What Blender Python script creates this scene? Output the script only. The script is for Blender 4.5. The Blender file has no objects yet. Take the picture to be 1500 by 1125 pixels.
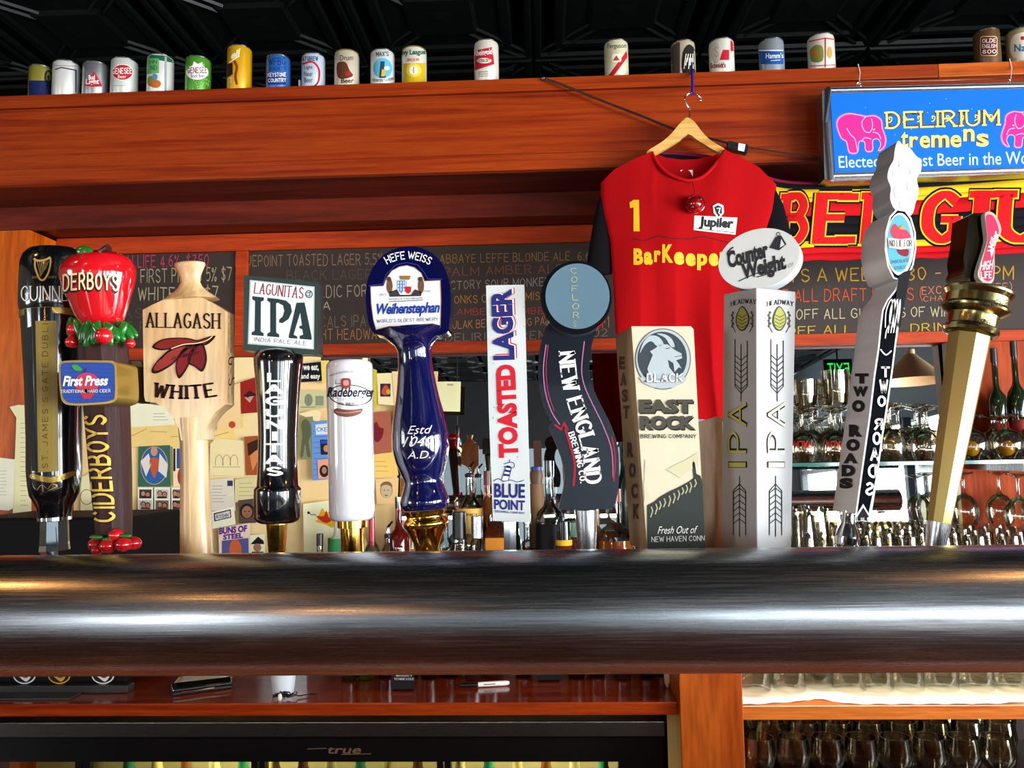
import bpy, math, random
from mathutils import Vector, Matrix
from mathutils.bvhtree import BVHTree
from mathutils.geometry import tessellate_polygon
PI = math.pi
RND = random.Random(11)

# ------------------------------------------------------------------ camera, world, lights, exposure
scene = bpy.context.scene
COL = scene.collection
F = 1170.0                               # focal length in pixels of the 1500 px wide frame
CAM = Vector((0, 0, 1.5))
M3 = (Matrix.Rotation(0.040, 3, 'Z') @ Matrix.Rotation(PI / 2 + math.radians(5.0), 3, 'X')
      @ Matrix.Rotation(-0.0155, 3, 'Z'))
cd = bpy.data.cameras.new('camera')
cd.sensor_width = 36
cd.lens = F / 1500 * 36
cd.clip_start = 0.02
cd.clip_end = 60
cam = bpy.data.objects.new('camera', cd)
cam.matrix_world = Matrix.Translation(CAM) @ M3.to_4x4()
COL.objects.link(cam)
scene.camera = cam
scene.view_settings.view_transform = 'Standard'
scene.view_settings.look = 'None'
scene.view_settings.gamma = 1
scene.view_settings.use_curve_mapping = False
scene.view_settings.exposure = 0.0
scene.cycles.max_bounces = 10
scene.cycles.diffuse_bounces = 3
scene.cycles.glossy_bounces = 5
scene.cycles.transmission_bounces = 6
scene.cycles.transparent_max_bounces = 24
scene.cycles.sample_clamp_indirect = 6
scene.cycles.caustics_reflective = False
scene.cycles.caustics_refractive = False

w = bpy.data.worlds.new('world')
scene.world = w
w.use_nodes = True
w.node_tree.nodes['Background'].inputs[0].default_value = (0.62, 0.8, 1.0, 1)
w.node_tree.nodes['Background'].inputs[1].default_value = 3.0


def area(name, loc, size, rot, power, color):
    l = bpy.data.lights.new(name, 'AREA')
    l.shape = 'RECTANGLE'
    l.size, l.size_y = size
    l.energy = power
    l.color = color
    o = bpy.data.objects.new(name, l)
    o.location = loc
    o.rotation_euler = rot
    COL.objects.link(o)
    return o


DAY = (0.93, 0.97, 1.0)
# daylight of the street windows behind the photographer and along the right-hand wall
for wy, ww in ((-5.6, 1.4), (-3.75, 1.5), (-1.8, 1.6), (0.1, 1.5)):
    area('daylight_side_window', (3.7, wy, 1.35), (1.7, ww), (0, PI / 2, 0), (80 if wy < -3 else 215) * ww, DAY)
area('daylight_street_window', (2.45, -6.9, 1.35), (1.5, 1.7), (PI / 2, 0, 0), 60, DAY)
area('daylight_door', (-3.9, -6.9, 1.4), (0.7, 2.0), (PI / 2, 0, 0), 110, DAY)
area('daylight_left_window', (-5.9, -2.0, 1.7), (1.4, 2.0), (0, -PI / 2, 0), 90, DAY)
WARM = (1.0, 0.80, 0.52)
# added fill under the pipe, no real lamp there, to brighten the counter
area('well_fill_left', (-0.8, 0.868, 1.283), (2.4, 0.02), (math.radians(50), 0, 0), 7, (1, .93, .84))
area('well_fill_right', (1.1, 0.868, 1.283), (1.3, 0.02), (math.radians(52), 0, 0), 7, (1, .95, .88))
area('shelf_fill', (1.3, 2.175, 1.228), (1.6, 0.04), (math.radians(-14), 0, 0), 14, (1, .95, .85))  # added fill below the middle shelf, whitens the liner

# ------------------------------------------------------------------ helpers: pixels of the photograph to points in the bar


def ray(px, py):
    return M3 @ Vector(((px - 750) / F, -(py - 562.5) / F, -1))


FWD = M3 @ Vector((0, 0, -1))


def at(px, py, D):
    d = ray(px, py)
    return CAM + d * ((D - CAM.y) / d.y)


def at_x(px, py, X):
    d = ray(px, py)
    return CAM + d * ((X - CAM.x) / d.x)


def at_z(px, py, Z):
    d = ray(px, py)
    return CAM + d * ((Z - CAM.z) / d.z)


def mpp(p):                              # metres per pixel at a point
    return (p - CAM).dot(FWD) / F


# ------------------------------------------------------------------ materials
MATS = {}


def lin(h):
    h = h.lstrip('#')
    r = []
    for i in (0, 2, 4):
        c = int(h[i:i + 2], 16) / 255
        r.append(c / 12.92 if c <= 0.04045 else ((c + 0.055) / 1.055) ** 2.4)
    return (*r, 1)


def new_mat(name):
    m = bpy.data.materials.new(name)
    m.use_nodes = True
    nt = m.node_tree
    return m, nt, nt.nodes['Principled BSDF']


def noise(nt, scale, sx=1, sy=1, sz=1, detail=4, obj=True):
    tc = nt.nodes.new('ShaderNodeTexCoord')
    mp = nt.nodes.new('ShaderNodeMapping')
    mp.inputs['Scale'].default_value = (sx, sy, sz)
    n = nt.nodes.new('ShaderNodeTexNoise')
    n.inputs['Scale'].default_value = scale
    n.inputs['Detail'].default_value = detail
    nt.links.new(tc.outputs['Object'], mp.inputs[0])
    nt.links.new(mp.outputs[0], n.inputs['Vector'])
    return n


def ramp(nt, src, stops):
    r = nt.nodes.new('ShaderNodeValToRGB')
    el = r.color_ramp.elements
    while len(el) < len(stops):
        el.new(0.5)
    for e, (p, c) in zip(el, stops):
        e.position = p
        e.color = lin(c) if isinstance(c, str) else (c, c, c, 1)
    nt.links.new(src, r.inputs[0])
    return r


def bump(nt, b, src, strength, dist=0.001):
    n = nt.nodes.new('ShaderNodeBump')
    n.inputs['Strength'].default_value = strength
    n.inputs['Distance'].default_value = dist
    nt.links.new(src, n.inputs['Height'])
    nt.links.new(n.outputs[0], b.inputs['Normal'])


def pm(hexc, rough=0.5, metal=0.0, coat=0.0, var=0.12, scale=40, bmp=0.0, emit=0.0, sx=1, sy=1, sz=1, spec=0.5, ior=None):
    """plain surface with fine mottling"""
    key = ('pm', hexc, rough, metal, coat, var, scale, bmp, emit, sx, sy, sz, spec)
    if key in MATS:
        return MATS[key]
    m, nt, b = new_mat('paint_' + hexc.strip('#'))
    c = lin(hexc)
    n = noise(nt, scale, sx, sy, sz)
    mx = nt.nodes.new('ShaderNodeMix')
    mx.data_type = 'RGBA'
    mx.inputs[6].default_value = c
    mx.inputs[7].default_value = (*[x * (1 - 2 * var) for x in c[:3]], 1)
    nt.links.new(n.outputs['Fac'], mx.inputs[0])
    nt.links.new(mx.outputs[2], b.inputs['Base Color'])
    b.inputs['Roughness'].default_value = rough
    b.inputs['Metallic'].default_value = metal
    b.inputs['Coat Weight'].default_value = coat
    b.inputs['Coat Roughness'].default_value = 0.04
    b.inputs['Specular IOR Level'].default_value = spec
    if emit:
        nt.links.new(mx.outputs[2], b.inputs['Emission Color'])
        b.inputs['Emission Strength'].default_value = emit
    if bmp:
        bump(nt, b, n.outputs['Fac'], bmp)
    MATS[key] = m
    return m


def wood(dark, mid, light, axis='x', rough=0.35, coat=0.3, scale=5.0, stretch=14.0, bmp=0.15):
    key = ('wood', dark, mid, light, axis, rough, coat, scale, stretch)
    if key in MATS:
        return MATS[key]
    m, nt, b = new_mat('wood_' + axis)
    s = {'x': (1, stretch, stretch), 'y': (stretch, 1, stretch), 'z': (stretch, stretch, 1)}[axis]
    n1 = noise(nt, scale * 0.3, *s, detail=6)
    n1.inputs['Distortion'].default_value = 0.6
    n2 = noise(nt, scale * 1.6, *[v * 1.5 for v in s], detail=3)
    r = ramp(nt, n1.outputs['Fac'], [(0.28, dark), (0.45, mid), (0.58, light), (0.72, mid)])
    mx = nt.nodes.new('ShaderNodeMix')
    mx.data_type = 'RGBA'
    mx.blend_type = 'MULTIPLY'
    mx.inputs[0].default_value = 0.55
    r2 = ramp(nt, n2.outputs['Fac'], [(0.3, 0.45), (0.62, 1.0)])
    nt.links.new(r.outputs[0], mx.inputs[6])
    nt.links.new(r2.outputs[0], mx.inputs[7])
    nt.links.new(mx.outputs[2], b.inputs['Base Color'])
    b.inputs['Roughness'].default_value = rough
    b.inputs['Coat Weight'].default_value = coat
    b.inputs['Specular IOR Level'].default_value = 0.25
    b.inputs['Coat Roughness'].default_value = 0.15
    bump(nt, b, n2.outputs['Fac'], bmp)
    MATS[key] = m
    return m


def metal(hexc, rough=0.18, streak=0.25, axis='x', scale=30):
    key = ('metal', hexc, rough, streak, axis, scale)
    if key in MATS:
        return MATS[key]
    m, nt, b = new_mat('metal_' + hexc.strip('#'))
    s = {'x': (1, 60, 60), 'z': (60, 60, 1), 'n': (1, 1, 1)}[axis]
    n = noise(nt, scale, *s, detail=5)
    b.inputs['Base Color'].default_value = lin(hexc)
    b.inputs['Metallic'].default_value = 1
    r = ramp(nt, n.outputs['Fac'], [(0.3, max(0.02, rough - streak * 0.5)), (0.75, rough + streak * 0.5)])
    nt.links.new(r.outputs[0], b.inputs['Roughness'])
    bump(nt, b, n.outputs['Fac'], 0.08, 0.0004)
    MATS[key] = m
    return m


def glass(tint='#F4FAF8', refl=0.95, base=0.05, rough=0.02):
    """thin glass: clear towards the eye, mirror-like at grazing angles"""
    key = ('glass', tint, refl, base)
    if key in MATS:
        return MATS[key]
    m = bpy.data.materials.new('glass_' + tint.strip('#'))
    m.use_nodes = True
    nt = m.node_tree
    nt.nodes.remove(nt.nodes['Principled BSDF'])
    out = nt.nodes['Material Output']
    tr = nt.nodes.new('ShaderNodeBsdfTransparent')
    tr.inputs[0].default_value = lin(tint)
    gl = nt.nodes.new('ShaderNodeBsdfGlossy')
    gl.inputs['Roughness'].default_value = rough
    lw = nt.nodes.new('ShaderNodeLayerWeight')
    lw.inputs['Blend'].default_value = 0.35
    r = nt.nodes.new('ShaderNodeMapRange')
    r.inputs['From Min'].default_value = 0.0
    r.inputs['To Min'].default_value = base
    r.inputs['To Max'].default_value = refl
    nt.links.new(lw.outputs['Fresnel'], r.inputs['Value'])
    mx = nt.nodes.new('ShaderNodeMixShader')
    nt.links.new(r.outputs[0], mx.inputs[0])
    nt.links.new(tr.outputs[0], mx.inputs[1])
    nt.links.new(gl.outputs[0], mx.inputs[2])
    nt.links.new(mx.outputs[0], out.inputs[0])
    MATS[key] = m
    return m


# ------------------------------------------------------------------ mesh building


class MB:
    def __init__(s):
        s.v, s.f, s.m, s.mats = [], [], [], []

    def mi(s, mat):
        if mat not in s.mats:
            s.mats.append(mat)
        return s.mats.index(mat)

    def add(s, vs, fs, mat):
        b = len(s.v)
        i = s.mi(mat)
        s.v += [Vector(v) for v in vs]
        for f in fs:
            s.f.append([b + k for k in f])
            s.m.append(i)
        return s

    def box(s, a, b, mat):
        (x0, y0, z0), (x1, y1, z1) = a, b
        x0, x1 = min(x0, x1), max(x0, x1)
        y0, y1 = min(y0, y1), max(y0, y1)
        z0, z1 = min(z0, z1), max(z0, z1)
        vs = [(x0, y0, z0), (x1, y0, z0), (x1, y1, z0), (x0, y1, z0), (x0, y0, z1), (x1, y0, z1), (x1, y1, z1), (x0, y1, z1)]
        return s.add(vs, [(3, 2, 1, 0), (4, 5, 6, 7), (0, 1, 5, 4), (1, 2, 6, 5), (2, 3, 7, 6), (3, 0, 4, 7)], mat)

    def prism(s, pts, ext, mat, side=None):
        """pts: 3D outline, counter-clockwise seen from the camera; extruded by ext"""
        n = len(pts)
        e = Vector(ext)
        area2 = sum(pts[i].x * pts[(i + 1) % n].z - pts[(i + 1) % n].x * pts[i].z for i in range(n))
        if area2 < 0:
            pts = pts[::-1]
        vs = list(pts) + [p + e for p in pts]
        s.add(vs, [list(range(n)), list(range(2 * n - 1, n - 1, -1))], mat)
        return s.add(vs, [(i, i + n, (i + 1) % n + n, (i + 1) % n) for i in range(n)], side or mat)

    def rings(s, rings, mat, cap0=True, cap1=True, closed=True):
        n = len(rings[0])
        vs = [p for r in rings for p in r]
        fs = []
        for j in range(len(rings) - 1):
            for i in range(n if closed else n - 1):
                a, b = j * n + i, j * n + (i + 1) % n
                fs.append((a, b, b + n, a + n))
        if cap0:
            fs.append(list(range(n - 1, -1, -1)))
        if cap1:
            k = (len(rings) - 1) * n
            fs.append([k + i for i in range(n)])
        return s.add(vs, fs, mat)

    def lathe(s, prof, mat, seg=24, cx=0, cy=0, cap0=True, cap1=True, sq=1.0, rot=0.0, p=1.0):
        """prof: (z, r), bottom to top, about a vertical axis"""
        rg = []
        for z, r in prof:
            rg.append([Vector((cx + r * math.cos(2 * PI * (i + rot) / seg), cy + sq * r * math.sin(2 * PI * (i + rot) / seg), z)) for i in range(seg)])
        return s.rings(rg, mat, cap0, cap1)

    def ball(s, c, r, mat, seg=16, rg=10, sx=1, sy=1, sz=1, R=None):
        c = Vector(c)
        vs = []
        for j in range(1, rg):
            a = PI * j / rg
            for i in range(seg):
                b = 2 * PI * i / seg
                vs.append(Vector((sx * r * math.sin(a) * math.cos(b), sy * r * math.sin(a) * math.sin(b), -sz * r * math.cos(a))))
        vs += [Vector((0, 0, -sz * r)), Vector((0, 0, sz * r))]
        if R:
            vs = [R @ v for v in vs]
        vs = [c + v for v in vs]
        k = (rg - 1) * seg
        fs = [(j * seg + i, j * seg + (i + 1) % seg, (j + 1) * seg + (i + 1) % seg, (j + 1) * seg + i) for j in range(rg - 2) for i in range(seg)]
        fs += [(k, (i + 1) % seg, i) for i in range(seg)] + [(k + 1, (rg - 2) * seg + i, (rg - 2) * seg + (i + 1) % seg) for i in range(seg)]
        return s.add(vs, fs, mat)

    def tube(s, pts, r, mat, seg=8, caps=True):
        pts = [Vector(p) for p in pts]
        rg = []
        up = Vector((0, 0, 1))
        for i, p in enumerate(pts):
            t = (pts[min(i + 1, len(pts) - 1)] - pts[max(i - 1, 0)]).normalized()
            a = t.cross(up)
            if a.length < 0.05:
                a = t.cross(Vector((0, 1, 0)))
            a.normalize()
            b = a.cross(t)
            rr = r[i] if isinstance(r, (list, tuple)) else r
            rg.append([p + a * rr * math.cos(2 * PI * k / seg) + b * rr * math.sin(2 * PI * k / seg) for k in range(seg)])
        return s.rings(rg, mat, caps, caps)

    def build(s, name, parent=None, smooth=35, bevel=0.0, bseg=2, origin=None):
        org = Vector(origin) if origin is not None else (wloc(parent) if parent else Vector((0, 0, 0)))
        me = bpy.data.meshes.new(name)
        me.from_pydata([v - org for v in s.v], [], s.f)
        for m in s.mats:
            me.materials.append(m)
        me.polygons.foreach_set('material_index', s.m)
        me.validate()
        if smooth:
            me.shade_smooth()
            me.set_sharp_from_angle(angle=math.radians(smooth))
        o = bpy.data.objects.new(name, me)
        COL.objects.link(o)
        if parent:
            o.parent = parent
            o.location = org - wloc(parent)
        else:
            o.location = org
        if bevel:
            b = o.modifiers.new('bevel', 'BEVEL')
            b.width = bevel
            b.segments = bseg
            b.limit_method = 'ANGLE'
            b.harden_normals = bool(smooth)
            b.angle_limit = math.radians(40)
        WV[o.name] = ([v.copy() for v in s.v], [list(f) for f in s.f])
        return o


WV = {}


def wloc(o):
    p = Vector(o.location)
    while o.parent:
        o = o.parent
        p += Vector(o.location)
    return p


def thing(name, loc, label, cat, group=None):
    o = bpy.data.objects.new(name, None)
    o.empty_display_size = 0.02
    COL.objects.link(o)
    o.location = loc
    return tag(o, label, cat, group)


def tag(o, label, cat, group=None, kind=None):
    o['label'] = label
    o['category'] = cat
    if group:
        o['group'] = group
    if kind:
        o['kind'] = kind
    return o


def struct(o):
    o['kind'] = 'structure'
    return o


def empty_struct(name, loc=(0, 0, 0)):
    o = bpy.data.objects.new(name, None)
    COL.objects.link(o)
    o.location = loc
    o['kind'] = 'structure'
    return o


def dup(src, loc, label=None, rz=0.0):
    r = src.copy()
    COL.objects.link(r)
    r.location = loc
    r.rotation_euler = (0, 0, rz)
    if label:
        r['label'] = label
    for ch in list(src.children):
        c = ch.copy()
        COL.objects.link(c)
        c.parent = r
        for g in list(ch.children):
            d = g.copy()
            COL.objects.link(d)
            d.parent = c
    return r


def lathe_px(D, axis, prof, mat, seg=40, sq=1.0, cap=True, rot=0.0, mb=None):
    """axis ((x_bottom, y_bottom), (x_top, y_top)) and prof [(y, half width)], all in pixels, turned about an axis on the plane y = D"""
    (xb, yb), (xt, yt) = axis
    prof = sorted(prof, key=lambda q: -q[0]) if prof[0][0] != prof[-1][0] else prof
    mb = mb or MB()
    rg = []
    ax = (at(xt, yt, D) - at(xb, yb, D)).normalized()
    e1 = Vector((0, 1, 0)).cross(ax).normalized()
    e2 = Vector((0, 1, 0))
    for py, hw in prof:
        cx = xb + (xt - xb) * (py - yb) / (yt - yb)
        c = at(cx, py, D)
        r = hw * mpp(c)
        rg.append([c + e1 * r * math.cos(2 * PI * (i + rot) / seg) - e2 * sq * r * math.sin(2 * PI * (i + rot) / seg) for i in range(seg)])
    return mb.rings(rg, mat, cap, cap)


def outline(pts, D, dx=0.0):
    return [at(x, y, D) for x, y in pts]


def smoothpts(P, n=6, closed=False):
    """Catmull-Rom through the points"""
    out = []
    N = len(P)
    rng = range(N) if closed else range(N - 1)
    for i in rng:
        if closed:
            p0, p1, p2, p3 = P[(i - 1) % N], P[i], P[(i + 1) % N], P[(i + 2) % N]
        else:
            p0, p1, p2, p3 = P[max(i - 1, 0)], P[i], P[i + 1], P[min(i + 2, N - 1)]
        for k in range(n):
            t = k / n
            out.append(tuple(0.5 * (2 * b + (c - a) * t + (2 * a - 5 * b + 4 * c - d) * t * t + (3 * b - a - 3 * c + d) * t ** 3)
                             for a, b, c, d in zip(p0, p1, p2, p3)))
    if not closed:
        out.append(tuple(P[-1]))
    return out


def ell(cx, cy, rx, ry, n=40, a0=0, a1=360, rot=0):
    r = math.radians(rot)
    o = []
    for i in range(n if a1 - a0 >= 360 else n + 1):
        a = math.radians(a0 + (a1 - a0) * i / n)
        x, y = rx * math.cos(a), ry * math.sin(a)
        o.append((cx + x * math.cos(r) - y * math.sin(r), cy + x * math.sin(r) + y * math.cos(r)))
    return o


def rrect(x0, y0, x1, y1, r, n=5):
    o = []
    for cx, cy, a in ((x1 - r, y0 + r, -90), (x1 - r, y1 - r, 0), (x0 + r, y1 - r, 90), (x0 + r, y0 + r, 180)):
        for i in range(n + 1):
            t = math.radians(a + 90 * i / n)
            o.append((cx + r * math.cos(t), cy + r * math.sin(t)))
    return o


# ------------------------------------------------------------------ lettering
GLY = {
    'A': ['0,0 2,6 4,0', '.8,2 3.2,2'], 'B': ['0,0 0,6', '~0,6 2.2,6 3.3,4.7 2.2,3.2 0,3.2', '~0,3.2 2.5,3.2 3.8,1.6 2.5,0 0,0'],
    'C': ['~3.8,4.9 2.2,6 .5,4.8 .1,3 .5,1.2 2.2,0 3.8,1.1'], 'D': ['0,0 0,6', '~0,6 2,6 3.5,4.8 3.9,3 3.5,1.2 2,0 0,0'],
    'E': ['3.5,6 0,6 0,0 3.6,0', '0,3.1 2.8,3.1'], 'F': ['3.5,6 0,6 0,0', '0,3.1 2.8,3.1'],
    'G': ['~3.8,5 2.2,6 .5,4.8 .1,3 .5,1.2 2.2,0 3.8,.9', '3.8,.9 3.8,2.7 2.3,2.7'], 'H': ['0,0 0,6', '4,0 4,6', '0,3.1 4,3.1'],
    'I': ['.3,0 .3,6'], 'J': ['~2.8,6 2.8,2 2.4,.4 1.2,0 0,1'], 'K': ['0,0 0,6', '3.7,6 0,2.6', '1.3,3.6 3.9,0'], 'L': ['0,6 0,0 3.4,0'],
    'M': ['0,0 0,6 2.3,1.5 4.6,6 4.6,0'], 'N': ['0,0 0,6 4,0 4,6'], 'O': ['~2,6 .5,4.8 .1,3 .5,1.2 2,0 3.5,1.2 3.9,3 3.5,4.8 2,6'],
    'P': ['0,0 0,6', '~0,6 2.4,6 3.6,4.5 2.4,2.9 0,2.9'], 'Q': ['~2,6 .5,4.8 .1,3 .5,1.2 2,0 3.5,1.2 3.9,3 3.5,4.8 2,6', '2.6,1.6 4.1,-.4'],
    'R': ['0,0 0,6', '~0,6 2.4,6 3.6,4.6 2.4,3.1 0,3.1', '1.8,3.1 3.9,0'], 'S': ['~3.6,5 2,6 .4,5 .7,3.7 2,3 3.4,2.2 3.6,.9 2,0 .1,1'],
    'T': ['0,6 4,6', '2,6 2,0'], 'U': ['~0,6 0,3 .3,1 2,0 3.7,1 4,3 4,6'], 'V': ['0,6 2,0 4,6'], 'W': ['0,6 1.4,0 2.8,5 4.2,0 5.6,6'],
    'X': ['0,0 4,6', '0,6 4,0'], 'Y': ['0,6 2,3 4,6', '2,3 2,0'], 'Z': ['0,6 3.8,6 0,0 4,0'],
    '0': ['~1.8,6 .4,4.8 .1,3 .4,1.2 1.8,0 3.2,1.2 3.5,3 3.2,4.8 1.8,6'], '1': ['.2,4.6 1.4,6 1.4,0'], '2': ['~.2,4.8 1.6,6 3.3,4.7 2.6,2.8 0,0', '0,0 3.6,0'],
    '3': ['~.3,5.4 2,6 3.2,4.7 1.4,3.2', '~1.4,3.2 3.5,1.8 2,0 .2,.8'], '4': ['2.8,0 2.8,6 0,1.8 3.8,1.8'], '5': ['3.3,6 .6,6 .4,3.4', '~.4,3.4 2.6,3.6 3.4,1.8 2,0 .2,.6'],
    '6': ['~3,6 .9,4.4 .2,2 1.8,0 3.4,1.8 1.9,3.3 .4,2.4'], '7': ['0,6 3.6,6 1.2,0'], '8': ['~1.8,6 .4,4.6 1.8,3.2 3.6,1.5 1.8,0 0,1.5 1.8,3.2 3.2,4.6 1.8,6'],
    '9': ['~3.2,4 1.6,2.8 .2,4.4 1.8,6 3.3,4.4 2.6,0'], '-': ['.4,3 2.6,3'], '.': ['.2,0 .2,.5'], "'": ['.3,5 .3,6.2'], '%': ['0,0 3.6,6', '~.6,6 0,5 .7,4.3 1.2,5.1 .6,6', '~3,1.8 2.4,.8 3,0 3.7,.9 3,1.8'],
    '$': ['~3.4,4.8 1.8,5.6 .4,4.6 1.8,3 3.4,1.6 1.8,.4 .2,1.2', '1.8,6.6 1.8,-.6'], ':': ['.2,1 .2,1.5', '.2,4 .2,4.5'], '(': ['~1.6,7 .3,5 .3,1.5 1.6,-.8'],
    ')': ['~0,7 1.3,5 1.3,1.5 0,-.8'], '/': ['0,-.3 2.4,6.3'], '&': ['~3.8,0 .9,4.6 1.8,6 2.6,4.6 .3,1.6 1.5,0 3.8,2.4'], ',': ['.4,.4 .1,-.8'],
}


def ribbon(P, wf):
    n = len(P)
    L, Rr = [], []
    for i in range(n):
        a, b = P[max(i - 1, 0)], P[min(i + 1, n - 1)]
        dx, dy = b[0] - a[0], b[1] - a[1]
        l = math.hypot(dx, dy) or 1
        dx, dy = dx / l, dy / l
        if 0 < i < n - 1:
            x1, y1 = P[i][0] - a[0], P[i][1] - a[1]
            l1 = math.hypot(x1, y1) or 1
            c = max(0.5, abs((x1 * dx + y1 * dy) / l1))
        else:
            c = 1
        w_ = wf(dx, dy) / 2 / c
        L.append((P[i][0] - dy * w_, P[i][1] + dx * w_))
        Rr.append((P[i][0] + dy * w_, P[i][1] - dx * w_))
    return L + Rr, [(i, i + n, i + 1 + n, i + 1) for i in range(n - 1)]


def strokes(s, thick=0.7, thin=None, serif=0.0, jit=0.0, gap=1.1, grow=0.0):
    """lettering drawn stroke by stroke; returns verts, faces, box"""
    thin = thick if thin is None else thin
    V, Fc = [], []
    x = 0.0
    for ch in s:
        if ch == ' ':
            x += 2.6
            continue
        ss = []
        mx = 0
        for st in GLY[ch]:
            sm = st[0] == '~'
            P = [tuple(float(q) for q in p.split(',')) for p in st.lstrip('~').split()]
            if jit:
                P = [(a + RND.uniform(-jit, jit), b + RND.uniform(-jit, jit)) for a, b in P]
            mx = max(mx, max(a for a, b in P))
            ss.append((P, sm))
        dyj = RND.uniform(-jit, jit)
        for P, sm in ss:
            ends = [P[0], P[-1]] if not sm else [P[0]] if ch in 'CGSU' else []
            if sm:
                P = smoothpts(P, 5)
            # split sharp corners so every stroke keeps its width
            chunks = [P] if sm else [[P[i], P[i + 1]] for i in range(len(P) - 1)]
            for c in chunks:
                if not sm and len(c) == 2:      # let corners meet
                    (a, b), (a2, b2) = c
                    l = math.hypot(a2 - a, b2 - b) or 1
                    e = 0.0 if l == 0 else min(thick, thin) * 0.45 / l
                    c = [(a - (a2 - a) * e, b - (b2 - b) * e), (a2 + (a2 - a) * e, b2 + (b2 - b) * e)]
                v, f = ribbon([(x + p, q + dyj) for p, q in c], lambda dx, dy: thin + (thick - thin) * abs(dy) + grow)
                k = len(V)
                V += v
                Fc += [tuple(k + i for i in t) for t in f]
            if serif:
                for (a, b) in ends:
                    if b > 5.5 or b < 0.5:
                        h = max(thin, 0.3) * 0.5 + grow / 2
                        w2 = thick / 2 + serif + grow / 2
                        yy = b - (h * 0.2 if b > 3 else -h * 0.2) + dyj
                        k = len(V)
                        V += [(x + a - w2, yy - h), (x + a + w2, yy - h), (x + a + w2, yy + h), (x + a - w2, yy + h)]
                        Fc.append((k, k + 1, k + 2, k + 3))
        x += mx + gap + thick * 0.6
    return V, Fc, (-thick / 2 - grow / 2, -thin / 2 - grow / 2, x - gap - thick * 0.1 + grow / 2, 6 + thin / 2 + grow / 2)


TXT = {}


def ftext(s, bold=0.0, ls=1.0):
    """type set in Blender's own typeface"""
    key = (s, bold, ls)
    if key not in TXT:
        c = bpy.data.curves.new('t', 'FONT')
        c.body = s
        c.size = 1
        c.offset = bold
        c.space_character = ls
        c.resolution_u = 3
        o = bpy.data.objects.new('t', c)
        COL.objects.link(o)
        dg = bpy.context.evaluated_depsgraph_get()
        dg.update()
        me = bpy.data.meshes.new_from_object(o.evaluated_get(dg))
        V = [(v.co.x, v.co.y) for v in me.vertices]
        Fc = [tuple(p.vertices) for p in me.polygons]
        bpy.data.objects.remove(o)
        bpy.data.meshes.remove(me)
        bpy.data.curves.remove(c)
        xs, ys = [v[0] for v in V], [v[1] for v in V]
        TXT[key] = (V, Fc, (min(xs), min(ys), max(xs), max(ys)))
    return TXT[key]


def quad(TL, TR, BR, BL):
    def f(u, v):
        t = [(1 - v) * ((1 - u) * BL[i] + u * BR[i]) + v * ((1 - u) * TL[i] + u * TR[i]) for i in (0, 1)]
        return tuple(t)
    return f


def box(x0, y0, x1, y1, rise=0.0, sh=0.0):
    """rise: how far the right end sits above the left; sh: slant"""
    return quad((x0 + sh, y0), (x1 + sh, y0 - rise), (x1, y1 - rise), (x0, y1))


def up(x0, y0, x1, y1):
    """text that reads upwards"""
    return quad((x0, y1), (x0, y0), (x1, y0), (x1, y1))


def down(x0, y0, x1, y1):
    return quad((x1, y0), (x1, y1), (x0, y1), (x0, y0))


def arc(cx, cy, r, h, a0, a1):
    """text standing on a circle; angles in degrees, 90 = top"""
    def f(u, v):
        a = math.radians(a0 + (a1 - a0) * u)
        rr = r + h * v if a0 > a1 else r - h * v
        return (cx + rr * math.cos(a), cy - rr * math.sin(a))
    return f


def along(P, h, n=10):
    """text along a pixel path; its feet on the path, its top towards the left of travel"""
    Q = smoothpts(P, n)
    S = [0]
    for a, b in zip(Q, Q[1:]):
        S.append(S[-1] + math.hypot(b[0] - a[0], b[1] - a[1]))

    def f(u, v):
        d = u * S[-1]
        i = min(max(k for k in range(len(S)) if S[k] <= d + 1e-9), len(Q) - 2) if d > 0 else 0
        t = (d - S[i]) / ((S[i + 1] - S[i]) or 1)
        a, b = Q[i], Q[i + 1]
        j0, j1 = Q[max(i - 2, 0)], Q[min(i + 3, len(Q) - 1)]
        dx, dy = j1[0] - j0[0], j1[1] - j0[1]
        l = math.hypot(dx, dy) or 1
        return (a[0] + (b[0] - a[0]) * t + dy / l * h * v, a[1] + (b[1] - a[1]) * t - dx / l * h * v)
    return f


def plane_y(D):
    return lambda px, py: (at(px, py, D), Vector((0, -1, 0)))


def on(*objs):
    """surface finder: drops a pixel onto the given meshes"""
    V, Fc = [], []
    for o in objs:
        v, f = WV[o.name]
        k = len(V)
        V += v
        Fc += [[k + i for i in t] for t in f]
    bv = BVHTree.FromPolygons(V, Fc)

    def f(px, py):
        d = ray(px, py).normalized()
        h, n, i, dist = bv.ray_cast(CAM, d)
        if h is None:
            return None
        if n.dot(d) > 0:
            n = -n
        return h, n
    return f


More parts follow.
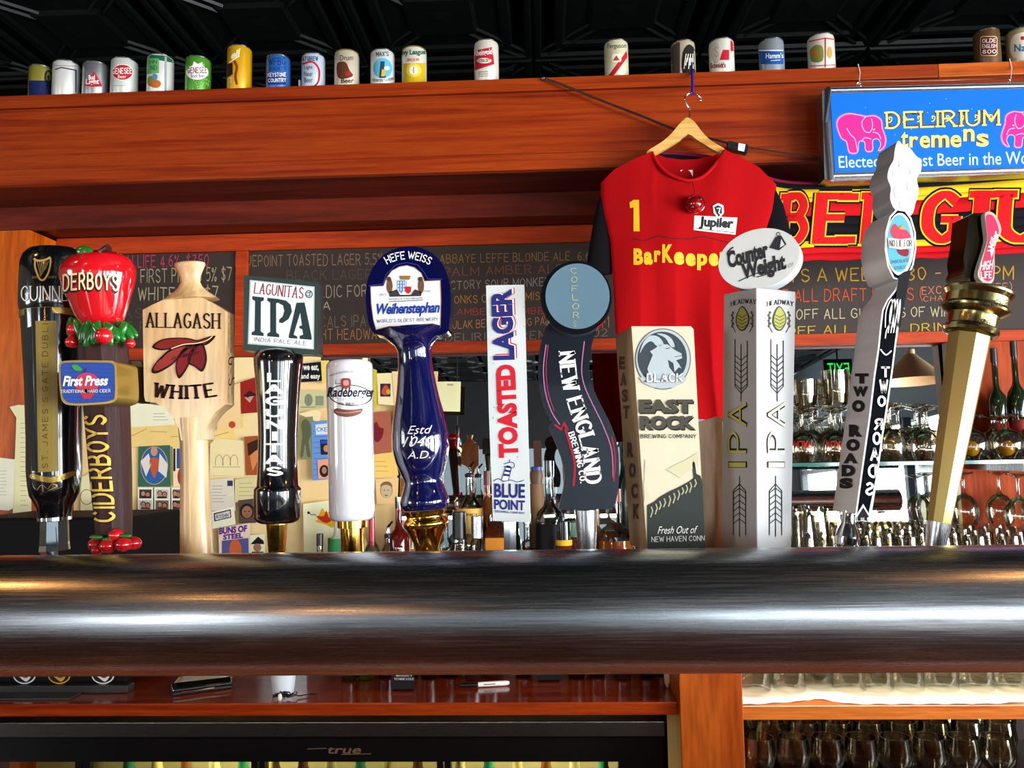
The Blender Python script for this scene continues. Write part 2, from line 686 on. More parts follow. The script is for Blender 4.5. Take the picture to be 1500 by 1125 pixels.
class Dec:
    """flat print, laid on a surface: a thin layer of shapes and lettering"""

    def __init__(s, surf, maxe=None, lift=0.0003):
        s.surf, s.items, s.maxe, s.lift = surf, [], maxe, lift

    def put(s, geom, warp, mat, lvl=1, sub=None):
        V, Fc, (x0, y0, x1, y1) = geom
        s.items.append(([warp((x - x0) / (x1 - x0), (y - y0) / (y1 - y0)) for x, y in V], Fc, mat, lvl))
        return s

    def t(s, txt, warp, mat, bold=0.02, lvl=1, ls=1.0):
        return s.put(ftext(txt, bold, ls), warp, mat, lvl)

    def k(s, txt, warp, mat, lvl=1, **kw):
        return s.put(strokes(txt, **kw), warp, mat, lvl)

    def poly(s, pts, mat, lvl=0):
        tri = tessellate_polygon([[Vector((x, y, 0)) for x, y in pts]])
        s.items.append((list(pts), [tuple(t) for t in tri], mat, lvl))
        return s

    def line(s, pts, wd, mat, lvl=1, smooth=0):
        P = smoothpts(pts, smooth) if smooth else pts
        v, f = ribbon(P, lambda a, b: wd)
        s.items.append((v, f, mat, lvl))
        return s

    def build(s, name, parent):
        mb = MB()
        for V, Fc, mat, lvl in s.items:
            V = list(V)
            T = []
            for f in Fc:
                for i in range(1, len(f) - 1):
                    T.append((f[0], f[i], f[i + 1]))
            if s.maxe:
                for _ in range(4):
                    mid, T2, ch = {}, [], False

                    def m_(a, b):
                        k = (min(a, b), max(a, b))
                        (xa, ya), (xb, yb) = V[a], V[b]
                        if math.hypot(xa - xb, ya - yb) <= s.maxe:
                            return None
                        if k not in mid:
                            V.append(((xa + xb) / 2, (ya + yb) / 2))
                            mid[k] = len(V) - 1
                        return mid[k]
                    for a, b, c in T:
                        p, q, r = m_(a, b), m_(b, c), m_(c, a)
                        if p is None and q is None and r is None:
                            T2.append((a, b, c))
                            continue
                        ch = True
                        ring = [a] + ([p] if p is not None else []) + [b] + ([q] if q is not None else []) + [c] + ([r] if r is not None else [])
                        if p is not None and q is not None and r is not None:
                            T2 += [(a, p, r), (p, b, q), (r, q, c), (p, q, r)]
                        else:
                            st = ring.index(p if p is not None else q if q is not None else r)
                            ring = ring[st:] + ring[:st]
                            T2 += [(ring[0], ring[i], ring[i + 1]) for i in range(1, len(ring) - 1)]
                    T = T2
                    if not ch:
                        break
            H = [s.surf(x, y) for x, y in V]
            W = [h[0] + h[1] * (s.lift * (lvl + 1)) if h else Vector((0, 0, 0)) for h in H]
            T = [t for t in T if all(H[i] for i in t)]
            # face the viewer
            out = []
            for a, b, c in T:
                nn = (W[b] - W[a]).cross(W[c] - W[a])
                out.append((a, b, c) if nn.dot(W[a] - CAM) < 0 else (a, c, b))
            if out:
                mb.add(W, out, mat)
        o = mb.build(name, parent, smooth=0)
        return o

# ------------------------------------------------------------------ palette
W_X = wood('#701C07', '#90300A', '#9E3C0E', 'x', coat=.1, scale=4.5, stretch=40)
W_XL = wood('#7A2A0C', '#B04C14', '#C4601E', 'x', coat=.1)
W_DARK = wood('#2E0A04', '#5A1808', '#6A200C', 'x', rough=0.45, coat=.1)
W_POST = wood('#8A3206', '#C05408', '#D2660E', 'z', stretch=9, coat=.1)
W_Z = wood('#6A1E06', '#9A3608', '#B0440E', 'z', stretch=9, coat=0, rough=.7)
W_RAIL = wood('#7E1E04', '#A43206', '#BC400A', 'x', coat=0, rough=.65)
W_BAR = wood('#48200E', '#6E3218', '#8A4524', 'x', coat=0.4)
W_MAPLE = wood('#C99A62', '#E2BC86', '#EBCB9A', 'z', rough=0.35, coat=0.35, scale=7, stretch=8, bmp=0.05)
W_PALE = wood('#B98A68', '#D9AE8C', '#E6C3A4', 'z', rough=0.5, coat=0.1, scale=8, stretch=8, bmp=0.05)
BLK = pm('#0B0B0C', 0.35)
BLKG = pm('#08090B', 0.12, coat=0.8, var=0.05)
WHT = pm('#F2F2EE', 0.45, var=0.03)
CHROME = metal('#DADDE0', 0.08, 0.08, 'n')
STEEL = metal('#8C9096', 0.22, 0.2, 'x')
BRUSH = metal('#B9BCBE', 0.28, 0.2, 'z')
GOLD = metal('#D9A548', 0.12, 0.12, 'z', 20)
BRASS = metal('#B09A5A', 0.25, 0.15, 'z')
CLEAR = glass()
GREENGL = glass('#BFE6DC')


ORD = ['first', 'second', 'third', 'fourth', 'fifth', 'sixth', 'seventh', 'eighth', 'ninth', 'tenth', 'eleventh', 'twelfth']


def ink(h, rough=0.6):
    return pm(h, rough, var=0.03, scale=300, spec=.2)


# ------------------------------------------------------------------ room shell
WALLW = pm('#8A989E', 0.8)
WALLC = pm('#8E8270', 0.8)
WALLD = pm('#15171A', 0.7)
struct(MB().box((-6, 5, 0), (3.8, 5.15, 3.3), WALLD).build('wall_back', smooth=0))


def wall_with_openings(name, lo, hi, openings, axis, m):
    """a wall between two corners with openings [(a0, a1, z0, z1)] along its axis"""
    mb = MB()
    k_ = 0 if axis == 'x' else 1

    def piece(a0, a1, z0, z1):
        p, q = list(lo), list(hi)
        p[k_], q[k_], p[2], q[2] = a0, a1, z0, z1
        mb.box(p, q, m)
    a = lo[k_]
    for a0, a1, z0, z1_ in openings:
        piece(a, a0, lo[2], hi[2])
        piece(a0, a1, lo[2], z0)
        piece(a0, a1, z1_, hi[2])
        a = a1
    piece(a, hi[k_], lo[2], hi[2])
    struct(mb.build(name, smooth=0))


SIDE = [(wy - ww / 2, wy + ww / 2, .5, 2.2) for wy, ww in ((-5.6, 1.4), (-3.75, 1.5), (-1.8, 1.6), (0.1, 1.5))]
wall_with_openings('wall_right', (3.8, -7, 0), (3.95, 5, 3.3), SIDE, 'y', WALLW)
wall_with_openings('wall_left', (-6.15, -7, 0), (-6, 5, 3.3), [(-2.7, -1.3, .7, 2.7)], 'y', WALLC)
wall_with_openings('wall_front', (-6, -7.15, 0), (3.8, -7, 3.3), [(-4.25, -3.55, .4, 2.4), (1.7, 3.2, .5, 2.2)], 'x', pm('#B4C6D0', .75))
struct(MB().box((-3.5, -6.995, 2.25), (1.65, -6.97, 3.3), WALLD).build('trim_7', smooth=0))
struct(MB().box((-6.15, -7.15, -0.1), (3.95, 5.15, 0), wood('#3A2416', '#5A3A24', '#6A4830', 'x')).build('floor', smooth=0))

# windows: dark frames with panes, daylight stands outside
FRM = pm('#2A3238', 0.5)


def window(name, a, b, n, axis):
    """frame bars and panes between two corners; the wall runs along the given axis"""
    root = empty_struct(name, a)
    (x0, y0, z0), (x1, y1, z1) = a, b
    fr = MB()
    for i in range(n + 1):
        t = i / n
        if axis == 'x':
            x = x0 + (x1 - x0) * t
            fr.box((x - 0.04, y0 - 0.04, z0), (x + 0.04, y0 + 0.04, z1), FRM)
        else:
            y = y0 + (y1 - y0) * t
            fr.box((x0 - 0.04, y - 0.04, z0), (x0 + 0.04, y + 0.04, z1), FRM)
    for z in (z0, z1 - 0.06, z0 + (z1 - z0) * 0.74):
        if axis == 'x':
            fr.box((x0, y0 - 0.04, z), (x1, y0 + 0.04, z + 0.06), FRM)
        else:
            fr.box((x0 - 0.04, y0, z), (x0 + 0.04, y1, z + 0.06), FRM)
    fr.build('window_frame', root, 0)
    for i in range(n):
        p = MB()
        if axis == 'x':
            w_ = (x1 - x0) / n
            p.box((x0 + w_ * i + 0.04, y0 - 0.07, z0 + 0.06), (x0 + w_ * (i + 1) - 0.04, y0 - 0.062, z1 - 0.06), CLEAR)
        else:
            w_ = (y1 - y0) / n
            dx = 0.07 if x0 > 0 else -0.07
            p.box((x0 + dx, y0 + w_ * i + 0.04, z0 + 0.06), (x0 + dx + 0.008, y0 + w_ * (i + 1) - 0.04, z1 - 0.06), CLEAR)
        p.build('pane', root, 0)


for i, (a0, a1, z0, z1_) in enumerate(SIDE):
    window('window_%d' % (i + 1), (3.66, a0, z0), (3.66, a1, z1_), 1, 'y')
window('window_5', (1.7, -6.84, 0.5), (3.2, -6.84, 2.2), 1, 'x')
window('window_6', (-4.25, -6.84, 0.4), (-3.55, -6.84, 2.4), 1, 'x')
window('window_7', (-5.84, -2.7, 0.7), (-5.84, -1.3, 2.7), 1, 'y')

# pressed-tin ceiling
TIN = pm('#161E1C', 0.34, metal=0.2, coat=0.15, var=0.3, scale=14)
ceil = struct(MB().box((-6.15, -7.15, 3.32), (3.95, 5.15, 3.42), TIN).build('ceiling', smooth=0))
T = 0.76
tm = MB()


def sq_ring(z0, r0, z1, r1):
    vs = [(sx * r0, sy * r0, z0) for sx, sy in ((-1, -1), (1, -1), (1, 1), (-1, 1))] + [(sx * r1, sy * r1, z1) for sx, sy in ((-1, -1), (1, -1), (1, 1), (-1, 1))]
    tm.add(vs, [(i, i + 4, (i + 1) % 4 + 4, (i + 1) % 4) for i in range(4)], TIN)


for z0, r0, z1, r1 in ((0, .378, -.014, .368), (-.014, .368, -.014, .35), (-.014, .35, 0, .34), (0, .34, 0, .29), (0, .29, -.012, .28), (-.012, .28, -.012, .25),
                       (-.012, .25, .004, .235), (.004, .235, .004, .15), (.004, .15, -.014, .13), (-.014, .13, -.014, .05), (-.014, .05, -.02, .0)):
    sq_ring(z0, r0, z1, max(r1, 0.001))
for a in range(4):
    for off in (-0.025, 0.025):
        c, s_ = math.cos(PI / 4 + a * PI / 2), math.sin(PI / 4 + a * PI / 2)
        p0, p1 = Vector((c * .17 - s_ * off, s_ * .17 + c * off, -.002)), Vector((c * .46 - s_ * off, s_ * .46 + c * off, -.004))
        n = Vector((-s_, c, 0)) * 0.006
        dn = Vector((0, 0, -.01))
        tm.add([p0 - n, p0 + dn, p0 + n, p1 - n, p1 + dn, p1 + n], [(0, 1, 4, 3), (1, 2, 5, 4)], TIN)
tile0 = tm.build('ceiling_tile', ceil, 0, origin=(0, 0, 0))
k = 0
for i in range(13):
    for j in range(16):
        o = tile0 if k == 0 else tile0.copy()
        if k:
            COL.objects.link(o)
            o.parent = ceil
        o.location = (-6.1 + T * (i + 0.5), -7.1 + T * (j + 0.5), 3.32)
        k += 1

# ------------------------------------------------------------------ back bar: bulkhead boards, frame of the menu boards, mirror
D1, D2, DB = 2.215, 2.45, 2.6
XL, XR = -2.6, 2.9


def zy(px, py, D):
    return at(px, py, D).z


bulk = empty_struct('trim_1', (0, D1, zy(750, 117, D1)))
zt, za, zb, z1 = zy(750, 117, D1), zy(750, 136, D1), zy(750, 226, D1), zy(750, 250, D1)
jx = at(1373, 110, D1).x
MB().box((XL, D1 - .008, za + .0012), (jx - .0008, D1 + .02, zt), W_X).build('board', bulk, 0, bevel=0.0012)
MB().box((jx, D1 - .009, za + .0012), (XR, D1 + .02, zt), W_XL).build('board', bulk, 0, bevel=0.0012)
MB().box((XL, D1, zb + .001), (XR, D1 + .02, za - .001), W_X).build('board', bulk, 0, bevel=0.001)
MB().box((XL, D1 - .006, z1), (XR, D1 + .02, zb - .001), W_X).build('board', bulk, 0, bevel=0.002)
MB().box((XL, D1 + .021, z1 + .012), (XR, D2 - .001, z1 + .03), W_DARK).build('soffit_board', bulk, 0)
MB().box((XL, D1 + .021, zt - .02), (XR, 2.95, zt - .002), W_X).build('top_board', bulk, 0)
MB().box((XL, 2.93, 0.0), (XR, 2.95, zt - .021), WALLD).build('rear_panel', bulk, 0)
z2 = zy(350, 328, D2)
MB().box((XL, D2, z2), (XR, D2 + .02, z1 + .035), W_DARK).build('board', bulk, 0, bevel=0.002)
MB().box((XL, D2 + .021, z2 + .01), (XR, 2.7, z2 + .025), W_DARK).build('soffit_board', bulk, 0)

xl = at(85, 360, DB).x
xr = at(1384, 510, DB).x
post = MB().box((XL, D2 + .001, 0.0), (xl, 2.7, z2 - .001), W_POST).build('trim_2', smooth=0)
struct(post)
zc0, zc1 = zy(600, 502, DB), zy(600, 362, DB)
zr0 = zy(600, 518, DB)
frame = empty_struct('trim_3', (0, DB, zr0))
MB().box((xl + .001, DB - .012, zr0), (XR, DB + .03, zc0), W_RAIL).build('rail', frame, 0, bevel=0.002)
MB().box((xl + .001, DB - .012, zc1), (XR, DB + .03, z2 + .008), W_RAIL).build('rail', frame, 0, bevel=0.002)
xs0, xs1 = at(346, 430, DB).x, at(364, 430, DB).x
MB().box((xs0, DB - .012, zc0 + .001), (xs1, DB + .03, zc1 - .001), W_RAIL).build('stile', frame, 0, bevel=0.002)

CHALK = pm('#33261F', 0.75, var=0.25, scale=6, bmp=0.05)


def board(name, x0, x1, label):
    p = MB().box((x0, DB, zc0 + .0005), (x1, DB + .012, zc1 - .0005), CHALK)
    t = thing(name, ((x0 + x1) / 2, DB, zc0), label, 'chalkboard')
    p.build('slate', t, 0)
    return t


bd1 = board('chalkboard', xl + .002, xs0 - .001, 'short chalkboard with a pink top line behind the apple and paddle handles')
bd2 = board('chalkboard', xs1 + .001, at(1010, 430, DB).x, 'wide chalkboard listing beers in faded chalk behind the blue arched handle')
bd3 = board('chalkboard', at(1012, 430, DB).x, XR - .01, 'chalkboard with yellow, orange and white happy hour offers under the scarf')
cw = dict(thick=.6, thin=.58, jit=.18, gap=1.4)


def chalk(bd, rows, nm):
    for i, (txt, x0, y0, x1, y1, c, rise) in enumerate(rows):
        d = Dec(plane_y(DB), lift=0.0004)
        d.k(txt, box(x0, y0, x1, y1, rise), pm(c, 0.9, var=0.35, scale=500), 1 + i % 2, **cw)
        d.build(nm, bd)


chalk(bd1, [("HIGH LIFE 4.6%  $350", 165, 374, 306, 393, '#D83A6A', 2), ("FIRST PRESS 5% $7", 206, 394, 340, 415, '#BFAE86', 3), ("WHITE  4% $7", 202, 421, 320, 441, '#C9B98E', 2),
            ("IPAS ALE 7%", 160, 452, 300, 467, '#5A4E46', 2), ("ST PORTER", 168, 472, 290, 488, '#5E5148', 1)], 'chalk_line')
chalk(bd2, [("BLUEPOINT TOASTED LAGER 5.5%", 344, 374, 560, 391, '#9C7A5C', 3), ("BLACK LAGER", 420, 396, 545, 411, '#5E5148', 2), ("NORDIC FORST", 445, 418, 560, 436, '#B09C84', 1),
            ("IPA", 455, 442, 484, 455, '#C6B49A', 1), ("LOCALS IPA $6", 450, 463, 560, 480, '#7E6A54', 2), ("EIGHT HEADWAY", 448, 483, 562, 499, '#B8783C', 2),
            ("ABBAYE LEFFE BLONDE ALE  6.6", 644, 373, 864, 386, '#A5803A', 5), ("PALM AMBER ALE  6", 650, 392, 850, 405, '#8A5648', 6), ("VICTORY SOUR MONKEY", 648, 412, 806, 425, '#A89C92', 6),
            ("MONKS CAFE FLEMISH", 655, 434, 800, 446, '#C58A34', 7), ("LAMBERG  LAMBE", 660, 452, 796, 462, '#B8402A', 2), ("KULAK BELGIAN  KING PALE", 655, 470, 812, 482, '#C98E5C', 6),
            ("DELIRIUM TREMENS  202", 652, 489, 890, 501, '#8A7A6E', 8), ("F1", 882, 463, 892, 480, '#C98E5C', 0)], 'chalk_line')
chalk(bd3, [("DAYS A WEEK 4:30 - 6:30 PM", 1120, 394, 1485, 414, '#E0A82A', 5), ("OFF ALL DRAFT BEERS (", 1120, 424, 1352, 443, '#E0582A', 3), ("EXCLUDES  LIFE)", 1350, 420, 1482, 432, '#E08858', 6),
            ("CHAMPS", 1352, 434, 1412, 442, '#E08858', 3), ("OFF ALL GLASSES OF WINE'S", 1166, 453, 1420, 468, '#DCCBA0', 5), ("OFF ALL WELL DRINKS", 1152, 478, 1418, 491, '#E0B82A', 6)], 'chalk_line')

# mirror and the wood to its right
MIR = bpy.data.materials.new('mirror')
MIR.use_nodes = True
b = MIR.node_tree.nodes['Principled BSDF']
b.inputs['Base Color'].default_value = (0.86, 0.9, 0.9, 1)
b.inputs['Metallic'].default_value = 1
b.inputs['Roughness'].default_value = 0.01
zcnt = zy(480, 1030, 2.0)              # top of the back counter
TILT = math.tan(math.radians(2.0))       # the mirror leans back a little
ty = DB + (zr0 - zcnt) * TILT
mv = [(x, y, z) for z, y0 in ((zcnt + .001, DB), (zr0 - .0005, ty)) for x, y in ((xl + .001, y0), (xr, y0), (xr, y0 + .006), (xl + .001, y0 + .006))]
mir = MB().add(mv, [(3, 2, 1, 0), (4, 5, 6, 7), (0, 1, 5, 4), (1, 2, 6, 5), (2, 3, 7, 6), (3, 0, 4, 7)], MIR).build('trim_4', smooth=0)
struct(mir)
rp = MB().box((xr + .012, DB - .01, zcnt), (XR, DB + .02, zr0 - .001), W_Z).build('trim_5', smooth=0)
struct(rp)
struct(MB().box((xr + .001, DB - .02, zcnt), (xr + .011, DB + .02, zr0 - .001), pm('#E8E0D0', 0.5)).build('trim_6', smooth=0))

# ------------------------------------------------------------------ back counter, pillar, right shelf unit
px0 = at(995, 1000, 1.97).x
px1 = at(1087, 1000, 1.97).x
zc_b = zy(480, 1049, 2.0)
cnt = thing('back_counter', (-0.6, 2.0, 0), 'red-brown wooden back counter under the pipe, holding bottles, papers and pen', 'counter')
MB().box((XL, 2.0, zc_b), (px0 - .001, DB - .001, zcnt), W_BAR if False else wood('#64180A', '#8C2C0E', '#A03C12', 'x', rough=0.16, coat=0.7)).build('worktop', cnt, 0, bevel=0.003)
pil = tag(MB().box((px0, 1.97, 0), (px1, 2.2, zy(1040, 960, 1.97)), wood('#6E2808', '#9C420E', '#AE5216', 'z', stretch=9, coat=.1)).build('wood_pillar', smooth=0, bevel=0.002),
          'orange-brown square wooden pillar between the fridge and the glass shelf', 'pillar')

zs = zy(1300, 1034, 1.99)
unit = thing('glass_cabinet', ((px1 + XR) / 2, 2.0, 0), 'open wooden glass cabinet right of the pillar with a white rippled liner', 'cabinet')
MB().box((px1 + .001, 1.99, zs - .032), (XR, DB - .025, zs), wood('#8A3A12', '#C06020', '#D0742C', 'x')).build('shelf', unit, 0, bevel=0.002)
DK = wood('#1C0A06', '#2E120A', '#3A180E', 'x')
MB().box((px1 + .001, DB - .03, 0.1), (XR, DB - .02, zs - .033), DK).build('back_panel', unit, 0)
zlow = zy(1300, 1210, 2.0)
MB().box((px1 + .001, 2.0, zlow - .03), (XR, DB - .03, zlow), DK).build('lower_shelf', unit, 0)
# rippled liner with scalloped front edge
ln = MB()
nx, ny = 120, 8
vs = []
for j in range(ny + 1):
    for i in range(nx + 1):
        x = px1 + .004 + (XR - .2 - px1) * i / nx
        sc = 0.018 * (max(0, math.sin(x * 11.0 + 1.2)) ** 2) + 0.03 * max(0, 1 - abs(x - at(1207, 1015, 2.0).x) / .07) ** 1.2
        y = 2.0 + sc + (0.5 - sc) * j / ny
        vs.append((x, y, zs + .0015 + .0012 * math.sin(i * 1.9)))
ln.add(vs, [(j * (nx + 1) + i, j * (nx + 1) + i + 1, (j + 1) * (nx + 1) + i + 1, (j + 1) * (nx + 1) + i) for j in range(ny) for i in range(nx)], pm('#F0E4D2', 0.6, var=0.04))
liner = ln.build('shelf_liner', None, 60)
tag(liner, 'white rippled shelf liner with wavy edge under the upturned glasses', 'liner')

# fridge below the counter
fz = zy(480, 1054, 2.03)
fz2 = zy(480, 1076, 2.03)
fx1 = at(972, 1065, 2.03).x
fr = thing('bar_fridge', ((XL + fx1) / 2, 2.05, 0), 'black glass-door bar fridge with a dull steel top band', 'fridge')
fr_band = MB().box((XL, 2.01, fz2), (fx1, 2.10, fz), metal('#6A6866', 0.35, 0.2, 'x')).build('top_band', fr, 0, bevel=0.002)
DF = 2.06
zg = zy(250, 1116, DF)
FB = pm('#0A0A0C', 0.3)
MB().box((XL, DF, zg), (fx1, 2.11, fz2 - .001), FB).build('header', fr, 0)
doors = [(-40, 110), (132, 368), (388, 640), (660, 906)]
edges = [XL] + [at((doors[i][1] + doors[i + 1][0]) / 2, 1116, DF).x for i in range(3)] + [fx1]
MB().box((XL, 2.58, .1), (fx1, 2.595, zg), pm('#E8D8A0', 0.6)).build('rear_liner', fr, 0)
for i, (a, c) in enumerate(doors):
    xa, xc = at(a, 1116, DF).x, at(c, 1116, DF).x
    dr = MB()
    dr.box((edges[i] + .002, DF, .15), (xa, DF + .03, zg), FB)
    dr.box((xc, DF, .15), (edges[i + 1] - .002, DF + .03, zg), FB)
    d = dr.build('door', fr, 0)
    MB().box((xa, DF + .01, .15), (xc, DF + .016, zg), CLEAR).build('pane', d, 0)
    l = bpy.data.lights.new('fridge_lamp', 'AREA')
    l.shape = 'RECTANGLE'
    l.size, l.size_y = (xc - xa) * .8, 0.05
    l.energy = [0.2, 3, .8, 3][i]
    l.color = (1, .85, .45)
    lo = bpy.data.objects.new('fridge_lamp', l)
    lo.location = ((xa + xc) / 2, 2.3, zg - .01)
    COL.objects.link(lo)
d = Dec(on(fr_band) if False else plane_y(DF))
d.t('true', box(478, 1094, 528, 1104, 0, 3), ink('#6A5240'), .02)
d.line([(450, 1097), (478, 1096)], 1.6, ink('#5A4434'))
d.line([(500, 1105), (544, 1104)], 1.6, ink('#5A4434'))
d.build('lettering', fr)
# cans and bottles seen behind the fridge glass
FRC = [pm('#D8C890', .4), pm('#2E8A6A', .3), pm('#C8B070', .4), pm('#7A4A20', .3)]
n = 0
for a, c in doors[1:]:
    x = a + 14
    k2 = 0
    while x < c - 6:
        p = at(x, 1128, 2.3)
        t = thing('chilled_bottle', (p.x, 2.3, zg - .28), 'bottle standing in the lit fridge, only its cap and neck in view', 'bottle', 'bottles in the fridge')
        t['label'] = 'bottle cap %s from the left in the %s lit fridge door' % (ORD[k2], ['left', 'middle', 'right'][doors[1:].index((a, c))])
        k2 += 1
        MB().lathe([(zg - .28, .03), (zg - .14, .031), (zg - .10, .014), (zg - .045, .012)], FRC[n % 4], 12, p.x, 2.3).build('bottle_body', t)
        MB().lathe([(zg - .0445, .014), (zg - .036, .013)], FRC[(n + 1) % 3], 12, p.x, 2.3).build('cap', t)
        x += 42
        n += 1
MB().box((XL, 2.2, zg - .295), (fx1, 2.57, zg - .281), metal('#8A8A8A', .3, .1, 'x')).build('wire_shelf', fr, 0)

# ------------------------------------------------------------------ the steel pipe tower with its faucets, on the bar
PY, PZ, PR = 0.791, 1.348, 0.058
pipe = thing('tap_tower', (0, PY, 1.07), 'big dark steel pipe running across the bar in front of all the taps', 'tap tower')
m, nt, bb = new_mat('pipe_steel')
bb.inputs['Metallic'].default_value = 1
n1 = noise(nt, 14, 1, 50, 50, 5)
n2 = noise(nt, 3, 1, 1, 1, 5)
r = ramp(nt, n2.outputs['Fac'], [(0.35, '#7E8286'), (0.65, '#A0A4A8')])
nt.links.new(r.outputs[0], bb.inputs['Base Color'])
r = ramp(nt, n1.outputs['Fac'], [(0.3, 0.2), (0.7, 0.32)])
nt.links.new(r.outputs[0], bb.inputs['Roughness'])
bump(nt, bb, n1.outputs['Fac'], 0.12, 0.0003)
rg = []
for xx in (-1.7, 1.9):
    rg.append([Vector((xx, PY + PR * math.cos(2 * PI * i / 128), PZ + PR * math.sin(2 * PI * i / 128))) for i in range(128)])
MB().rings(rg, m).build('pipe', pipe, 60)
for xx in (-1.5, 1.7):
    MB().lathe([(1.07, .06), (1.08, .06), (1.085, .035), (1.30, .035)], STEEL, 24, xx, PY).build('support_leg', pipe)
bar = thing('bar_counter', (0, .7, 0), 'dark wooden bar counter below the pipe, out of the frame', 'counter')
MB().box((-2.4, .2, 1.03), (2.6, 1.08, 1.07), W_BAR).build('bar_top', bar, 0, bevel=0.006)
MB().box((-2.4, .45, 0), (2.6, .5, 1.03), W_BAR).build('front_panel', bar, 0)
DH = 0.885
FT = 1.385


def faucet(px, DH=0.885):
    x = at(px, 812, DH).x
    m_ = MB()
    m_.tube([(x, PY + PR - .004, PZ), (x, DH + .005, PZ)], .014, CHROME, 12)
    m_.lathe([(PZ - .05, .009), (PZ - .01, .010), (PZ, .018), (PZ + .02, .018), (PZ + .03, .008), (at(px, 812, DH).z - .004, .008)], CHROME, 14, x, DH + .004)
    m_.build('faucet', pipe)


FILLB = pm('#3A3A3C', .5)
fx = thing('added_well_bar', (0, .83, 1.277), 'slim work light bar fixed under the steel pipe', 'lamp')  # made-up housing that goes with the added counter fill
MB().box((-2.0, .834, 1.2795), (1.8, .856, 1.29), FILLB).build('housing', fx, 0)
# pendant lamps over and behind the photographer
BULB = pm('#FF9A48', .3, emit=16, var=0)
NIGHT = pm('#1A1A1A', .4)


def pendant(loc, label, power=14):
    x, y, z = loc
    t = thing('pendant_bulb', (x, y, z), label, 'lamp', None)
    MB().lathe([(z - .075, .006), (z - .07, .022), (z - .045, .034), (z - .02, .032), (z + .01, .02), (z + .035, .014)], CLEAR, 20, x, y).build('bulb_glass', t)
    MB().lathe([(z - .055, .004), (z - .04, .013), (z - .02, .014), (z + .01, .006)], BULB, 12, x, y).build('filament', t)
    MB().lathe([(z + .033, .016), (z + .08, .018), (z + .10, .01), (z + .105, .004)], NIGHT, 16, x, y).build('socket', t)
    MB().tube([(x, y, z + .1), (x, y, 3.3)], .003, NIGHT, 6).build('cord', t)
    l = bpy.data.lights.new('bulb_light', 'POINT')
    l.energy = power
    l.color = (1, .42, .12)
    l.shadow_soft_size = .03
    o = bpy.data.objects.new('bulb_light', l)
    o.location = (x, y, z - .1)
    COL.objects.link(o)


def mirrored(px, py, y):
    """where a thing at depth y must stand to show at this pixel of the mirror"""
    n = Vector((0, -1, TILT)).normalized()
    d = ray(px, py)
    q0 = Vector((0, DB, zcnt))
    h = CAM + d * ((q0 - CAM).dot(n) / d.dot(n))
    r_ = d - n * (2 * d.dot(n))
    p = h + r_ * ((y - h.y) / r_.y)
    return (p.x, y, p.z)


for i, (px_, sh) in enumerate(((30, -1.1), (1310, .98))):
    pendant((sh, .43, 2.28 if i == 0 else 2.33), ['bare warm bulb hanging above the left end of the pipe', 'bare warm bulb hanging above the right end of the pipe'][i], 5)
pendant(mirrored(670, 642, -1.2), 'bare pear-shaped bulb on a cord, seen in the mirror right of the blue handle', 7)
pendant(mirrored(606, 520, -.45), 'bare warm bulb hanging just behind the photographer', 3)


def cone_lamp(loc, r, label):
    x, y, z = loc
    t = thing('cone_pendant', loc, label, 'lamp')
    sh = pm('#C8A27A', .5)
    MB().lathe([(z - .09, r), (z, r * .55), (z + .10, .03), (z + .13, .03)], sh, 32, x, y, cap0=False).build('lamp_shade', t)
    MB().tube([(x, y, z + .12), (x, y, 3.3)], .004, NIGHT, 6).build('cord', t)


cone_lamp(mirrored(893, 600, -.6), .2, 'beige cone pendant reflected between the red shirt and the black disc handle')
cone_lamp(mirrored(1335, 540, -.2), .24, 'beige cone pendant reflected beside the steel hand handle')
# exit sign far behind
ex, ey, ez = mirrored(1228, 540, -4.5)
t = thing('exit_sign', (ex, ey, ez), 'green lit EXIT sign reflected above the glasses', 'sign')
hn = MB().box((ex - .17, ey - .03, ez - .12), (ex + .17, ey, ez + .12), BLK).build('case', t, 0)
GR = pm('#20C850', .4, emit=1.6, var=0)
xm = MB()
V, Fc, bx = strokes('EXIT', .9)
xm.add([(ex + .13 - .26 * (a - bx[0]) / (bx[2] - bx[0]), ey + .002, ez - .07 + .14 * (b_ - bx[1]) / (bx[3] - bx[1])) for a, b_ in V], Fc, GR)
xm.build('lettering', t, 0)
MB().tube([(ex, ey - .015, ez + .12), (ex, ey - .015, 3.3)], .012, BLK, 8).build('hanging_rod', t)

# ------------------------------------------------------------------ tap handles


def handle(px, label, name='beer_tap', D=DH):
    p = at(px, 812, D)
    faucet(px, D)
    return thing(name, (p.x, D, p.z), label, 'beer tap')


def lf(D, axis, prof, mat, parent, name, seg=40, sq=1.0, smooth=35, **kw):
    return lathe_px(D, axis, prof, mat, seg, sq, **kw).build(name, parent, smooth)


def pr(pts, D, t, mat, parent, name, bevel=0.0, ext=None, side=None, bseg=2, smooth=35):
    return MB().prism(outline(pts, D), ext or (0, t, 0), mat, side).build(name, parent, smooth, bevel=bevel, bseg=bseg)


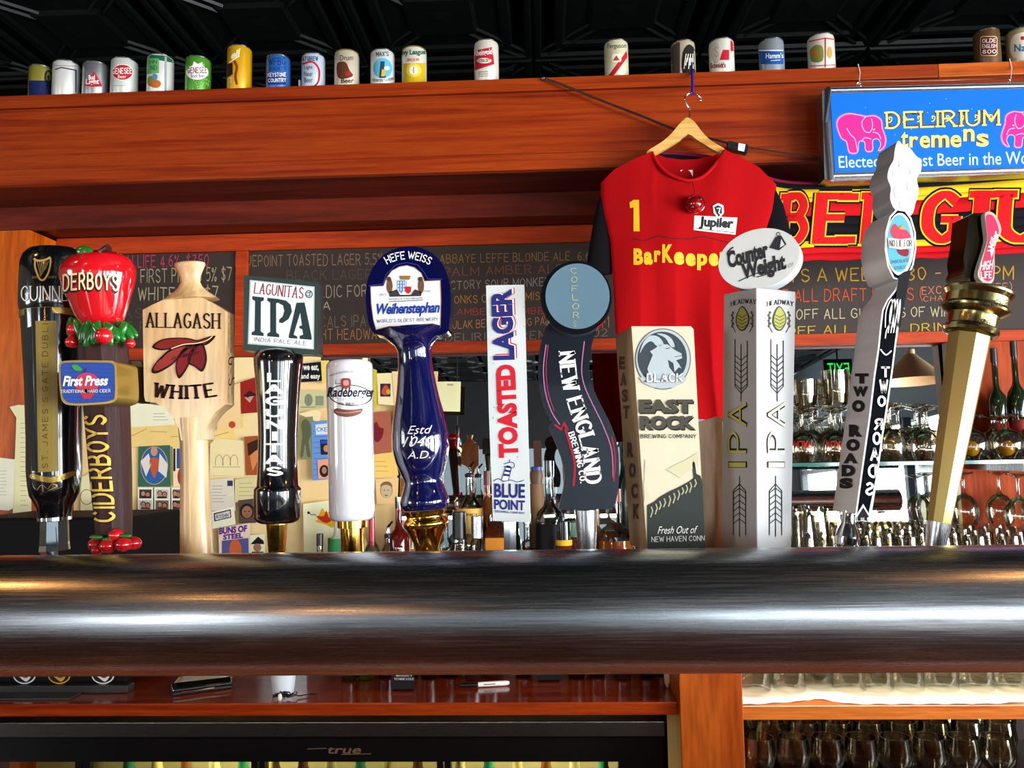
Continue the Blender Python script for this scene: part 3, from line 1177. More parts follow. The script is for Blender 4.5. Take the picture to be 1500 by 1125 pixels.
# 1 black stout handle with a gold harp
h = handle(81, 'tall glossy black handle with gold harp and gold strip, leftmost of all the handles', D=DH + .04)
DH = .925
ax = ((80, 757), (79, 365))
KB = pm('#07090C', 0.14, coat=1.0, var=0.02)
body = lf(DH, ax, [(757, 22), (742, 24), (734, 28), (724, 33), (712, 35), (702, 36), (688, 37), (640, 37), (560, 39), (480, 43), (458, 44)], KB, h, 'body', sq=.95)
head = lf(DH, ax, [(457.5, 45), (452, 47), (446, 48), (405, 47), (385, 45.5), (374, 42), (367, 35), (364.5, 24), (364, 10)], KB, h, 'head', sq=.85)
GD = pm('#A8893C', 0.3, metal=0.6, coat=.3)
lf(DH, ax, [(470, 42), (466, 45.5), (458, 46), (457.6, 46)], GD, h, 'gold_band', sq=.9)
lf(DH, ax, [(763, 20), (762, 22.5), (757.5, 22.5), (757, 21)], CHROME, h, 'collar')
lf(DH, ax, [(812, 17), (806, 21), (798, 20), (763.2, 19)], CHROME, h, 'ferrule', seg=8, smooth=0)
pr([(62, 772), (82, 772), (84, 800), (63, 802)], DH - .012, .004, pm('#5A6A78', .3, metal=.4), h, 'badge_plate')
d = Dec(on(body), 5)
d.poly([(52, 470), (83, 470), (86, 690), (56, 692)], ink('#8F7A35', .35), 0)
d.poly(smoothpts([(47, 694), (75, 699), (106, 690), (106, 697), (77, 707), (47, 701)], 4, True), GD, 1)
d.k("ST. JAMES'S GATE DUBLIN", up(62, 462, 70.5, 686), ink('#3A2E10'), 1, thick=.5, gap=2.6)
d.poly([(40, 480), (46, 478), (53, 690), (47, 690)], ink('#1A2026'), 0)
for yy in range(3):
    d.line(smoothpts([(55, 716 + yy), (62, 710), (70, 716), (76, 709), (84, 711 + yy), (70, 719)], 4), .8, GD, 1)
d.build('gold_print', h)
d = Dec(on(head), 5)
HG = ink('#C2A55A', .35)
d.line([(50, 379), (56, 382), (66, 381), (74, 377)], 3, HG, 1, 5)
d.line([(52, 382), (52, 392), (58, 408), (64, 410), (70, 402), (74, 388), (74, 378)], 2.6, HG, 1, 5)
for i in range(6):
    d.line([(55 + i * 3.2, 383), (60 + i * 1.4, 405 - i * 2.2)], .6, HG, 1)
d.k('ESTD', box(48, 405, 56, 408), HG, 1, thick=.6)
d.k('1759', box(71, 405, 82, 408), HG, 1, thick=.6)
d.k('GUINNESS', box(31, 419, 126, 441), WHT, 1, thick=.75, thin=.35, serif=.25)
d.build('lettering', h)
h.children[0]['label'] = 'glossy black body with recessed gold strip'

# 2 red apple handle
DH = .885
h = handle(167, 'tap handle with a big red apple on top of a brown bark post')
BARK = pm('#3E1710', .5, coat=0, spec=.3, var=.4, scale=8, bmp=.9, sx=14, sy=14, sz=1)
ax = ((168, 790), (150, 480))
post = lf(DH, ax, [(795, 24), (780, 26), (700, 30), (600, 33), (500, 36), (478, 34)], BARK, h, 'bark_post', seg=10, sq=.8, smooth=0)
RED = pm('#C8101A', .08, coat=1.0, var=.05, scale=20)
apple = lf(DH - .006, ((149, 475), (141, 365)), [(477, 22), (474, 29), (466, 33), (450, 39), (430, 46), (414, 51), (402, 53), (393, 52), (384, 47), (378, 40), (374, 31), (372.5, 20), (374, 10), (376, 2)], RED, h, 'apple', sq=.85, seg=48, smooth=80)
d = Dec(on(apple), 4)
CR = ink('#E8D9A8')
wp = lambda u, v: (93 + 89 * u, 428 - 32 * v + 6 * math.cos(u * PI) * 0 - 8 * math.sin(u * PI) + (6 - 8 * u))
d.k('DERBOYS', lambda u, v: (92 + 82 * u - 1, 429 - 27 * v - 3 * math.sin(u * PI) + 1.5), ink('#3A0A06'), 1, thick=1.5, thin=1.1, gap=.9, grow=.7)
d.k('DERBOYS', lambda u, v: (93 + 80 * u, 427 - 25 * v - 3 * math.sin(u * PI)), CR, 3, thick=1.1, thin=.8, gap=1.3)
d.build('lettering', h)
LEAF = pm('#1E7A24', .25, coat=.6, var=.3)
p = at(124, 368, DH - .028)
MB().ball(p, 13.5 * mpp(p), LEAF, 14, 8, 1, .35, .62, Matrix.Rotation(math.radians(8), 3, 'Y')).build('leaf', h, 80)
MB().tube([at(141, 377, DH - .02), at(147, 369, DH - .026), at(159, 363, DH - .03)], [.003, .003, .0045], pm('#3A1A14', .3, coat=.5), 10).build('apple_stem', h)
for i in range(15):
    a = i / 14
    x = 104 + 84 * a
    y = 478 + 6 * math.sin(a * PI) + RND.uniform(-3, 3)
    dd = DH - .034 * math.sin(a * PI) - .002
    p = at(x, y + 4, dd)
    MB().ball(p, .0105, LEAF, 10, 6, .55, .3, 1.25 + .3 * RND.random(), Matrix.Rotation(RND.uniform(-.9, .9), 3, 'Y')).build('garland_leaf', h, 80)
for x, y, r in ((108, 483, 10), (105, 501, 9), (152, 492, 12.5), (191, 503, 7)):
    p = at(x, y, DH - (.036 if x == 152 else .012))
    MB().ball(p, r * mpp(p), RED, 16, 10).build('small_apple', h, 80)
for x, y, r, z in ((141, 798, 11.5, .01), (158, 800, 12, -.004), (170, 784, 11, 0), (181, 798, 11.5, -.006), (196, 796, 11, .012), (143, 806, 9, -.002)):
    p = at(x, y, DH - .018 + z)
    MB().ball(p, r * mpp(p), RED, 16, 10, 1, 1, .88).build('small_apple', h, 80)
for x, y in ((141, 787), (158, 790), (184, 785)):
    p = at(x, y, DH - .022)
    MB().ball(p, .006, LEAF, 8, 5, 1.3, .6, .4).build('garland_leaf', h, 80)
lab = pr(smoothpts([(88, 531), (104, 528), (150, 528), (168, 530), (171, 545), (172, 580), (166, 589), (150, 592), (110, 594), (93, 590), (88, 575), (86, 545)], 3, True), DH - .052, .045, GD, h, 'label_frame', .002)
lab['label'] = 'gold-edged label plaque in blue'
pr([(190, 529), (206, 529), (211, 540), (212, 580), (206, 590), (192, 590)], DH + .004, .02, pm('#4A3A14', .3, metal=.5), h, 'rear_plaque', .003)
d = Dec(plane_y(DH - .052))
d.poly(smoothpts([(91, 533), (104, 531), (150, 531), (165, 533), (168, 545), (168, 580), (163, 586), (150, 589), (110, 591), (96, 587), (91, 575), (89, 545)], 3, True), ink('#2A4A9C'), 0)
for i in range(9):
    d.line([(92, 537 + i * 6), (130, 536 + i * 6), (166, 538 + i * 6)], .5, ink('#3E62B4'), 1)
d.poly(ell(128, 561, 18, 15, 24) , ink('#C23A56'), 2)
d.poly([(114, 570), (143, 570), (134, 584), (123, 584)], ink('#B8304A'), 2)
d.poly(smoothpts([(106, 536), (114, 535), (122, 542), (112, 543)], 4, True), ink('#3E9A3A'), 3)
d.line([(124, 545), (127, 540)], 1.2, ink('#3A1A14'), 3)
d.t('First Press', box(93, 551, 158, 566, 1, 3), WHT, .035, 4)
d.k('TRADITIONAL HARD CIDER', box(90, 571, 163, 576, 1), WHT, 4, thick=.9, thin=.6, serif=.2)
d.build('label_print', h)
d = Dec(on(post), 6)
d.k('CIDERBOYS', quad((134, 767), (120, 606), (157, 606), (171, 767)), ink('#2A120A'), 1, thick=1.2, gap=.8, grow=.5)
d.k('CIDERBOYS', quad((136, 765), (122, 608), (156, 608), (170, 765)), ink('#DDBB55'), 3, thick=.95, gap=1.1)
d.build('lettering', h)

# 3 maple paddle
h = handle(287, 'pale maple paddle handle with a dark red leaf and a turned knob on top')
ax = ((288, 806), (278, 386))
lf(DH + .012, ax, [(440, 42), (434, 34), (428, 25), (421, 18), (414, 14.5), (407, 15), (400, 17.5), (392, 21), (388, 22.5), (386, 22), (385, 19)], W_MAPLE, h, 'knob', sq=.62, smooth=60)
pad = pr([(209, 454), (222, 447), (237, 440), (250, 434), (264, 432), (280, 433), (296, 436), (312, 444), (330, 455), (330, 592), (317, 602), (307, 614), (301, 628), (299, 645), (265, 645), (262, 628), (255, 613), (243, 600), (228, 590), (213, 588), (211, 580)], DH, .026, W_MAPLE, h, 'paddle', .0016)
lf(DH + .012, ax, [(812, 24), (806, 23.5), (760, 22.5), (700, 20.5), (650, 20), (625, 22), (612, 22)], W_MAPLE, h, 'stem', sq=.85, smooth=60)
DKR = ink('#2A0E0A')
d = Dec(plane_y(DH))
d.k('ALLAGASH', quad((214, 458), (323, 459), (323, 482), (214, 480)), DKR, 1, thick=1.2, thin=.4, serif=.5, gap=1.2)
d.k('WHITE', arc(269, 450, 120, 21, 248, 293), DKR, 1, thick=1.05, thin=.45, serif=.3, gap=1.6) if False else d.k('WHITE', lambda u, v: (225 + 90 * u + (3 if u > .5 else -3) * (v - .5) * abs(u - .5) * 4 * -1, 584 - 21 * v - 4 * (2 * u - 1) ** 2 + 1), DKR, 1, thick=1.6, thin=.8, serif=.35, gap=1.4)
lobes = [[(312, 493), (300, 505), (280, 506), (262, 508), (240, 512), (227, 508), (235, 500), (250, 496), (275, 496), (290, 499)],
         [(290, 504), (275, 512), (262, 524), (250, 535), (232, 544), (225, 541), (233, 528), (250, 514), (270, 506)],
         [(292, 503), (282, 518), (276, 535), (264, 551), (259, 540), (262, 524), (272, 510)],
         [(294, 503), (301, 515), (302, 530), (296, 542), (286, 536), (277, 530), (280, 515)]]
for i, L in enumerate(lobes):
    S = smoothpts(L, 5, True)
    cx, cy = sum(a for a, b_ in S) / len(S), sum(b_ for a, b_ in S) / len(S)
    d.poly([(cx + (a - cx) * 1.09 , cy + (b_ - cy) * 1.14) for a, b_ in S], DKR, 1 + i * 0)
    d.poly(S, ink(['#7E221E', '#94322C', '#7E1E24', '#701A20'][i]), 3)
    d.line(S + [S[0]], 1.7, DKR, 4)
d.line([(312, 493), (305, 499), (292, 503), (270, 506), (250, 513), (236, 526)], 2.6, DKR, 4, 5)
d.line([(312, 493), (304, 499), (290, 503), (270, 505), (252, 511)], 1.4, ink('#EBD7A0'), 5, 5)
for i in range(6):
    d.line([(252 + i * 4, 528 - i), (255 + i * 4, 523 - i)], .9, DKR, 5)
    d.line([(270 + i * 4, 524 - i), (272 + i * 4, 519 - i)], .9, DKR, 5)
d.build('leaf_print', h)
d = Dec(on(pad))
d.k('ALLAGASH', quad((344, 465), (344, 578), (334, 581), (334, 463)), DKR, 1, thick=.85, thin=.3, serif=.35, gap=1.2)
d.build('side_lettering', h)

# 4 square plate on a black turned grip
h = handle(407, 'glossy black grip carrying a square green-edged plate with big dark letters')
GRN = pm('#1E3A38', .4, coat=.3, var=.3, scale=60, bmp=.1)
pl = pr([(357, 403), (467, 413), (465, 520), (356, 513)], DH, .022, GRN, h, 'plate', .0012)
d = Dec(plane_y(DH))
d.poly([(366, 410), (461, 420), (460, 512), (363, 504)], ink('#B8CCC8'), 0)
d.poly([(368, 412), (459, 422), (458, 510), (365, 502)], ink('#EDF2F2'), 1)
d.k('LAGUNITAS', quad((374, 414), (446, 421), (444, 438), (372, 430)), ink('#8A2430'), 2, thick=.95, thin=.45, serif=.3, gap=1.3)
q = quad((370, 434), (455, 443), (457, 498), (369, 491))
for tx, u0, u1 in (('I', 0, .2), ('I', .26, .46), ):
    d.poly([q(u0, v) for v in (0, .07)] + [q(u0 + .05, .12), q(u0 + .05, .88), q(u0, .92), q(u0, 1), q(u1, 1), q(u1, .92), q(u1 - .05, .88), q(u1 - .05, .12), q(u1, .07), q(u1, 0)], ink('#22383A'), 2)
d.poly([q(a, b_) for a, b_ in ((.43, 1), (.58, .98), (.66, .88), (.68, .7), (.62, .5), (.52, .38), (.46, .38), (.46, .46), (.52, .55), (.55, .7), (.53, .84), (.44, .9))], ink('#22383A'), 2)
d.poly([q(a, b_) for a, b_ in ((.76, .95), (.9, .98), (1.0, .1), (1.0, 0), (.8, 0), (.8, .08), (.86, .12), (.85, .26), (.8, .28), (.8, .34), (.845, .36), (.82, .7), (.7, .1), (.76, .06), (.76, 0), (.62, 0), (.62, .06))], ink('#22383A'), 2)
d.k('INDIA PALE ALE', quad((373, 494), (450, 500), (449, 506), (372, 500)), ink('#3E4A4C'), 2, thick=.6, gap=1.5)
d.poly(ell(453, 431, 5.5, 6, 14), ink('#3A4648'), 2)
d.poly(ell(453, 431, 4, 4.5, 12), ink('#DDE4E4'), 3)
d.line([(450, 430), (455, 428), (454, 434), (450, 433)], 1.2, ink('#3A4648'), 4)
d.build('plate_print', h)
ax = ((406, 766), (408, 515))
grip = lf(DH + .012, ax, [(766, 24), (763, 30), (757, 33), (720, 33.5), (716, 33.5), (713, 31), (711, 29.5), (680, 28), (640, 27.5), (600, 29), (560, 32), (535, 34.5), (523, 35), (516, 31), (513, 24)], KB, h, 'grip', smooth=50)
lf(DH + .012, ax, [(812, 11), (806, 12.5), (768, 15.5), (765, 15.5)], GOLD, h, 'ferrule', seg=12, smooth=0)
d = Dec(on(grip), 5)
for i, ch in enumerate('LAGUNITAS'):
    wd = [20, 26, 26, 26, 27, 9, 27, 27, 25][i]
    y0 = 546 + i * 17.2
    d.k(ch, box(401.5 - wd / 2, y0, 401.5 + wd / 2, y0 + 13.6), WHT, 1, thick=1.45, thin=1.5)
d.build('lettering', h)

# 5 white ceramic cylinder
h = handle(515, 'plain white ceramic cylinder handle with a black script oval and brass foot')
ax = ((516, 762), (512, 528))
CER = pm('#D9D9DE', .1, coat=1.0, var=.01)
cyl = lf(DH, ax, [(762, 25), (761, 29), (757, 32), (750, 33), (640, 33.5), (542, 34), (534, 33), (530, 30), (528.5, 24)], CER, h, 'cylinder', smooth=50)
lf(DH, ax, [(773, 19), (772.5, 21.5), (761, 21.5)], GOLD, h, 'collar')
lf(DH, ax, [(812, 17), (806, 17), (773.5, 17)], GOLD, h, 'ferrule')
d = Dec(on(cyl), 4)
BK = ink('#17171A')
d.line(ell(513, 579, 31, 15, 40, 0, 359, 4), 1.2, BK, 1)
d.poly(ell(513, 577, 29, 8, 24), ink('#D9D9DE', .1), 2)
d.t('Radeberger', box(479, 567, 546, 586, 0, 4), BK, .02, 3)
d.k('PILSNER', box(497, 590, 519, 593.5), BK, 3, thick=.8)
d.k("ANNO IN RADEBERG DEUTSCHLAND", lambda u, v: (483 + 55 * u, 552 - 3 * v - 6 * math.sin(u * PI)), BK, 2, thick=.5)
CRD = ink('#8A4038')
d.poly(rrect(500, 554, 514, 568, 4), CRD, 2)
d.poly([(500, 560), (514, 560), (507, 573)], CRD, 2)
d.poly(rrect(503, 557, 511, 565, 3), ink('#C88A80'), 3)
d.line([(492, 556), (492, 562), (500, 562)], .6, BK, 2)
d.poly(smoothpts([(489, 602), (494, 598), (506, 600), (520, 600), (530, 598), (531, 602), (524, 608), (508, 611), (494, 608)], 3, True), ink('#7A4A3A'), 1)
d.line([(492, 603), (506, 605), (528, 602)], 1.2, ink('#B08A7A'), 2, 4)
d.build('script_print', h)

# 6 deep blue arched handle
h = handle(622, 'deep blue ceramic handle with arched head, white crest plate and gold foot')
NAVY = pm('#070A3C', .08, coat=1.0, var=.03)
arch = [(539, 470), (536, 445), (536, 425), (540, 405), (550, 386), (564, 372), (580, 364), (598, 361), (616, 363), (633, 371), (647, 385), (656, 405), (660, 430), (660, 455), (658, 474), (656, 486), (644, 491), (632, 492), (605, 497), (575, 494), (552, 490), (545, 484)]
hd = pr(smoothpts(arch, 3, True), DH - .006, .03, NAVY, h, 'head', .004, bseg=4)
ax = ((622.5, 742), (606, 500))
bod = lf(DH + .01, ax, [(746, 31), (743, 34), (738, 36), (732, 36), (720, 32), (708, 28), (702, 28), (692, 32), (676, 38), (655, 42), (635, 41.5), (612, 38), (585, 32), (560, 28), (535, 25), (515, 24.5), (505, 28), (497, 37), (490, 46), (484, 50)], NAVY, h, 'body', smooth=60)
lf(DH + .01, ax, [(812, 18), (804, 18), (795, 20), (782, 25), (774, 30), (769, 33), (764, 33.5), (761, 31), (757, 28.5), (754, 29), (751, 31), (747, 32)], GOLD, h, 'gold_foot', smooth=50)
d = Dec(plane_y(DH - .006))
pan = [(543, 420), (562, 419), (566, 408), (574, 397), (585, 391), (596, 389), (607, 392), (617, 400), (622, 412), (645, 411), (646, 440), (645, 477), (634, 474), (620, 475), (604, 484), (590, 478), (570, 478), (551, 483), (547, 468), (544, 445)]
d.poly(pan, ink('#E6EAEC'), 0)
d.line(pan + [pan[0]], 1.0, ink('#B08058'), 1)
d.line([(540, 419), (561, 416), (566, 402), (580, 388), (596, 385), (612, 388), (622, 400), (627, 409), (648, 409)], .8, ink('#2A3AA0'), 1)
d.k('HEFE WEISS', arc(596, 438, 59, 14, 121, 59) if False else (lambda u, v: (597 + (61 + 12 * v) * math.cos(math.radians(119 - 60 * u)), 441 - (61 + 12 * v) * math.sin(math.radians(119 - 60 * u)))), WHT, 1, thick=.95, gap=1.0)
for x in (571, 617):
    d.poly(ell(x, 419, 4.5, 11, 12), ink('#6A4A34'), 2)
    d.poly(ell(x - 1, 409, 3.5, 3.5, 10), ink('#4A3224'), 3)
d.poly([(582, 411), (594, 411), (593, 424), (588, 430), (583, 424)], ink('#5A88C8'), 2)
for i in range(3):
    for j in range(3):
        d.poly([(583 + i * 4, 412 + j * 5), (585 + i * 4, 414 + j * 5), (583 + i * 4, 417 + j * 5)], ink('#F0F4F8'), 3)
d.poly([(596, 411), (604, 411), (604, 424), (600, 428), (596, 424)], ink('#E8E8E8'), 2)
d.poly([(594, 420), (603, 420), (602, 428), (598, 431), (594, 427)], ink('#C02020'), 3)
d.poly([(585, 404), (602, 404), (600, 410), (587, 410)], ink('#8A6A2A'), 2)
d.poly([(570, 428), (582, 424), (586, 432), (602, 432), (608, 424), (618, 428), (617, 434), (571, 435)], ink('#3A3430'), 2)
d.k('BAYERISCHE STAATSBRAUEREI', box(570, 437, 620, 440, 1.5), BK, 2, thick=.7)
d.line([(570, 442), (620, 440)], .9, BK, 2)
d.k('SINCE', box(555, 430, 567, 433.5), BK, 2, thick=.5)
d.k('1040', box(621, 425, 631, 428.5), BK, 2, thick=.5)
d.t('Weihenstephan', box(548, 445, 642, 466, 3, 4), ink('#14348E'), .03, 2, ls=.95)
d.k("WORLD'S OLDEST BREWERY", box(552, 468, 642, 473, 3), BK, 2, thick=.75, thin=.5)
d.build('crest_plate_print', h)
d = Dec(on(bod), 4)
for tx, bx in (('Estd', (597, 624, 628, 636, 1, 5)), ('1040', (590, 640, 630, 655, 2, 7)), ('A.D.', (597, 661, 630, 672, 1, 3))):
    d.t(tx, box(*bx), WHT, -.005, 1)
d.build('lettering', h)

# 7 flat white board
h = handle(748, 'flat white painted board handle, its lettering reading upwards in blue and red')
WB = pm('#D5DCDA', .45, var=.12, scale=30, bmp=.1)
bdh = pr([(712, 418), (768, 417), (770, 500), (777, 765), (722, 763), (716, 600)], DH, .02, WB, h, 'board', .0012)
lf(DH + .01, ((747, 812), (747, 760)), [(812, 10), (764, 10)], metal('#A8B0B6', .15, .05, 'z'), h, 'ferrule', seg=6, smooth=0, rot=.5)
d = Dec(plane_y(DH))
NV, RD = ink('#20266E'), ink('#C8182A')
d.t('LAGER', quad((726, 526), (722, 423), (754, 421), (758, 525)), RD, .06, 1)
d.t('LAGER', quad((725, 527), (720.5, 424), (752.5, 422), (756.5, 526)), WHT, .045, 2)
d.t('LAGER', quad((723, 528), (719, 425), (750, 423), (754.5, 527)), NV, .05, 3)
d.t('TOASTED', quad((731, 671), (726, 535), (755, 533), (760, 670)), RD, .055, 1)
d.t('BLUE', box(724, 708, 769, 729, -1), NV, .03, 1)
d.t('POINT', box(724, 731, 769, 746, -2), NV, .03, 1)
d.k('BREWING COMPANY', box(725, 747, 769, 750.5, -3), NV, 1, thick=.9)
d.line([(723, 705), (730, 701), (738, 705), (748, 703), (758, 706), (768, 703)], 1, NV, 1, 4)
d.poly([(735, 703), (741, 684), (749, 685), (745, 704)], ink('#E8ECEA'), 1)
for i in range(3):
    d.poly([(737.5 + i * 2, 697 - i * 6), (746 + i * 1.0, 698 - i * 6), (746.5 + i, 695 - i * 6), (738.5 + i * 2, 693.5 - i * 6)], NV, 2)
d.line([(735, 703), (741, 684), (749, 685), (745, 704)], .8, NV, 2)
d.line([(738, 683), (752, 685), (753, 679), (748, 677), (738, 680)], 1, NV, 2, 3)
d.line([(746, 677), (747, 673)], 1, NV, 2)
for i in range(14):
    x, y = RND.uniform(718, 770), RND.uniform(430, 755)
    d.poly(ell(x, y, RND.uniform(.5, 1.6), RND.uniform(.5, 2.2), 6), ink('#9AA8A4'), 0)
d.build('painted_lettering', h)

# 8 black disc on a curved black blade
h = handle(860, 'curved black blade handle with a grey-blue chalk disc on top')
LB = [(806, 470), (797, 487), (791, 510), (788, 535), (789, 560), (794, 585), (801, 605), (809, 618), (803, 626), (810, 640), (819, 662), (826, 686), (827, 705), (823, 728), (817, 747)]
RB = [(898, 746), (905, 722), (907, 690), (905, 655), (896, 625), (884, 600), (873, 578), (866, 556), (863, 532), (867, 505), (875, 480)]
LS = smoothpts(LB[:8], 3) + smoothpts(LB[8:], 3)
NB = pm('#161A24', .2, coat=.7, var=.1)
EDGE = pm('#3A2A20', .3, coat=.5, var=.3, scale=30)
bl = pr(LS + smoothpts(RB, 3), DH, .026, NB, h, 'blade', .0015, side=EDGE)
dc = pr(ell(844, 436, 52, 54, 48), DH - .008, .034, pm('#0C0E12', .15, coat=.8), h, 'disc', .002)
d = Dec(plane_y(DH - .008))
d.poly(ell(846, 434, 47, 48, 48), pm('#5E7C8C', .8, var=.08, scale=60, spec=.2), 0)
CY = pm('#C8C88A', .9, var=.3, scale=400)
for i, ch in enumerate('COFLOR'):
    d.k(ch, box(836 + i * .6, 392 + i * 13, 845 + i * .8, 401 + i * 13), CY, 1, thick=.6, jit=.2)
d.k(':S', box(838, 470, 844, 479), CY, 1, thick=.6, jit=.2)
d.build('chalk_face', h)
d = Dec(plane_y(DH))
PK, RDD = ink('#A86A9A'), ink('#A01C34')
d.line([(800, 505), (796, 540), (799, 575), (808, 603), (820, 622)], 1.6, PK, 1, 5)
d.line([(803, 505), (800, 540), (803, 575), (812, 602)], 1, ink('#B03050'), 1, 5)
d.line([(856, 500), (852, 540), (856, 565), (868, 592), (884, 625), (896, 660), (898, 700)], 1.6, PK, 1, 5)
d.line([(896, 640), (901, 670), (899, 706)], 2, RDD, 2, 5)
d.line([(812, 622), (822, 629), (826, 620), (832, 630)], 3, RDD, 2)
d.line([(828, 628), (836, 655), (842, 680), (840, 712)], 3.2, RDD, 2, 5)
path = [(818, 516), (823, 560), (835, 605), (850, 650), (858, 710)]
d.k('NEW ENGLAND', along([(x + 0, y) for x, y in path], 24), WHT, 2, thick=1.5, thin=.55, serif=.45, gap=.9)
d.k('BREWING CO.', along([(832, 634), (840, 660), (846, 685), (850, 708)], 9), WHT, 2, thick=1.5, thin=.8, gap=1.0)
d.build('lettering', h)
lf(DH + .012, ((860, 812), (858, 745)), [(812, 12), (806, 13), (770, 15), (747, 16)], metal('#C8CCD0', .3, .15, 'z'), h, 'ferrule')

# 9 cream box with goat roundel
h = handle(962, 'cream square box handle with a goat roundel and a dark cliff at its foot')
CRM = pm('#DCD2B4', .4, var=.05)
TAN = pm('#A88E6C', .45, var=.12)
bx9 = MB()
f9 = [(925, 478), (1012, 478), (1016, 482), (1033, 806), (948, 808)]
ext9 = Vector((-.012, .062, 0))
bx9.prism(outline(f9, DH), ext9, CRM, TAN)
bx9 = bx9.build('box_body', h, 30, bevel=.0015)
d = Dec(plane_y(DH))
d.poly(ell(971, 526, 41, 45, 44), ink('#5A6870'), 0)
d.poly(ell(971, 526, 39.5, 43.5, 44), ink('#B4C0C4'), 1)
d.poly(ell(970, 525, 36, 39, 44), ink('#3A444A'), 2)
GT = ink('#B4C0C4')
goat = [(952, 553), (948, 540), (956, 520), (952, 515), (960, 510), (968, 504), (978, 505), (990, 514), (998, 518), (999, 525), (990, 528), (994, 533), (998, 540), (994, 538), (988, 545), (986, 532), (978, 527), (980, 538), (992, 553), (996, 560), (940, 560)]
d.poly(goat, GT, 3)
d.poly(smoothpts([(972, 505), (965, 494), (952, 492), (942, 502), (937, 518), (944, 506), (954, 500), (963, 508)], 3, True), GT, 3)
d.poly(smoothpts([(982, 507), (974, 495), (962, 489), (974, 490), (984, 497), (988, 508)], 3, True), GT, 3)
d.line([(975, 511), (981, 510)], 1.2, ink('#3A444A'), 4)
d.line([(988, 523), (998, 521)], .8, ink('#3A444A'), 4)
d.poly([(936, 553), (1006, 553), (1001, 561), (985, 568), (957, 568), (942, 561)], GT, 3)
d.k('BLACK', box(948, 548, 1001, 561), ink('#8E9CA2'), 5, thick=1.2, gap=1.2)
d.k('BLACK', box(947, 547, 1000, 560), ink('#E4EAEC'), 6, thick=1.2, gap=1.2)
DG = ink('#4A473E')
for tx, y0, x0, x1, nx in (('EAST', 585, 936, 1015, 4), ('ROCK', 609, 937, 1018, 4)):
    d.t(tx, box(x0 + 1.6, y0 + 2, x1 + 1.6, y0 + 22), ink('#24221C'), .06, 1)
    d.t(tx, box(x0, y0, x1, y0 + 20), DG, .06, 3)
d.k('BREWING COMPANY', box(938, 636, 1020, 642), DG, 2, thick=1.0)
CL = [(948, 740), (958, 735), (966, 728), (980, 720), (995, 713), (1008, 706), (1016, 700), (1014, 680), (1015, 668), (1018, 680), (1020, 694), (1026, 697), (1029, 708), (1033, 804), (948, 806)]
d.poly(CL, ink('#343A36'), 1)
d.poly([(945, 672), (951, 678), (948, 690), (943, 705), (944, 735), (952, 730), (944, 700)], ink('#D6CFB0'), 1)
d.poly([(976, 688), (990, 680), (1000, 676), (1014, 668), (1022, 662), (1023, 682), (1008, 690), (996, 700), (988, 695)], ink('#D2CBA4'), 1)
for i in range(11):
    x = 954 + i * 6.4 + RND.uniform(-1, 1)
    y = 742 - i * 4.0
    d.line([(x, y), (x + 2, y + 6), (x - 1, y + 10 + RND.uniform(0, 6))], 1.8, ink('#B4B08A'), 2)
d.t('Fresh Out of', box(963, 771, 1019, 782, 1, 3), WHT, .0, 2)
d.k('NEW HAVEN CONN', box(954, 786, 1032, 794, 2), WHT, 2, thick=.7)
d.build('label_print', h)
d = Dec(on(bx9))
for i, ch in enumerate('EAST'):
    d.t(ch, box(907.5 + i * 2, 522 + i * 24, 915.5 + i * 2, 541 + i * 24), ink('#4A4236'), .05)
for i, ch in enumerate('ROCK'):
    d.t(ch, box(919 + i * 3, 648 + i * 30, 928 + i * 3, 670 + i * 30), ink('#4A4236'), .05)
d.build('side_lettering', h)

# 10 bare wooden board behind
h = handle(1044, 'bare pale wooden board handle between the cream box and the grey square column')
pr([(1024, 618), (1050, 610), (1058, 612), (1062, 812), (1030, 812)], DH + .05, .018, W_PALE, h, 'board', .001)

# 11 grey square column with an oval head
h = handle(1109, 'grey-white square column handle standing corner-on with an oval script head')
GY = pm('#AEB0B0', .45, var=.1, scale=18, bmp=.05)
mb = MB()
top = [at(1060, 431, DH + .03), at(1108, 421, DH - .012), at(1166, 427, DH + .03)]
bot = [at(1056, 808, DH + .03), at(1109, 809, DH - .012), at(1159, 808, DH + .03)]
top.append(top[0] + top[2] - top[1])
for i_ in (0, 2):
    nn = (top[i_] - top[1]).cross(bot[1] - top[1])
    dr = ray(*((1056, 808) if i_ == 0 else (1159, 808)))
    bot[i_] = CAM + dr * ((top[1] - CAM).dot(nn) / dr.dot(nn))
bot.append(bot[0] + bot[2] - bot[1])
mb.rings([bot, top], GY)
col11 = mb.build('column', h, 0, bevel=.0015)
ov = ell(1112, 379, 61, 43, 44, rot=-17)
ovo = MB().prism(outline(ov, DH - .004), Vector((.012, .026, 0)), pm('#B9B9B5', .5, var=.08, scale=30), pm('#D5DADB', .35)).build('oval_head', h, 50, bevel=.0015)
d = Dec(plane_y(DH - .004))


def rotq(x0, y0, x1, y1, a, cx=1112, cy=379):
    c, s_ = math.cos(math.radians(a)), math.sin(math.radians(a))
    g = box(x0, y0, x1, y1, 0, 4)
    return lambda u, v: (cx + (g(u, v)[0] - cx) * c + (g(u, v)[1] - cy) * s_, cy - (g(u, v)[0] - cx) * s_ + (g(u, v)[1] - cy) * c)


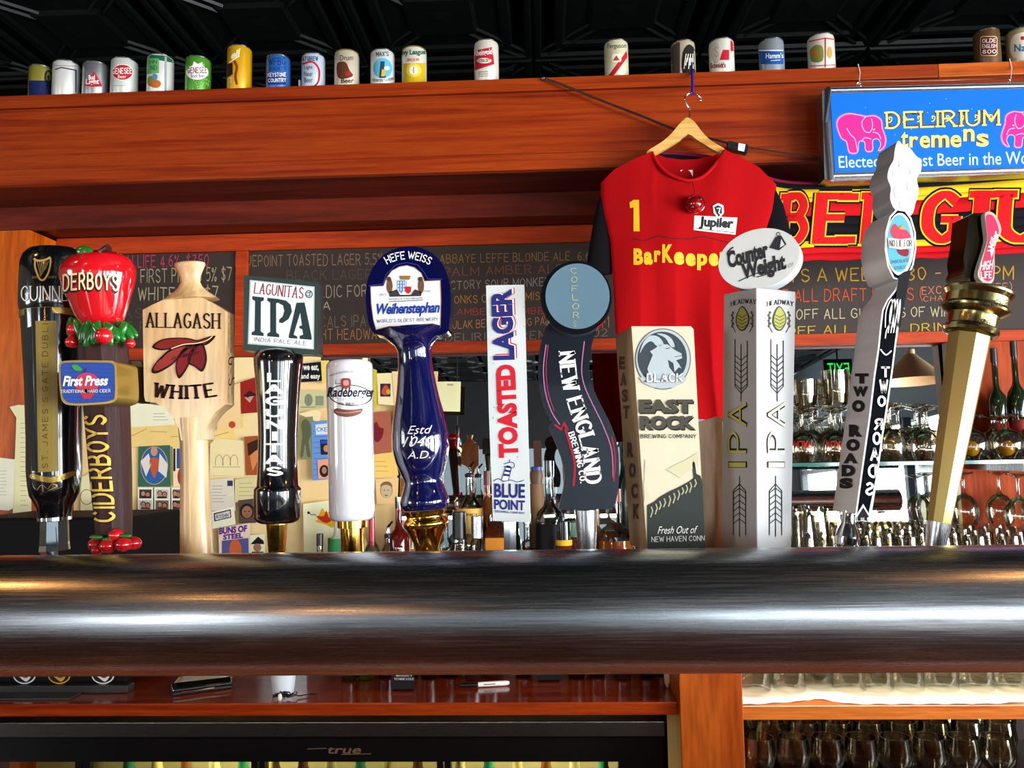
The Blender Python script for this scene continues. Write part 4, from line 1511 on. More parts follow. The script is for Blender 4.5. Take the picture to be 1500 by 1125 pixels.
d.t('Counter', rotq(1065, 356, 1126, 381, 16), BK, .045, 1)
d.t('Weight', rotq(1080, 380, 1146, 410, 14), BK, .045, 1)
d.k('BREWING CO', rotq(1118, 401, 1154, 406, 20), BK, 1, thick=.7)
d.line([(1068, 380), (1066, 370), (1074, 362)], 2, BK, 1, 4)
d.line([(1082, 412), (1110, 400), (1122, 402), (1108, 406)], 1.4, BK, 1, 4)
d.poly([(1136, 347), (1144, 345), (1152, 358), (1141, 367), (1127, 363)], BK, 1)
d.poly([(1144, 350), (1149, 359), (1142, 363)], ink('#B9B9B5'), 2)
d.line(ell(1140, 343, 2.6, 2.6, 12, 0, 359), 1, BK, 1)
d.build('script_print', h)
d = Dec(on(col11))
for cx, xa, xb, sl in ((1088, 1071, 1108, -3), (1141, 1123, 1162, 2)):
    d.k('HEADWAY', lambda u, v, xa=xa, xb=xb, sl=sl: (xa + (xb - xa) * u, 449 - sl * 0 - 7 * v - 3 * math.sin(u * PI) + (sl if sl < 0 else 0) * u), BK, 1, thick=1.0, thin=.4, serif=.3)
    d.poly(smoothpts([(cx, 448), (cx + 9, 460), (cx + 10, 472), (cx + 5, 482), (cx, 485), (cx - 6, 482), (cx - 10, 472), (cx - 8, 459)], 3, True), ink('#3A3E2A'), 1)
    d.poly(smoothpts([(cx, 450), (cx + 7.5, 461), (cx + 8, 472), (cx + 4, 480), (cx, 483), (cx - 5, 480), (cx - 8, 472), (cx - 6.5, 460)], 3, True), ink('#9A9A48'), 2)
    for k_ in range(4):
        d.line([(cx - 7, 461 + k_ * 5), (cx, 465 + k_ * 5), (cx + 7, 461 + k_ * 5)], .9, ink('#3A3E2A'), 3)
    for s_ in (-1, 1):
        d.line([(cx + s_ * 10, 487), (cx + s_ * 15, 475), (cx + s_ * 14, 456)], .9, BK, 1, 4)
        for k_ in range(6):
            d.poly(ell(cx + s_ * (14.5 - k_ * .1) + (k_ % 2) * 2 * s_ - s_, 458 + k_ * 4, 1.4, 2.2, 7), ink('#5A4A3A'), 2)
    # long wheat ear, upper and lower
    for y0, y1 in ((500, 588), (697, 786)):
        c2 = cx - 3 + (1 if cx < 1100 else 0) - (y0 - 500) * .012
        upk = y0 < 600
        d.line([(c2, y0 + (4 if upk else 0)), (c2, y1)], 1.1, BK, 1)
        for s_ in (-1, 1):
            for k_ in range(6):
                yy = (y0 + 20 + k_ * 8.5) if upk else (y0 + 18 + k_ * 9)
                a = 9 if upk else 9
                if upk:
                    d.line([(c2, yy + 8), (c2 + s_ * a, yy)], 1.1, BK, 1)
                else:
                    d.line([(c2, yy), (c2 + s_ * a, yy + 7)], 1.1, BK, 1)
            if upk:
                d.line([(c2 + s_ * 9, y0 - 2 + s_), (c2 + s_ * 9, y0 + 66), (c2, y0 + 76)], 1.1, BK, 1)
            else:
                d.line([(c2, y0 + 12), (c2 + s_ * 9, y0 + 22), (c2 + s_ * 9, y1 - 2)], 1.1, BK, 1)
    x0, x1 = (1067, 1095) if cx < 1100 else (1123, 1149)
    for gi, (c_, th, gr) in enumerate(((BK, 1.05, 0), (ink('#B8B860') if cx < 1100 else ink('#D2D6B0'), .55, 0))):
        d.k('I', up(x0 + gi * 1.5, 676 + gi * 1.5, x1 - gi * 1.5, 688 - gi * 1.5), c_, 1 + 2 * gi, thick=1)
        d.k('P', up(x0 + gi * .8, 632, x1 - gi * .8, 664), c_, 1 + 2 * gi, thick=th)
        d.k('A', up(x0 + gi * .8, 590, x1 - gi * .8, 625), c_, 1 + 2 * gi, thick=th)
d.build('printed_pattern', h)

# 12 steel and black hand
h = handle(1241, 'steel handle whose black front shows a pointing hand holding an oval fruit label')
fo = [(1254, 753), (1274, 755), (1284, 700), (1292, 640), (1300, 590), (1307, 540), (1312, 500), (1318, 460), (1325, 430), (1330, 403), (1337, 388), (1341, 365), (1340, 340), (1334, 320), (1326, 309), (1314, 307), (1304, 318), (1298, 340), (1297, 365), (1301, 390), (1309, 407), (1318, 410), (1312, 425), (1300, 440), (1293, 455), (1290, 480), (1287, 510), (1281, 550), (1274, 610), (1264, 680)]
hb = pr(fo, DH - .01, .04, pm('#090B14', .8, spec=.05, var=.02), h, 'hand_blade', .001, ext=(-.008, .047, 0), side=pm('#D2D4D6', .34, metal=.25, var=.12, scale=14, sz=8))
cap = pr(smoothpts([(1316, 206), (1323, 213), (1332, 216), (1340, 226), (1349, 236), (1349, 251), (1343, 262), (1346, 280), (1341, 298), (1334, 316), (1312, 308), (1304, 291), (1305, 275), (1300, 260), (1303, 245), (1309, 234), (1311, 218)], 3, True),
         DH - .009, .03, pm('#EEF0F2', .35, var=.05), h, 'foam_plume', .001, ext=(-.006, .034, 0), side=pm('#9A9EA4', .35))
cap['label'] = 'white cut-out plume with faint pink patches'
d = Dec(plane_y(DH - .009))
for x, y, a, b_ in ((1322, 240, 6, 8), (1312, 255, 5, 6), (1338, 250, 6, 7), (1318, 280, 9, 12), (1334, 272, 6, 9), (1324, 300, 7, 7)):
    d.poly(ell(x, y, a, b_, 12), ink('#F2D0D4'), 0)
d.line([(1318, 244), (1324, 240), (1330, 245), (1336, 241)], 1, WHT, 2, 3)
d.build('plume_print', h)
d = Dec(plane_y(DH - .01))
inn = fo + [fo[0]]
d.line(inn, 2.4, WHT, 0)
d.poly(ell(1318, 358, 20.5, 46, 32), WHT, 1)
d.poly(ell(1317, 357, 17.5, 42, 32), ink('#5FB4C4'), 2)
d.poly(smoothpts([(1304, 340), (1310, 328), (1318, 336), (1328, 338), (1334, 350), (1326, 362), (1312, 352)], 3, True), ink('#C8405A'), 3)
d.poly(smoothpts([(1314, 362), (1330, 366), (1328, 376), (1316, 372)], 3, True), ink('#8A2038'), 3)
d.poly([(1316, 336), (1321, 329), (1324, 337)], ink('#C8A040'), 4)
d.poly([(1300, 349), (1318, 351), (1336, 349), (1335, 364), (1318, 366), (1301, 363)], ink('#EFEFE6'), 5)
d.k('NO LIE FOR', box(1302, 352, 1335, 362), BK, 6, thick=1.0, thin=.4, gap=.9)
d.k('CHOCOLATE', box(1304, 382, 1331, 387, 3), ink('#4A3A8A'), 4, thick=.8)
d.k('STOUT', box(1309, 391, 1326, 396, 2), ink('#4A3A8A'), 4, thick=.8)
# pointing finger and folded fingers outlined in white
d.poly([(1316, 404), (1325, 398), (1334, 396), (1325, 440), (1318, 480), (1306, 480)], ink('#0C0E18'), 3)
for i in range(4):
    d.line([(1296 + i * 6, 480), (1297 + i * 6, 458), (1302 + i * 5, 443), (1306 + i * 4, 440), (1305 + i * 4, 458), (1300 + i * 4, 488)], 1.5, WHT, 4, 4)
d.line([(1289, 512), (1297, 520), (1305, 514)], 2, WHT, 4, 4)
d.line([(1304, 472), (1298, 484), (1296, 496)], 1.6, WHT, 4, 4)
for i, (ch, y0, hh) in enumerate((('T', 537, 16), ('W', 556, 20), ('O', 579, 17), ('R', 613, 17), ('O', 632, 20), ('A', 656, 19), ('D', 680, 20), ('S', 706, 20))):
    x = 1296 - (y0 - 537) * .135
    g = box(x - 6, y0, x + 7, y0 + hh)
    if ch in 'RDS':
        g2 = g
        g = lambda u, v, g2=g2: g2(1 - u, v)
    d.k(ch, g, WHT, 3, thick=1.35)
d.poly([(1252, 757), (1264, 738), (1275, 757)], WHT, 2)
d.poly([(1255, 758), (1264, 743), (1273, 758)], ink('#0C0E18'), 3)
d.build('front_print', h)
d = Dec(on(hb))
for ch, x, y0, wd, hh in (('T', 1263, 547, 17, 15), ('W', 1261, 566, 19, 15), ('O', 1258, 586, 16, 18), ('R', 1254, 622, 17, 18), ('O', 1250, 643, 17, 18), ('A', 1246.5, 664, 18, 15), ('D', 1243.5, 681, 17, 17), ('S', 1240, 700, 17, 16)):
    d.t(ch, box(x - wd / 2 - 1.5, y0, x + wd / 2 + 1.5, y0 + hh), BK, .085)
d.build('side_lettering', h)
lf(DH + .014, ((1240, 812), (1243, 750)), [(812, 14), (802, 14), (798, 15.5), (797.4, 14.5), (796.6, 14.5), (796, 17), (787, 17), (786.4, 15.5), (785.6, 15.5), (785, 16.5), (777, 14), (768, 10), (765, 9), (748, 8.5)], CHROME, h, 'ferrule')

# 13 brass eight-sided column with a pink plate
h = handle(1370, 'tapered eight-sided brass column handle with ringed collar and pink curved plate')
ax = ((1369, 806), (1421, 487))
BR2 = pm('#A8985A', .3, metal=.7, var=.08, scale=12)
lf(DH, ax, [(765, 16), (640, 22.5), (486, 29)], BR2, h, 'brass_column', seg=8, smooth=0, rot=.2)
lf(DH, ax, [(812, 13), (804, 13.5), (765.5, 16.5)], BRUSH, h, 'ferrule')
cax = ((1421, 487), (1433, 430))
BR3 = metal('#8F8455', 0.22, 0.12, 'x')
rings_ = lf(DH, cax, [(492, 30), (489, 36), (485, 38), (481, 37), (478, 33), (467, 33), (463, 34), (459, 41), (456, 45), (453, 46), (449, 43), (437, 43), (434, 45), (431, 47), (428, 47), (426, 44), (425, 40)], BR3, h, 'ringed_collar', smooth=30)
d = Dec(on(rings_), 3)
d.k("BEERS'", box(1385, 440, 1406, 446, -1), ink('#20281A'), thick=1.0)
d.k('THE CHAMPAGNE', box(1434, 438, 1476, 448, -1), ink('#20281A'), thick=1.0)
d.k('SINCE', box(1436, 467, 1456, 474, -1), ink('#20281A'), thick=1.0)
d.poly(ell(1376 + 66, 443, .1, .1, 5), ink('#20281A'), 0)
d.build('lettering', h)
MB().prism(outline([(1419, 316), (1426, 312), (1450, 312), (1452, 322), (1448, 345), (1446, 365), (1440, 390), (1442, 405), (1452, 415), (1454, 427), (1414, 427), (1414, 412), (1409, 402), (1413, 392), (1411, 380), (1416, 350)], DH + .0), Vector((-.003, .03, 0)), metal('#4A4438', .2, .15, 'z')).build('bracket', h, 30, bevel=.001)
pk = [(1443, 313), (1450, 310), (1459, 316), (1467, 336), (1461, 352), (1457, 366), (1457, 392), (1455, 412), (1444, 416), (1433, 406), (1434, 392), (1441, 370), (1446, 350), (1444, 330)]
pkp = pr(smoothpts(pk, 3, True), DH - .012, .008, pm('#D8C8BC', .25, metal=.3), h, 'pink_plate', .0008)
d = Dec(plane_y(DH - .012))
c0 = (1450, 362)
d.poly(smoothpts([(c0[0] + (x - c0[0]) * .78, c0[1] + (y - c0[1]) * .92) for x, y in pk], 3, True), ink('#C83A5E', .25), 0)
d.t('Miller', quad((1447, 362), (1455, 336), (1464, 342), (1455, 366)), WHT, .02, 1)
d.poly([(1444, 368), (1456, 364), (1452, 378), (1450, 368)], WHT, 1)
d.k('HIGH', quad((1437, 384), (1455, 380), (1453, 395), (1435, 396)), WHT, 1, thick=1.1)
d.k('LIFE', quad((1436, 398), (1453, 397), (1452, 408), (1437, 408)), WHT, 1, thick=1.1)
d.build('plate_print', h)

# ------------------------------------------------------------------ cans along the top of the bulkhead
DC = 2.262
SIL = metal('#C9CBCD', .25, .1, 'n')
RED2, BLU, GRN2, YEL = ink('#B81A2A'), ink('#1A4C9C'), ink('#1E7A3A'), ink('#E0B020')
WHC = '#DCDCD6'
cans = [
    (43, 75, 93, '#8A8430', 'small gold and dark blue mug-like can, leftmost on the ledge'),
    (78, 115, 86, WHC, 'worn white can with a thin blue outline, second from the left'),
    (122, 158, 88, '#A8AAAC', 'silver can with a red rounded triangle marked Light'),
    (163, 200, 82, '#CFD6CC', 'pale can with a red oval reading GENESEE'),
    (216, 253, 77, '#E2E2DA', 'white can with a green rim and a green and orange picture'),
    (272, 308, 80, '#4E9A28', 'bright green dotted can with a white badge'),
    (333, 368, 64, '#DCA408', 'tall yellow can, the tallest of the cans on the left'),
    (390, 425, 78, '#2E68B8', 'blue can marked KEYSTONE COUNTRY'),
    (442, 476, 76, '#C4D2DE', 'pale blue can with a thick red loop'),
    (490, 526, 71, '#CBC2A8', 'cream can with a gold rim and a dark brown figure'),
    (543, 578, 70, '#DDE0DC', "white can with a light blue disc under MAX'S"),
    (589, 625, 66, '#E4E4D2', 'white and yellow can reading Ivy League'),
    (695, 731, 56, '#E6E0D0', 'white can with a tilted red label standing alone in the middle of the ledge'),
    (886, 921, 56, '#DFD8B4', 'cream can crossed by a red diagonal band'),
    (984, 1019, 57, '#C9B89A', 'tan can with a black and white drawing, above the hanger'),
    (1040, 1076, 54, '#E2E0D0', 'white can with dark red squares'),
    (1113, 1149, 54, '#8C949C', 'small silver can with a blue middle band'),
    (1185, 1223, 47, '#E6E0D2', 'white can with red lines framing a green and brown picture'),
    (1430, 1465, 40, '#6A4A28', 'dark brown can with a maroon oval reading OLDE ENGLISH'),
    (1478, 1516, 38, '#B8A878', 'gold and cream can cut by the right edge of the picture'),
]
ztop = zt - .002
for i, (xa, xb, yt, c, lab_) in enumerate(cans):
    yb = 118 - (((xa + xb) / 2) - 750) * .034
    p = at((xa + xb) / 2, yb, DC)
    r = (xb - xa) / 2 * mpp(p)
    ztp = zy((xa + xb) / 2, yt, DC - r)
    t = thing('beer_can', (p.x, DC, ztop), lab_, 'can', 'old cans standing on the ledge')
    cm = pm(c, .35, metal=.25 if i != 2 else .8, coat=.3, var=.06)
    bdy = MB().lathe([(ztop, r * .93), (ztop + .004, r), (ztp - .010, r), (ztp - .0035, r * .965), (ztp - .0034, r * .9)], cm, 32, p.x, DC)
    bdy = bdy.build('can_body', t)
    MB().lathe([(ztp - .0034, r * .98), (ztp, r * .98), (ztp, r * .93), (ztp - .002, r * .92), (ztp - .003, .001)], SIL if i not in (9, 11) else GD, 32, p.x, DC).build('rim', t)
    d = Dec(on(bdy), 3, .0004)
    cx = (xa + xb) / 2
    b2 = lambda x0, y0, x1, y1: box(xa + x0, yt + y0, xa + x1, yt + y1, (x1 - x0) * .03)
    if i == 0:
        d.poly(rrect(xa - 3, yt + 25, xb + 3, yt + 50, 1), ink('#101C4C'), 0)
        d.line(ell(xb - 4, yt + 20, 5, 9, 16, 0, 359), 2.5, BK, 1)
        MB().tube([(p.x + r * .9, DC - .01, ztp - .03), (p.x + r * 1.06, DC - .018, ztp - .032), (p.x + r * 1.06, DC - .018, ztp - .06), (p.x + r * .9, DC - .01, ztp - .07)], .003, BLK, 8).build('loop_handle', t)
    elif i == 1:
        d.line([(xa + 3, yt + 16), (xa + 12, yt + 13), (xb - 4, yt + 17), (xb - 4, yt + 50)], 1.6, ink('#22305A'), 1)
        d.line([(xa + 2, yt + 10), (xb - 2, yt + 11)], 1, ink('#A08888'), 1)
    elif i == 2:
        d.poly(smoothpts([(cx - 4, yt + 19), (cx - 1, yt + 19), (cx + 9, yt + 36), (cx + 6, yt + 39), (cx - 14, yt + 38), (cx - 15, yt + 35)], 3, True), RED2, 0)
        d.t('Bud', b2(8, 22, 17, 29), WHT, .02)
        d.t('Light', b2(4, 28, 23, 38), WHT, .02)
    elif i in (3,):
        d.poly(ell(cx - 2, yt + 24, 15.5, 12, 28), ink('#F0EDE0'), 0)
        d.poly(ell(cx - 2, yt + 24, 14.5, 11, 28), RED2, 1)
        d.k('GENESEE', b2(2, 18, 30, 27), WHT, 2, thick=1.0)
        d.t('Beer', b2(10, 28, 22, 33), WHT, 0, 2)
        d.line([(xa + 4, yt + 44), (xa + 22, yt + 43)], .7, ink('#8A9080'), 1)
    elif i == 4:
        d.poly([(xa - 1, yt + 3), (xb + 1, yt + 5), (xb + 1, yt + 15), (xa - 1, yt + 8)], ink('#0E5A3C'), 0)
        d.poly([(xa - 1, yt + 8), (xa + 17, yt + 9), (xa + 17, yt + 30), (xa - 1, yt + 32)], ink('#5CA05C'), 1)
        d.k('HN', b2(4, 11, 14, 17), ink('#1E4A2A'), 2, thick=.8)
        d.k('ND', b2(5, 19, 14, 26), ink('#1E4A2A'), 2, thick=.8)
        d.poly(ell(xa + 12, yt + 46, 8, 6, 14), ink('#B8642A'), 2)
        d.poly(ell(xa + 5, yt + 42, 5, 8, 12), ink('#7A8A30'), 1)
        d.poly(ell(xa + 11, yt + 36, 4, 5, 12), ink('#4A88A8'), 2)
        d.poly([(xa + 25, yt + 6), (xa + 28, yt + 6), (xa + 28, yt + 56), (xa + 25, yt + 56)], ink('#9AA0A2'), 2)
    elif i == 5:
        for j in range(26):
            d.poly(ell(RND.uniform(xa + 1, xb - 1), RND.uniform(yt + 4, yt + 50), .9, .9, 6), ink('#A8D070'), 0)
        d.poly(ell(cx - 1, yt + 26, 16, 11, 26), WHT, 1)
        d.poly([(cx - 8, yt + 17), (cx - 6, yt + 10), (cx, yt + 14), (cx + 6, yt + 11), (cx + 8, yt + 18)], WHT, 1)
        d.k('GENESEE', b2(3, 19, 31, 28), ink('#8A2A22'), 2, thick=1.0)
        d.t('Bock Beer', b2(8, 29, 28, 34), BK, 0, 2)
    elif i == 6:
        d.t('ell', box(xa + 5, yt + 12, xa + 17, yt + 24, 5, 2), ink('#F4E8C0'), .03, 2)
        d.line([(xa + 3, yt + 28), (xa + 18, yt + 18)], 1.5, ink('#F4E8C0'), 2)
        d.line([(xa + 10, yt + 25), (xa + 14, yt + 34), (xa + 12, yt + 48), (xa + 14, yt + 60)], 3.5, ink('#7A3A10'), 1, 4)
        d.poly([(xa, yt + 30), (xa + 8, yt + 28), (xa + 8, yt + 45), (xa, yt + 50)], ink('#2A160A'), 1)
        d.k('T', b2(3, 50, 8, 58), ink('#F4E8C0'), 2, thick=.9)
    elif i == 7:
        d.k('WFBG', b2(3, 7, 28, 18), ink('#0E2E6A'), 1, thick=.7)
        d.k("RADIO'S", b2(5, 20, 29, 26), ink('#0E2E6A'), 1, thick=.7)
        d.poly([(xa + 1, yt + 28), (xa + 30, yt + 28), (xa + 29, yt + 46), (xa + 2, yt + 46)], ink('#0E3A82'), 0)
        d.k('KEYSTONE', b2(2, 29, 29, 35), WHT, 1, thick=1.1)
        d.k('COUNTRY', b2(3, 37, 29, 43), WHT, 1, thick=1.1)
    elif i == 8:
        d.k('ATSBREW', b2(1, 7, 24, 14), ink('#1A3A7A'), 1, thick=1.1)
        d.line(smoothpts([(xa + 1, yt + 18), (xa + 16, yt + 15), (xa + 25, yt + 26), (xa + 24, yt + 44), (xa + 16, yt + 52)], 5), 2.6, RED2, 1)
        for j, tx in enumerate(('Light', 'Near', 'Beer')):
            d.t(tx, b2(4, 20 + j * 9, 16, 27 + j * 9), ink('#2A3A50'), 0)
    elif i == 9:
        d.t('Drum', b2(8, 10, 27, 18), ink('#4A2A1A'), 0)
        d.poly(smoothpts([(xa + 4, yt + 22), (xa + 16, yt + 20), (xa + 22, yt + 32), (xa + 27, yt + 40), (xa + 16, yt + 44), (xa + 5, yt + 42)], 3, True), ink('#5A3018'), 0)
        d.poly(ell(xa + 20, yt + 37, 5, 4, 12), ink('#9A2420'), 1)
        d.t('Beer', b2(10, 44, 28, 51), ink('#3A2A1A'), .02)
    elif i == 10:
        d.k("MAX'S", b2(8, 6, 26, 13), BK, 1, thick=1.0)
        d.poly(ell(cx, yt + 30, 14, 15, 28), ink('#58B0CC'), 0)
        d.poly([(cx - 3, yt + 20), (cx + 3, yt + 20), (cx + 2, yt + 36), (cx + 5, yt + 44), (cx - 5, yt + 44)], ink('#22405A'), 1)
        d.poly([(cx - 1, yt + 32), (cx + 4, yt + 32), (cx + 3, yt + 42), (cx - 2, yt + 42)], YEL, 2)
        d.poly(ell(cx + 6, yt + 30, 4, 3, 10), WHT, 2)
        d.k('COUNTRY TAVERN', lambda u, v, cx=cx, yt=yt: (cx - 15 + 31 * u, yt + 49 - 4 * v + 2 * math.sin(u * PI) - 2 * u), BK, 1, thick=1.0)
    elif i == 11:
        d.t('Ivy League', b2(0, 7, 34, 17), ink('#2A5A3A'), .03)
        d.k('BEER', b2(8, 20, 25, 24), RED2, 1, thick=1.0)
        d.poly([(xa - 1, yt + 27), (xb + 1, yt + 26), (xb + 1, yt + 58), (xa - 1, yt + 58)], ink('#C8A818'), 0)
        d.poly(ell(cx - 1, yt + 37, 11, 10, 24), ink('#E0C840'), 1)
        d.poly(ell(cx - 1, yt + 37, 6.5, 6.5, 20), ink('#EFEACC'), 2)
        d.line([(cx - 1, yt + 32), (cx - 1, yt + 42)], 1.2, ink('#8A7A20'), 3)
    elif i == 12:
        d.poly([(xa + 1, yt + 18), (xa + 26, yt + 13), (xa + 29, yt + 38), (xa + 1, yt + 47)], RED2, 0)
        d.t('Rheingold', box(xa, yt + 18, xa + 26, yt + 29, 3), WHT, .02)
        d.poly(ell(xa + 14, yt + 33, 11, 4, 18), ink('#E6E0D0'), 1)
        d.k('EXTRA DRY', box(xa + 4, yt + 31, xa + 23, yt + 36, 1), BK, 2, thick=1)
        for j in range(3):
            d.line([(xa + 6, yt + 50 + j * 3), (xa + 20, yt + 49 + j * 3)], .7, BK, 1)
    elif i == 13:
        d.t('Ferguson', b2(4, 8, 31, 17), ink('#2A4A3A'), 0)
        d.poly([(xa + 5, yt + 55), (xb + 1, yt + 13), (xb + 1, yt + 24), (xa + 13, yt + 55)], RED2, 0)
        d.poly(rrect(xa + 10, yt + 23, xa + 24, yt + 35, 3), ink('#EDE6D0'), 1)
        d.poly([(xa + 12, yt + 33), (xa + 17, yt + 25), (xa + 22, yt + 33)], ink('#B83A3A'), 2)
    elif i == 14:
        d.poly([(xa - 1, yt + 5), (xa + 12, yt + 5), (xa + 12, yt + 50), (xa - 1, yt + 50)], ink('#4A4038'), 0)
        d.poly(smoothpts([(xa + 16, yt + 20), (xa + 25, yt + 8), (xa + 34, yt + 18), (xa + 34, yt + 50), (xa + 16, yt + 50)], 3, True), ink('#1E1A18'), 0)
        for j in range(7):
            d.line([(xa + 18 + j * 2.2, yt + 44 - (j % 3) * 5), (xa + 21 + j * 1.6, yt + 22 + (j % 2) * 6)], 1.1, ink('#E8E0D0'), 1)
    elif i == 15:
        d.poly([(xa + 19, yt + 19), (xa + 28, yt + 19), (xa + 28, yt + 34), (xa + 14, yt + 34)], RED2, 0)
        d.poly([(xa + 30, yt + 5), (xb + 1, yt + 7), (xb + 1, yt + 21), (xa + 30, yt + 21)], RED2, 0)
        d.poly(ell(xa + 9, yt + 24, 7, 15, 18), ink('#BFC4B4'), 0)
        d.k('S', b2(6, 14, 13, 30), ink('#C89A94'), 1, thick=1)
        d.t("Schmidt's", b2(1, 38, 23, 46), ink('#8A1A24'), .03)
    elif i == 16:
        d.poly([(xa - 1, yt + 21), (xb + 1, yt + 21), (xb + 1, yt + 40), (xa - 1, yt + 40)], ink('#16509A'), 0)
        d.line([(xa - 1, yt + 20), (xb, yt + 20)], 1.3, WHT, 1)
        d.t("Hamm's", b2(9, 24, 34, 32), WHT, .01)
        d.line([(xa + 16, yt + 35), (xa + 30, yt + 34)], .8, WHT, 1)
    elif i == 17:
        d.line([(xa, yt + 14), (xa + 24, yt + 9), (xb, yt + 11)], 1.6, RED2, 1)
        d.line([(xa + 24, yt + 9), (xa + 24, yt + 52)], 1.6, RED2, 1)
        d.line([(xa + 2, yt + 50), (xb, yt + 48)], 1.2, RED2, 1)
        d.poly(smoothpts([(xa + 2, yt + 26), (xa + 10, yt + 19), (xa + 20, yt + 22), (xa + 20, yt + 42), (xa + 6, yt + 44), (xa + 2, yt + 38)], 3, True), ink('#7A8A3A'), 0)
        d.poly(ell(xa + 9, yt + 32, 6, 6, 12), ink('#B8742A'), 1)
        d.poly(ell(xa + 30, yt + 30, 4, 9, 12), ink('#B89A4A'), 0)
    elif i == 18:
        d.poly(rrect(xa + 6, yt + 13, xb - 4, yt + 42, 4), ink('#D8C890'), 0)
        d.poly(rrect(xa + 7, yt + 14, xb - 5, yt + 41, 4), ink('#6A2422'), 1)
        for j, tx in enumerate(('OLDE', 'ENGLISH', '800')):
            d.k(tx, b2(9, 17 + j * 8, 29, 23 + j * 8), WHT, 2, thick=.8)
    else:
        d.poly(smoothpts([(xa + 3, yt + 20), (xa + 16, yt + 10), (xb, yt + 12), (xb, yt + 48), (xa + 6, yt + 46)], 3, True), ink('#E0DCC8'), 0)
        d.t('Na', b2(8, 27, 24, 38), ink('#2A6A9A'), .02)
        d.poly(ell(xa + 20, yt + 18, 3, 3, 10), RED2, 1)
    d.build('can_print', t)
p = at(439, 117, DC)
tag(MB().lathe([(ztop, .0035), (ztop + .045, .0035), (ztop + .047, .002)], WHT, 10, p.x, DC).build('white_stick'), 'thin white stick standing on the ledge between two blue cans', 'stick')

# ------------------------------------------------------------------ blue lit sign
DS = 2.125
sg = thing('lit_sign', tuple(at(1214, 266, DS)), 'blue box sign with two pink elephants in a grey metal frame', 'sign')
ALU = metal('#A4B0B6', .3, .1, 'x')
BL = ((1213, 266), (1214, 128), (1780, 112), (1780, 240))
fr_pts = outline([(1208, 262), (1204, 134), (1212, 128), (1780, 113), (1780, 241), (1220, 266)], DS)
MB().prism(fr_pts, Vector((0, .048, 0)), ALU).build('frame', sg, 30, bevel=.003)
MB().tube([at(1214, 129, DS - .004), at(1212, 180, DS - .004), at(1218, 264, DS - .004)], .008, ALU, 12).build('left_frame_bar', sg)
MB().tube([at(1213, 132.5, DS - .003), at(1500, 126, DS - .003), at(1780, 119, DS - .003)], .0065, ALU, 12).build('top_frame_bar', sg)
MB().tube([at(1219, 258, DS - .003), at(1500, 249, DS - .003), at(1780, 240, DS - .003)], .0075, metal('#D0D8DC', .3, .1, 'x'), 12).build('bottom_frame_bar', sg)
PB = pm('#0A62C0', .3, emit=.4, var=.06, scale=12)
SU = plane_y(DS - .002)


def lit(h, e=.5):
    return pm(h, .35, emit=e, var=.02)


d = Dec(SU)
d.poly([(1216, 137), (1500, 130), (1775, 124), (1775, 236), (1500, 245), (1223, 252)], PB, 0)
PKE, PKL = lit('#E0207A'), lit('#F8A8CC')
for mx in (0, 1):
    fx = (lambda x: x) if not mx else (lambda x: 1467 + (1297 - x) + 0.0)
    dy = -6 * mx
    E = [(1228, 192), (1226, 180), (1232, 171), (1244, 167), (1258, 169), (1268, 171), (1280, 170), (1290, 176), (1292, 188), (1297, 204), (1294, 216), (1286, 221), (1290, 212), (1286, 204), (1278, 206), (1278, 220), (1268, 221), (1266, 208), (1258, 208), (1256, 223), (1244, 223), (1240, 208), (1233, 203)]
    S = smoothpts([(fx(x), y + dy) for x, y in E], 3, True)
    d.poly([(x + (x - fx(1261)) * .05, y + (y - 197 - dy) * .06) for x, y in S], lit('#B860C8', .35), 1)
    d.poly(S, PKE, 2)
    d.line(S + [S[0]], .9, PKL, 3)
    for L in ([(1268, 171), (1262, 180), (1266, 192), (1274, 194), (1278, 184), (1276, 174)], [(1240, 188), (1246, 198), (1252, 204), (1256, 222)], [(1278, 194), (1286, 196), (1290, 204)], [(1262, 208), (1266, 202), (1276, 204)]):
        d.line([(fx(x), y + dy) for x, y in L], 1.1, PKL, 4, 4)
    d.poly(ell(fx(1280), 190 + dy, 1.6, 1, 8), WHT, 4)
OUT, FIL = lit('#5A3A1A', .1), lit('#F0DC6A', .5)
for c_, lv, g in ((OUT, 1, 1.3), (FIL, 3, .15)):
    d.k('DELIRIUM', quad((1297, 164), (1464, 160), (1464, 184), (1298, 189)), c_, lv, thick=.55, serif=.45, gap=1.35, grow=g * .55)
for i in range(8):
    x = 1301 + i * 21
    d.line(smoothpts([(x, 180 - i * .5), (x + 4, 178 - i * .5), (x + 5, 173 - i * .5), (x + 1, 172 - i * .5), (x + 2, 176 - i * .5)], 4), 1.2, FIL, 4)
for c_, lv, bo, o_ in ((OUT, 1, .06, 0), (FIL, 3, .02, 0)):
    for ch, x0, y0, x1, y1 in (('t', 1320, 193, 1330, 216), ('r', 1332, 200, 1345, 216), ('e', 1347, 199, 1362, 217), ('m', 1364, 198, 1390, 216), ('e', 1392, 198, 1408, 216), ('n', 1411, 189, 1427, 207), ('s', 1430, 196, 1448, 215)):
        d.t(ch, box(x0, y0, x1, y1), c_, bo, lv)
WL = lit('#C8F0F4', .5)
d.t('Elected the Best Beer in the World', quad((1228, 229), (1529, 221), (1529, 240), (1229, 246)), WL, .0, 2)
for i in range(20):
    d.poly(ell(RND.uniform(1222, 1498), RND.uniform(140, 240), .6, .5, 6), lit('#BFE8F8', .6), 1)
d.build('sign_face', sg)
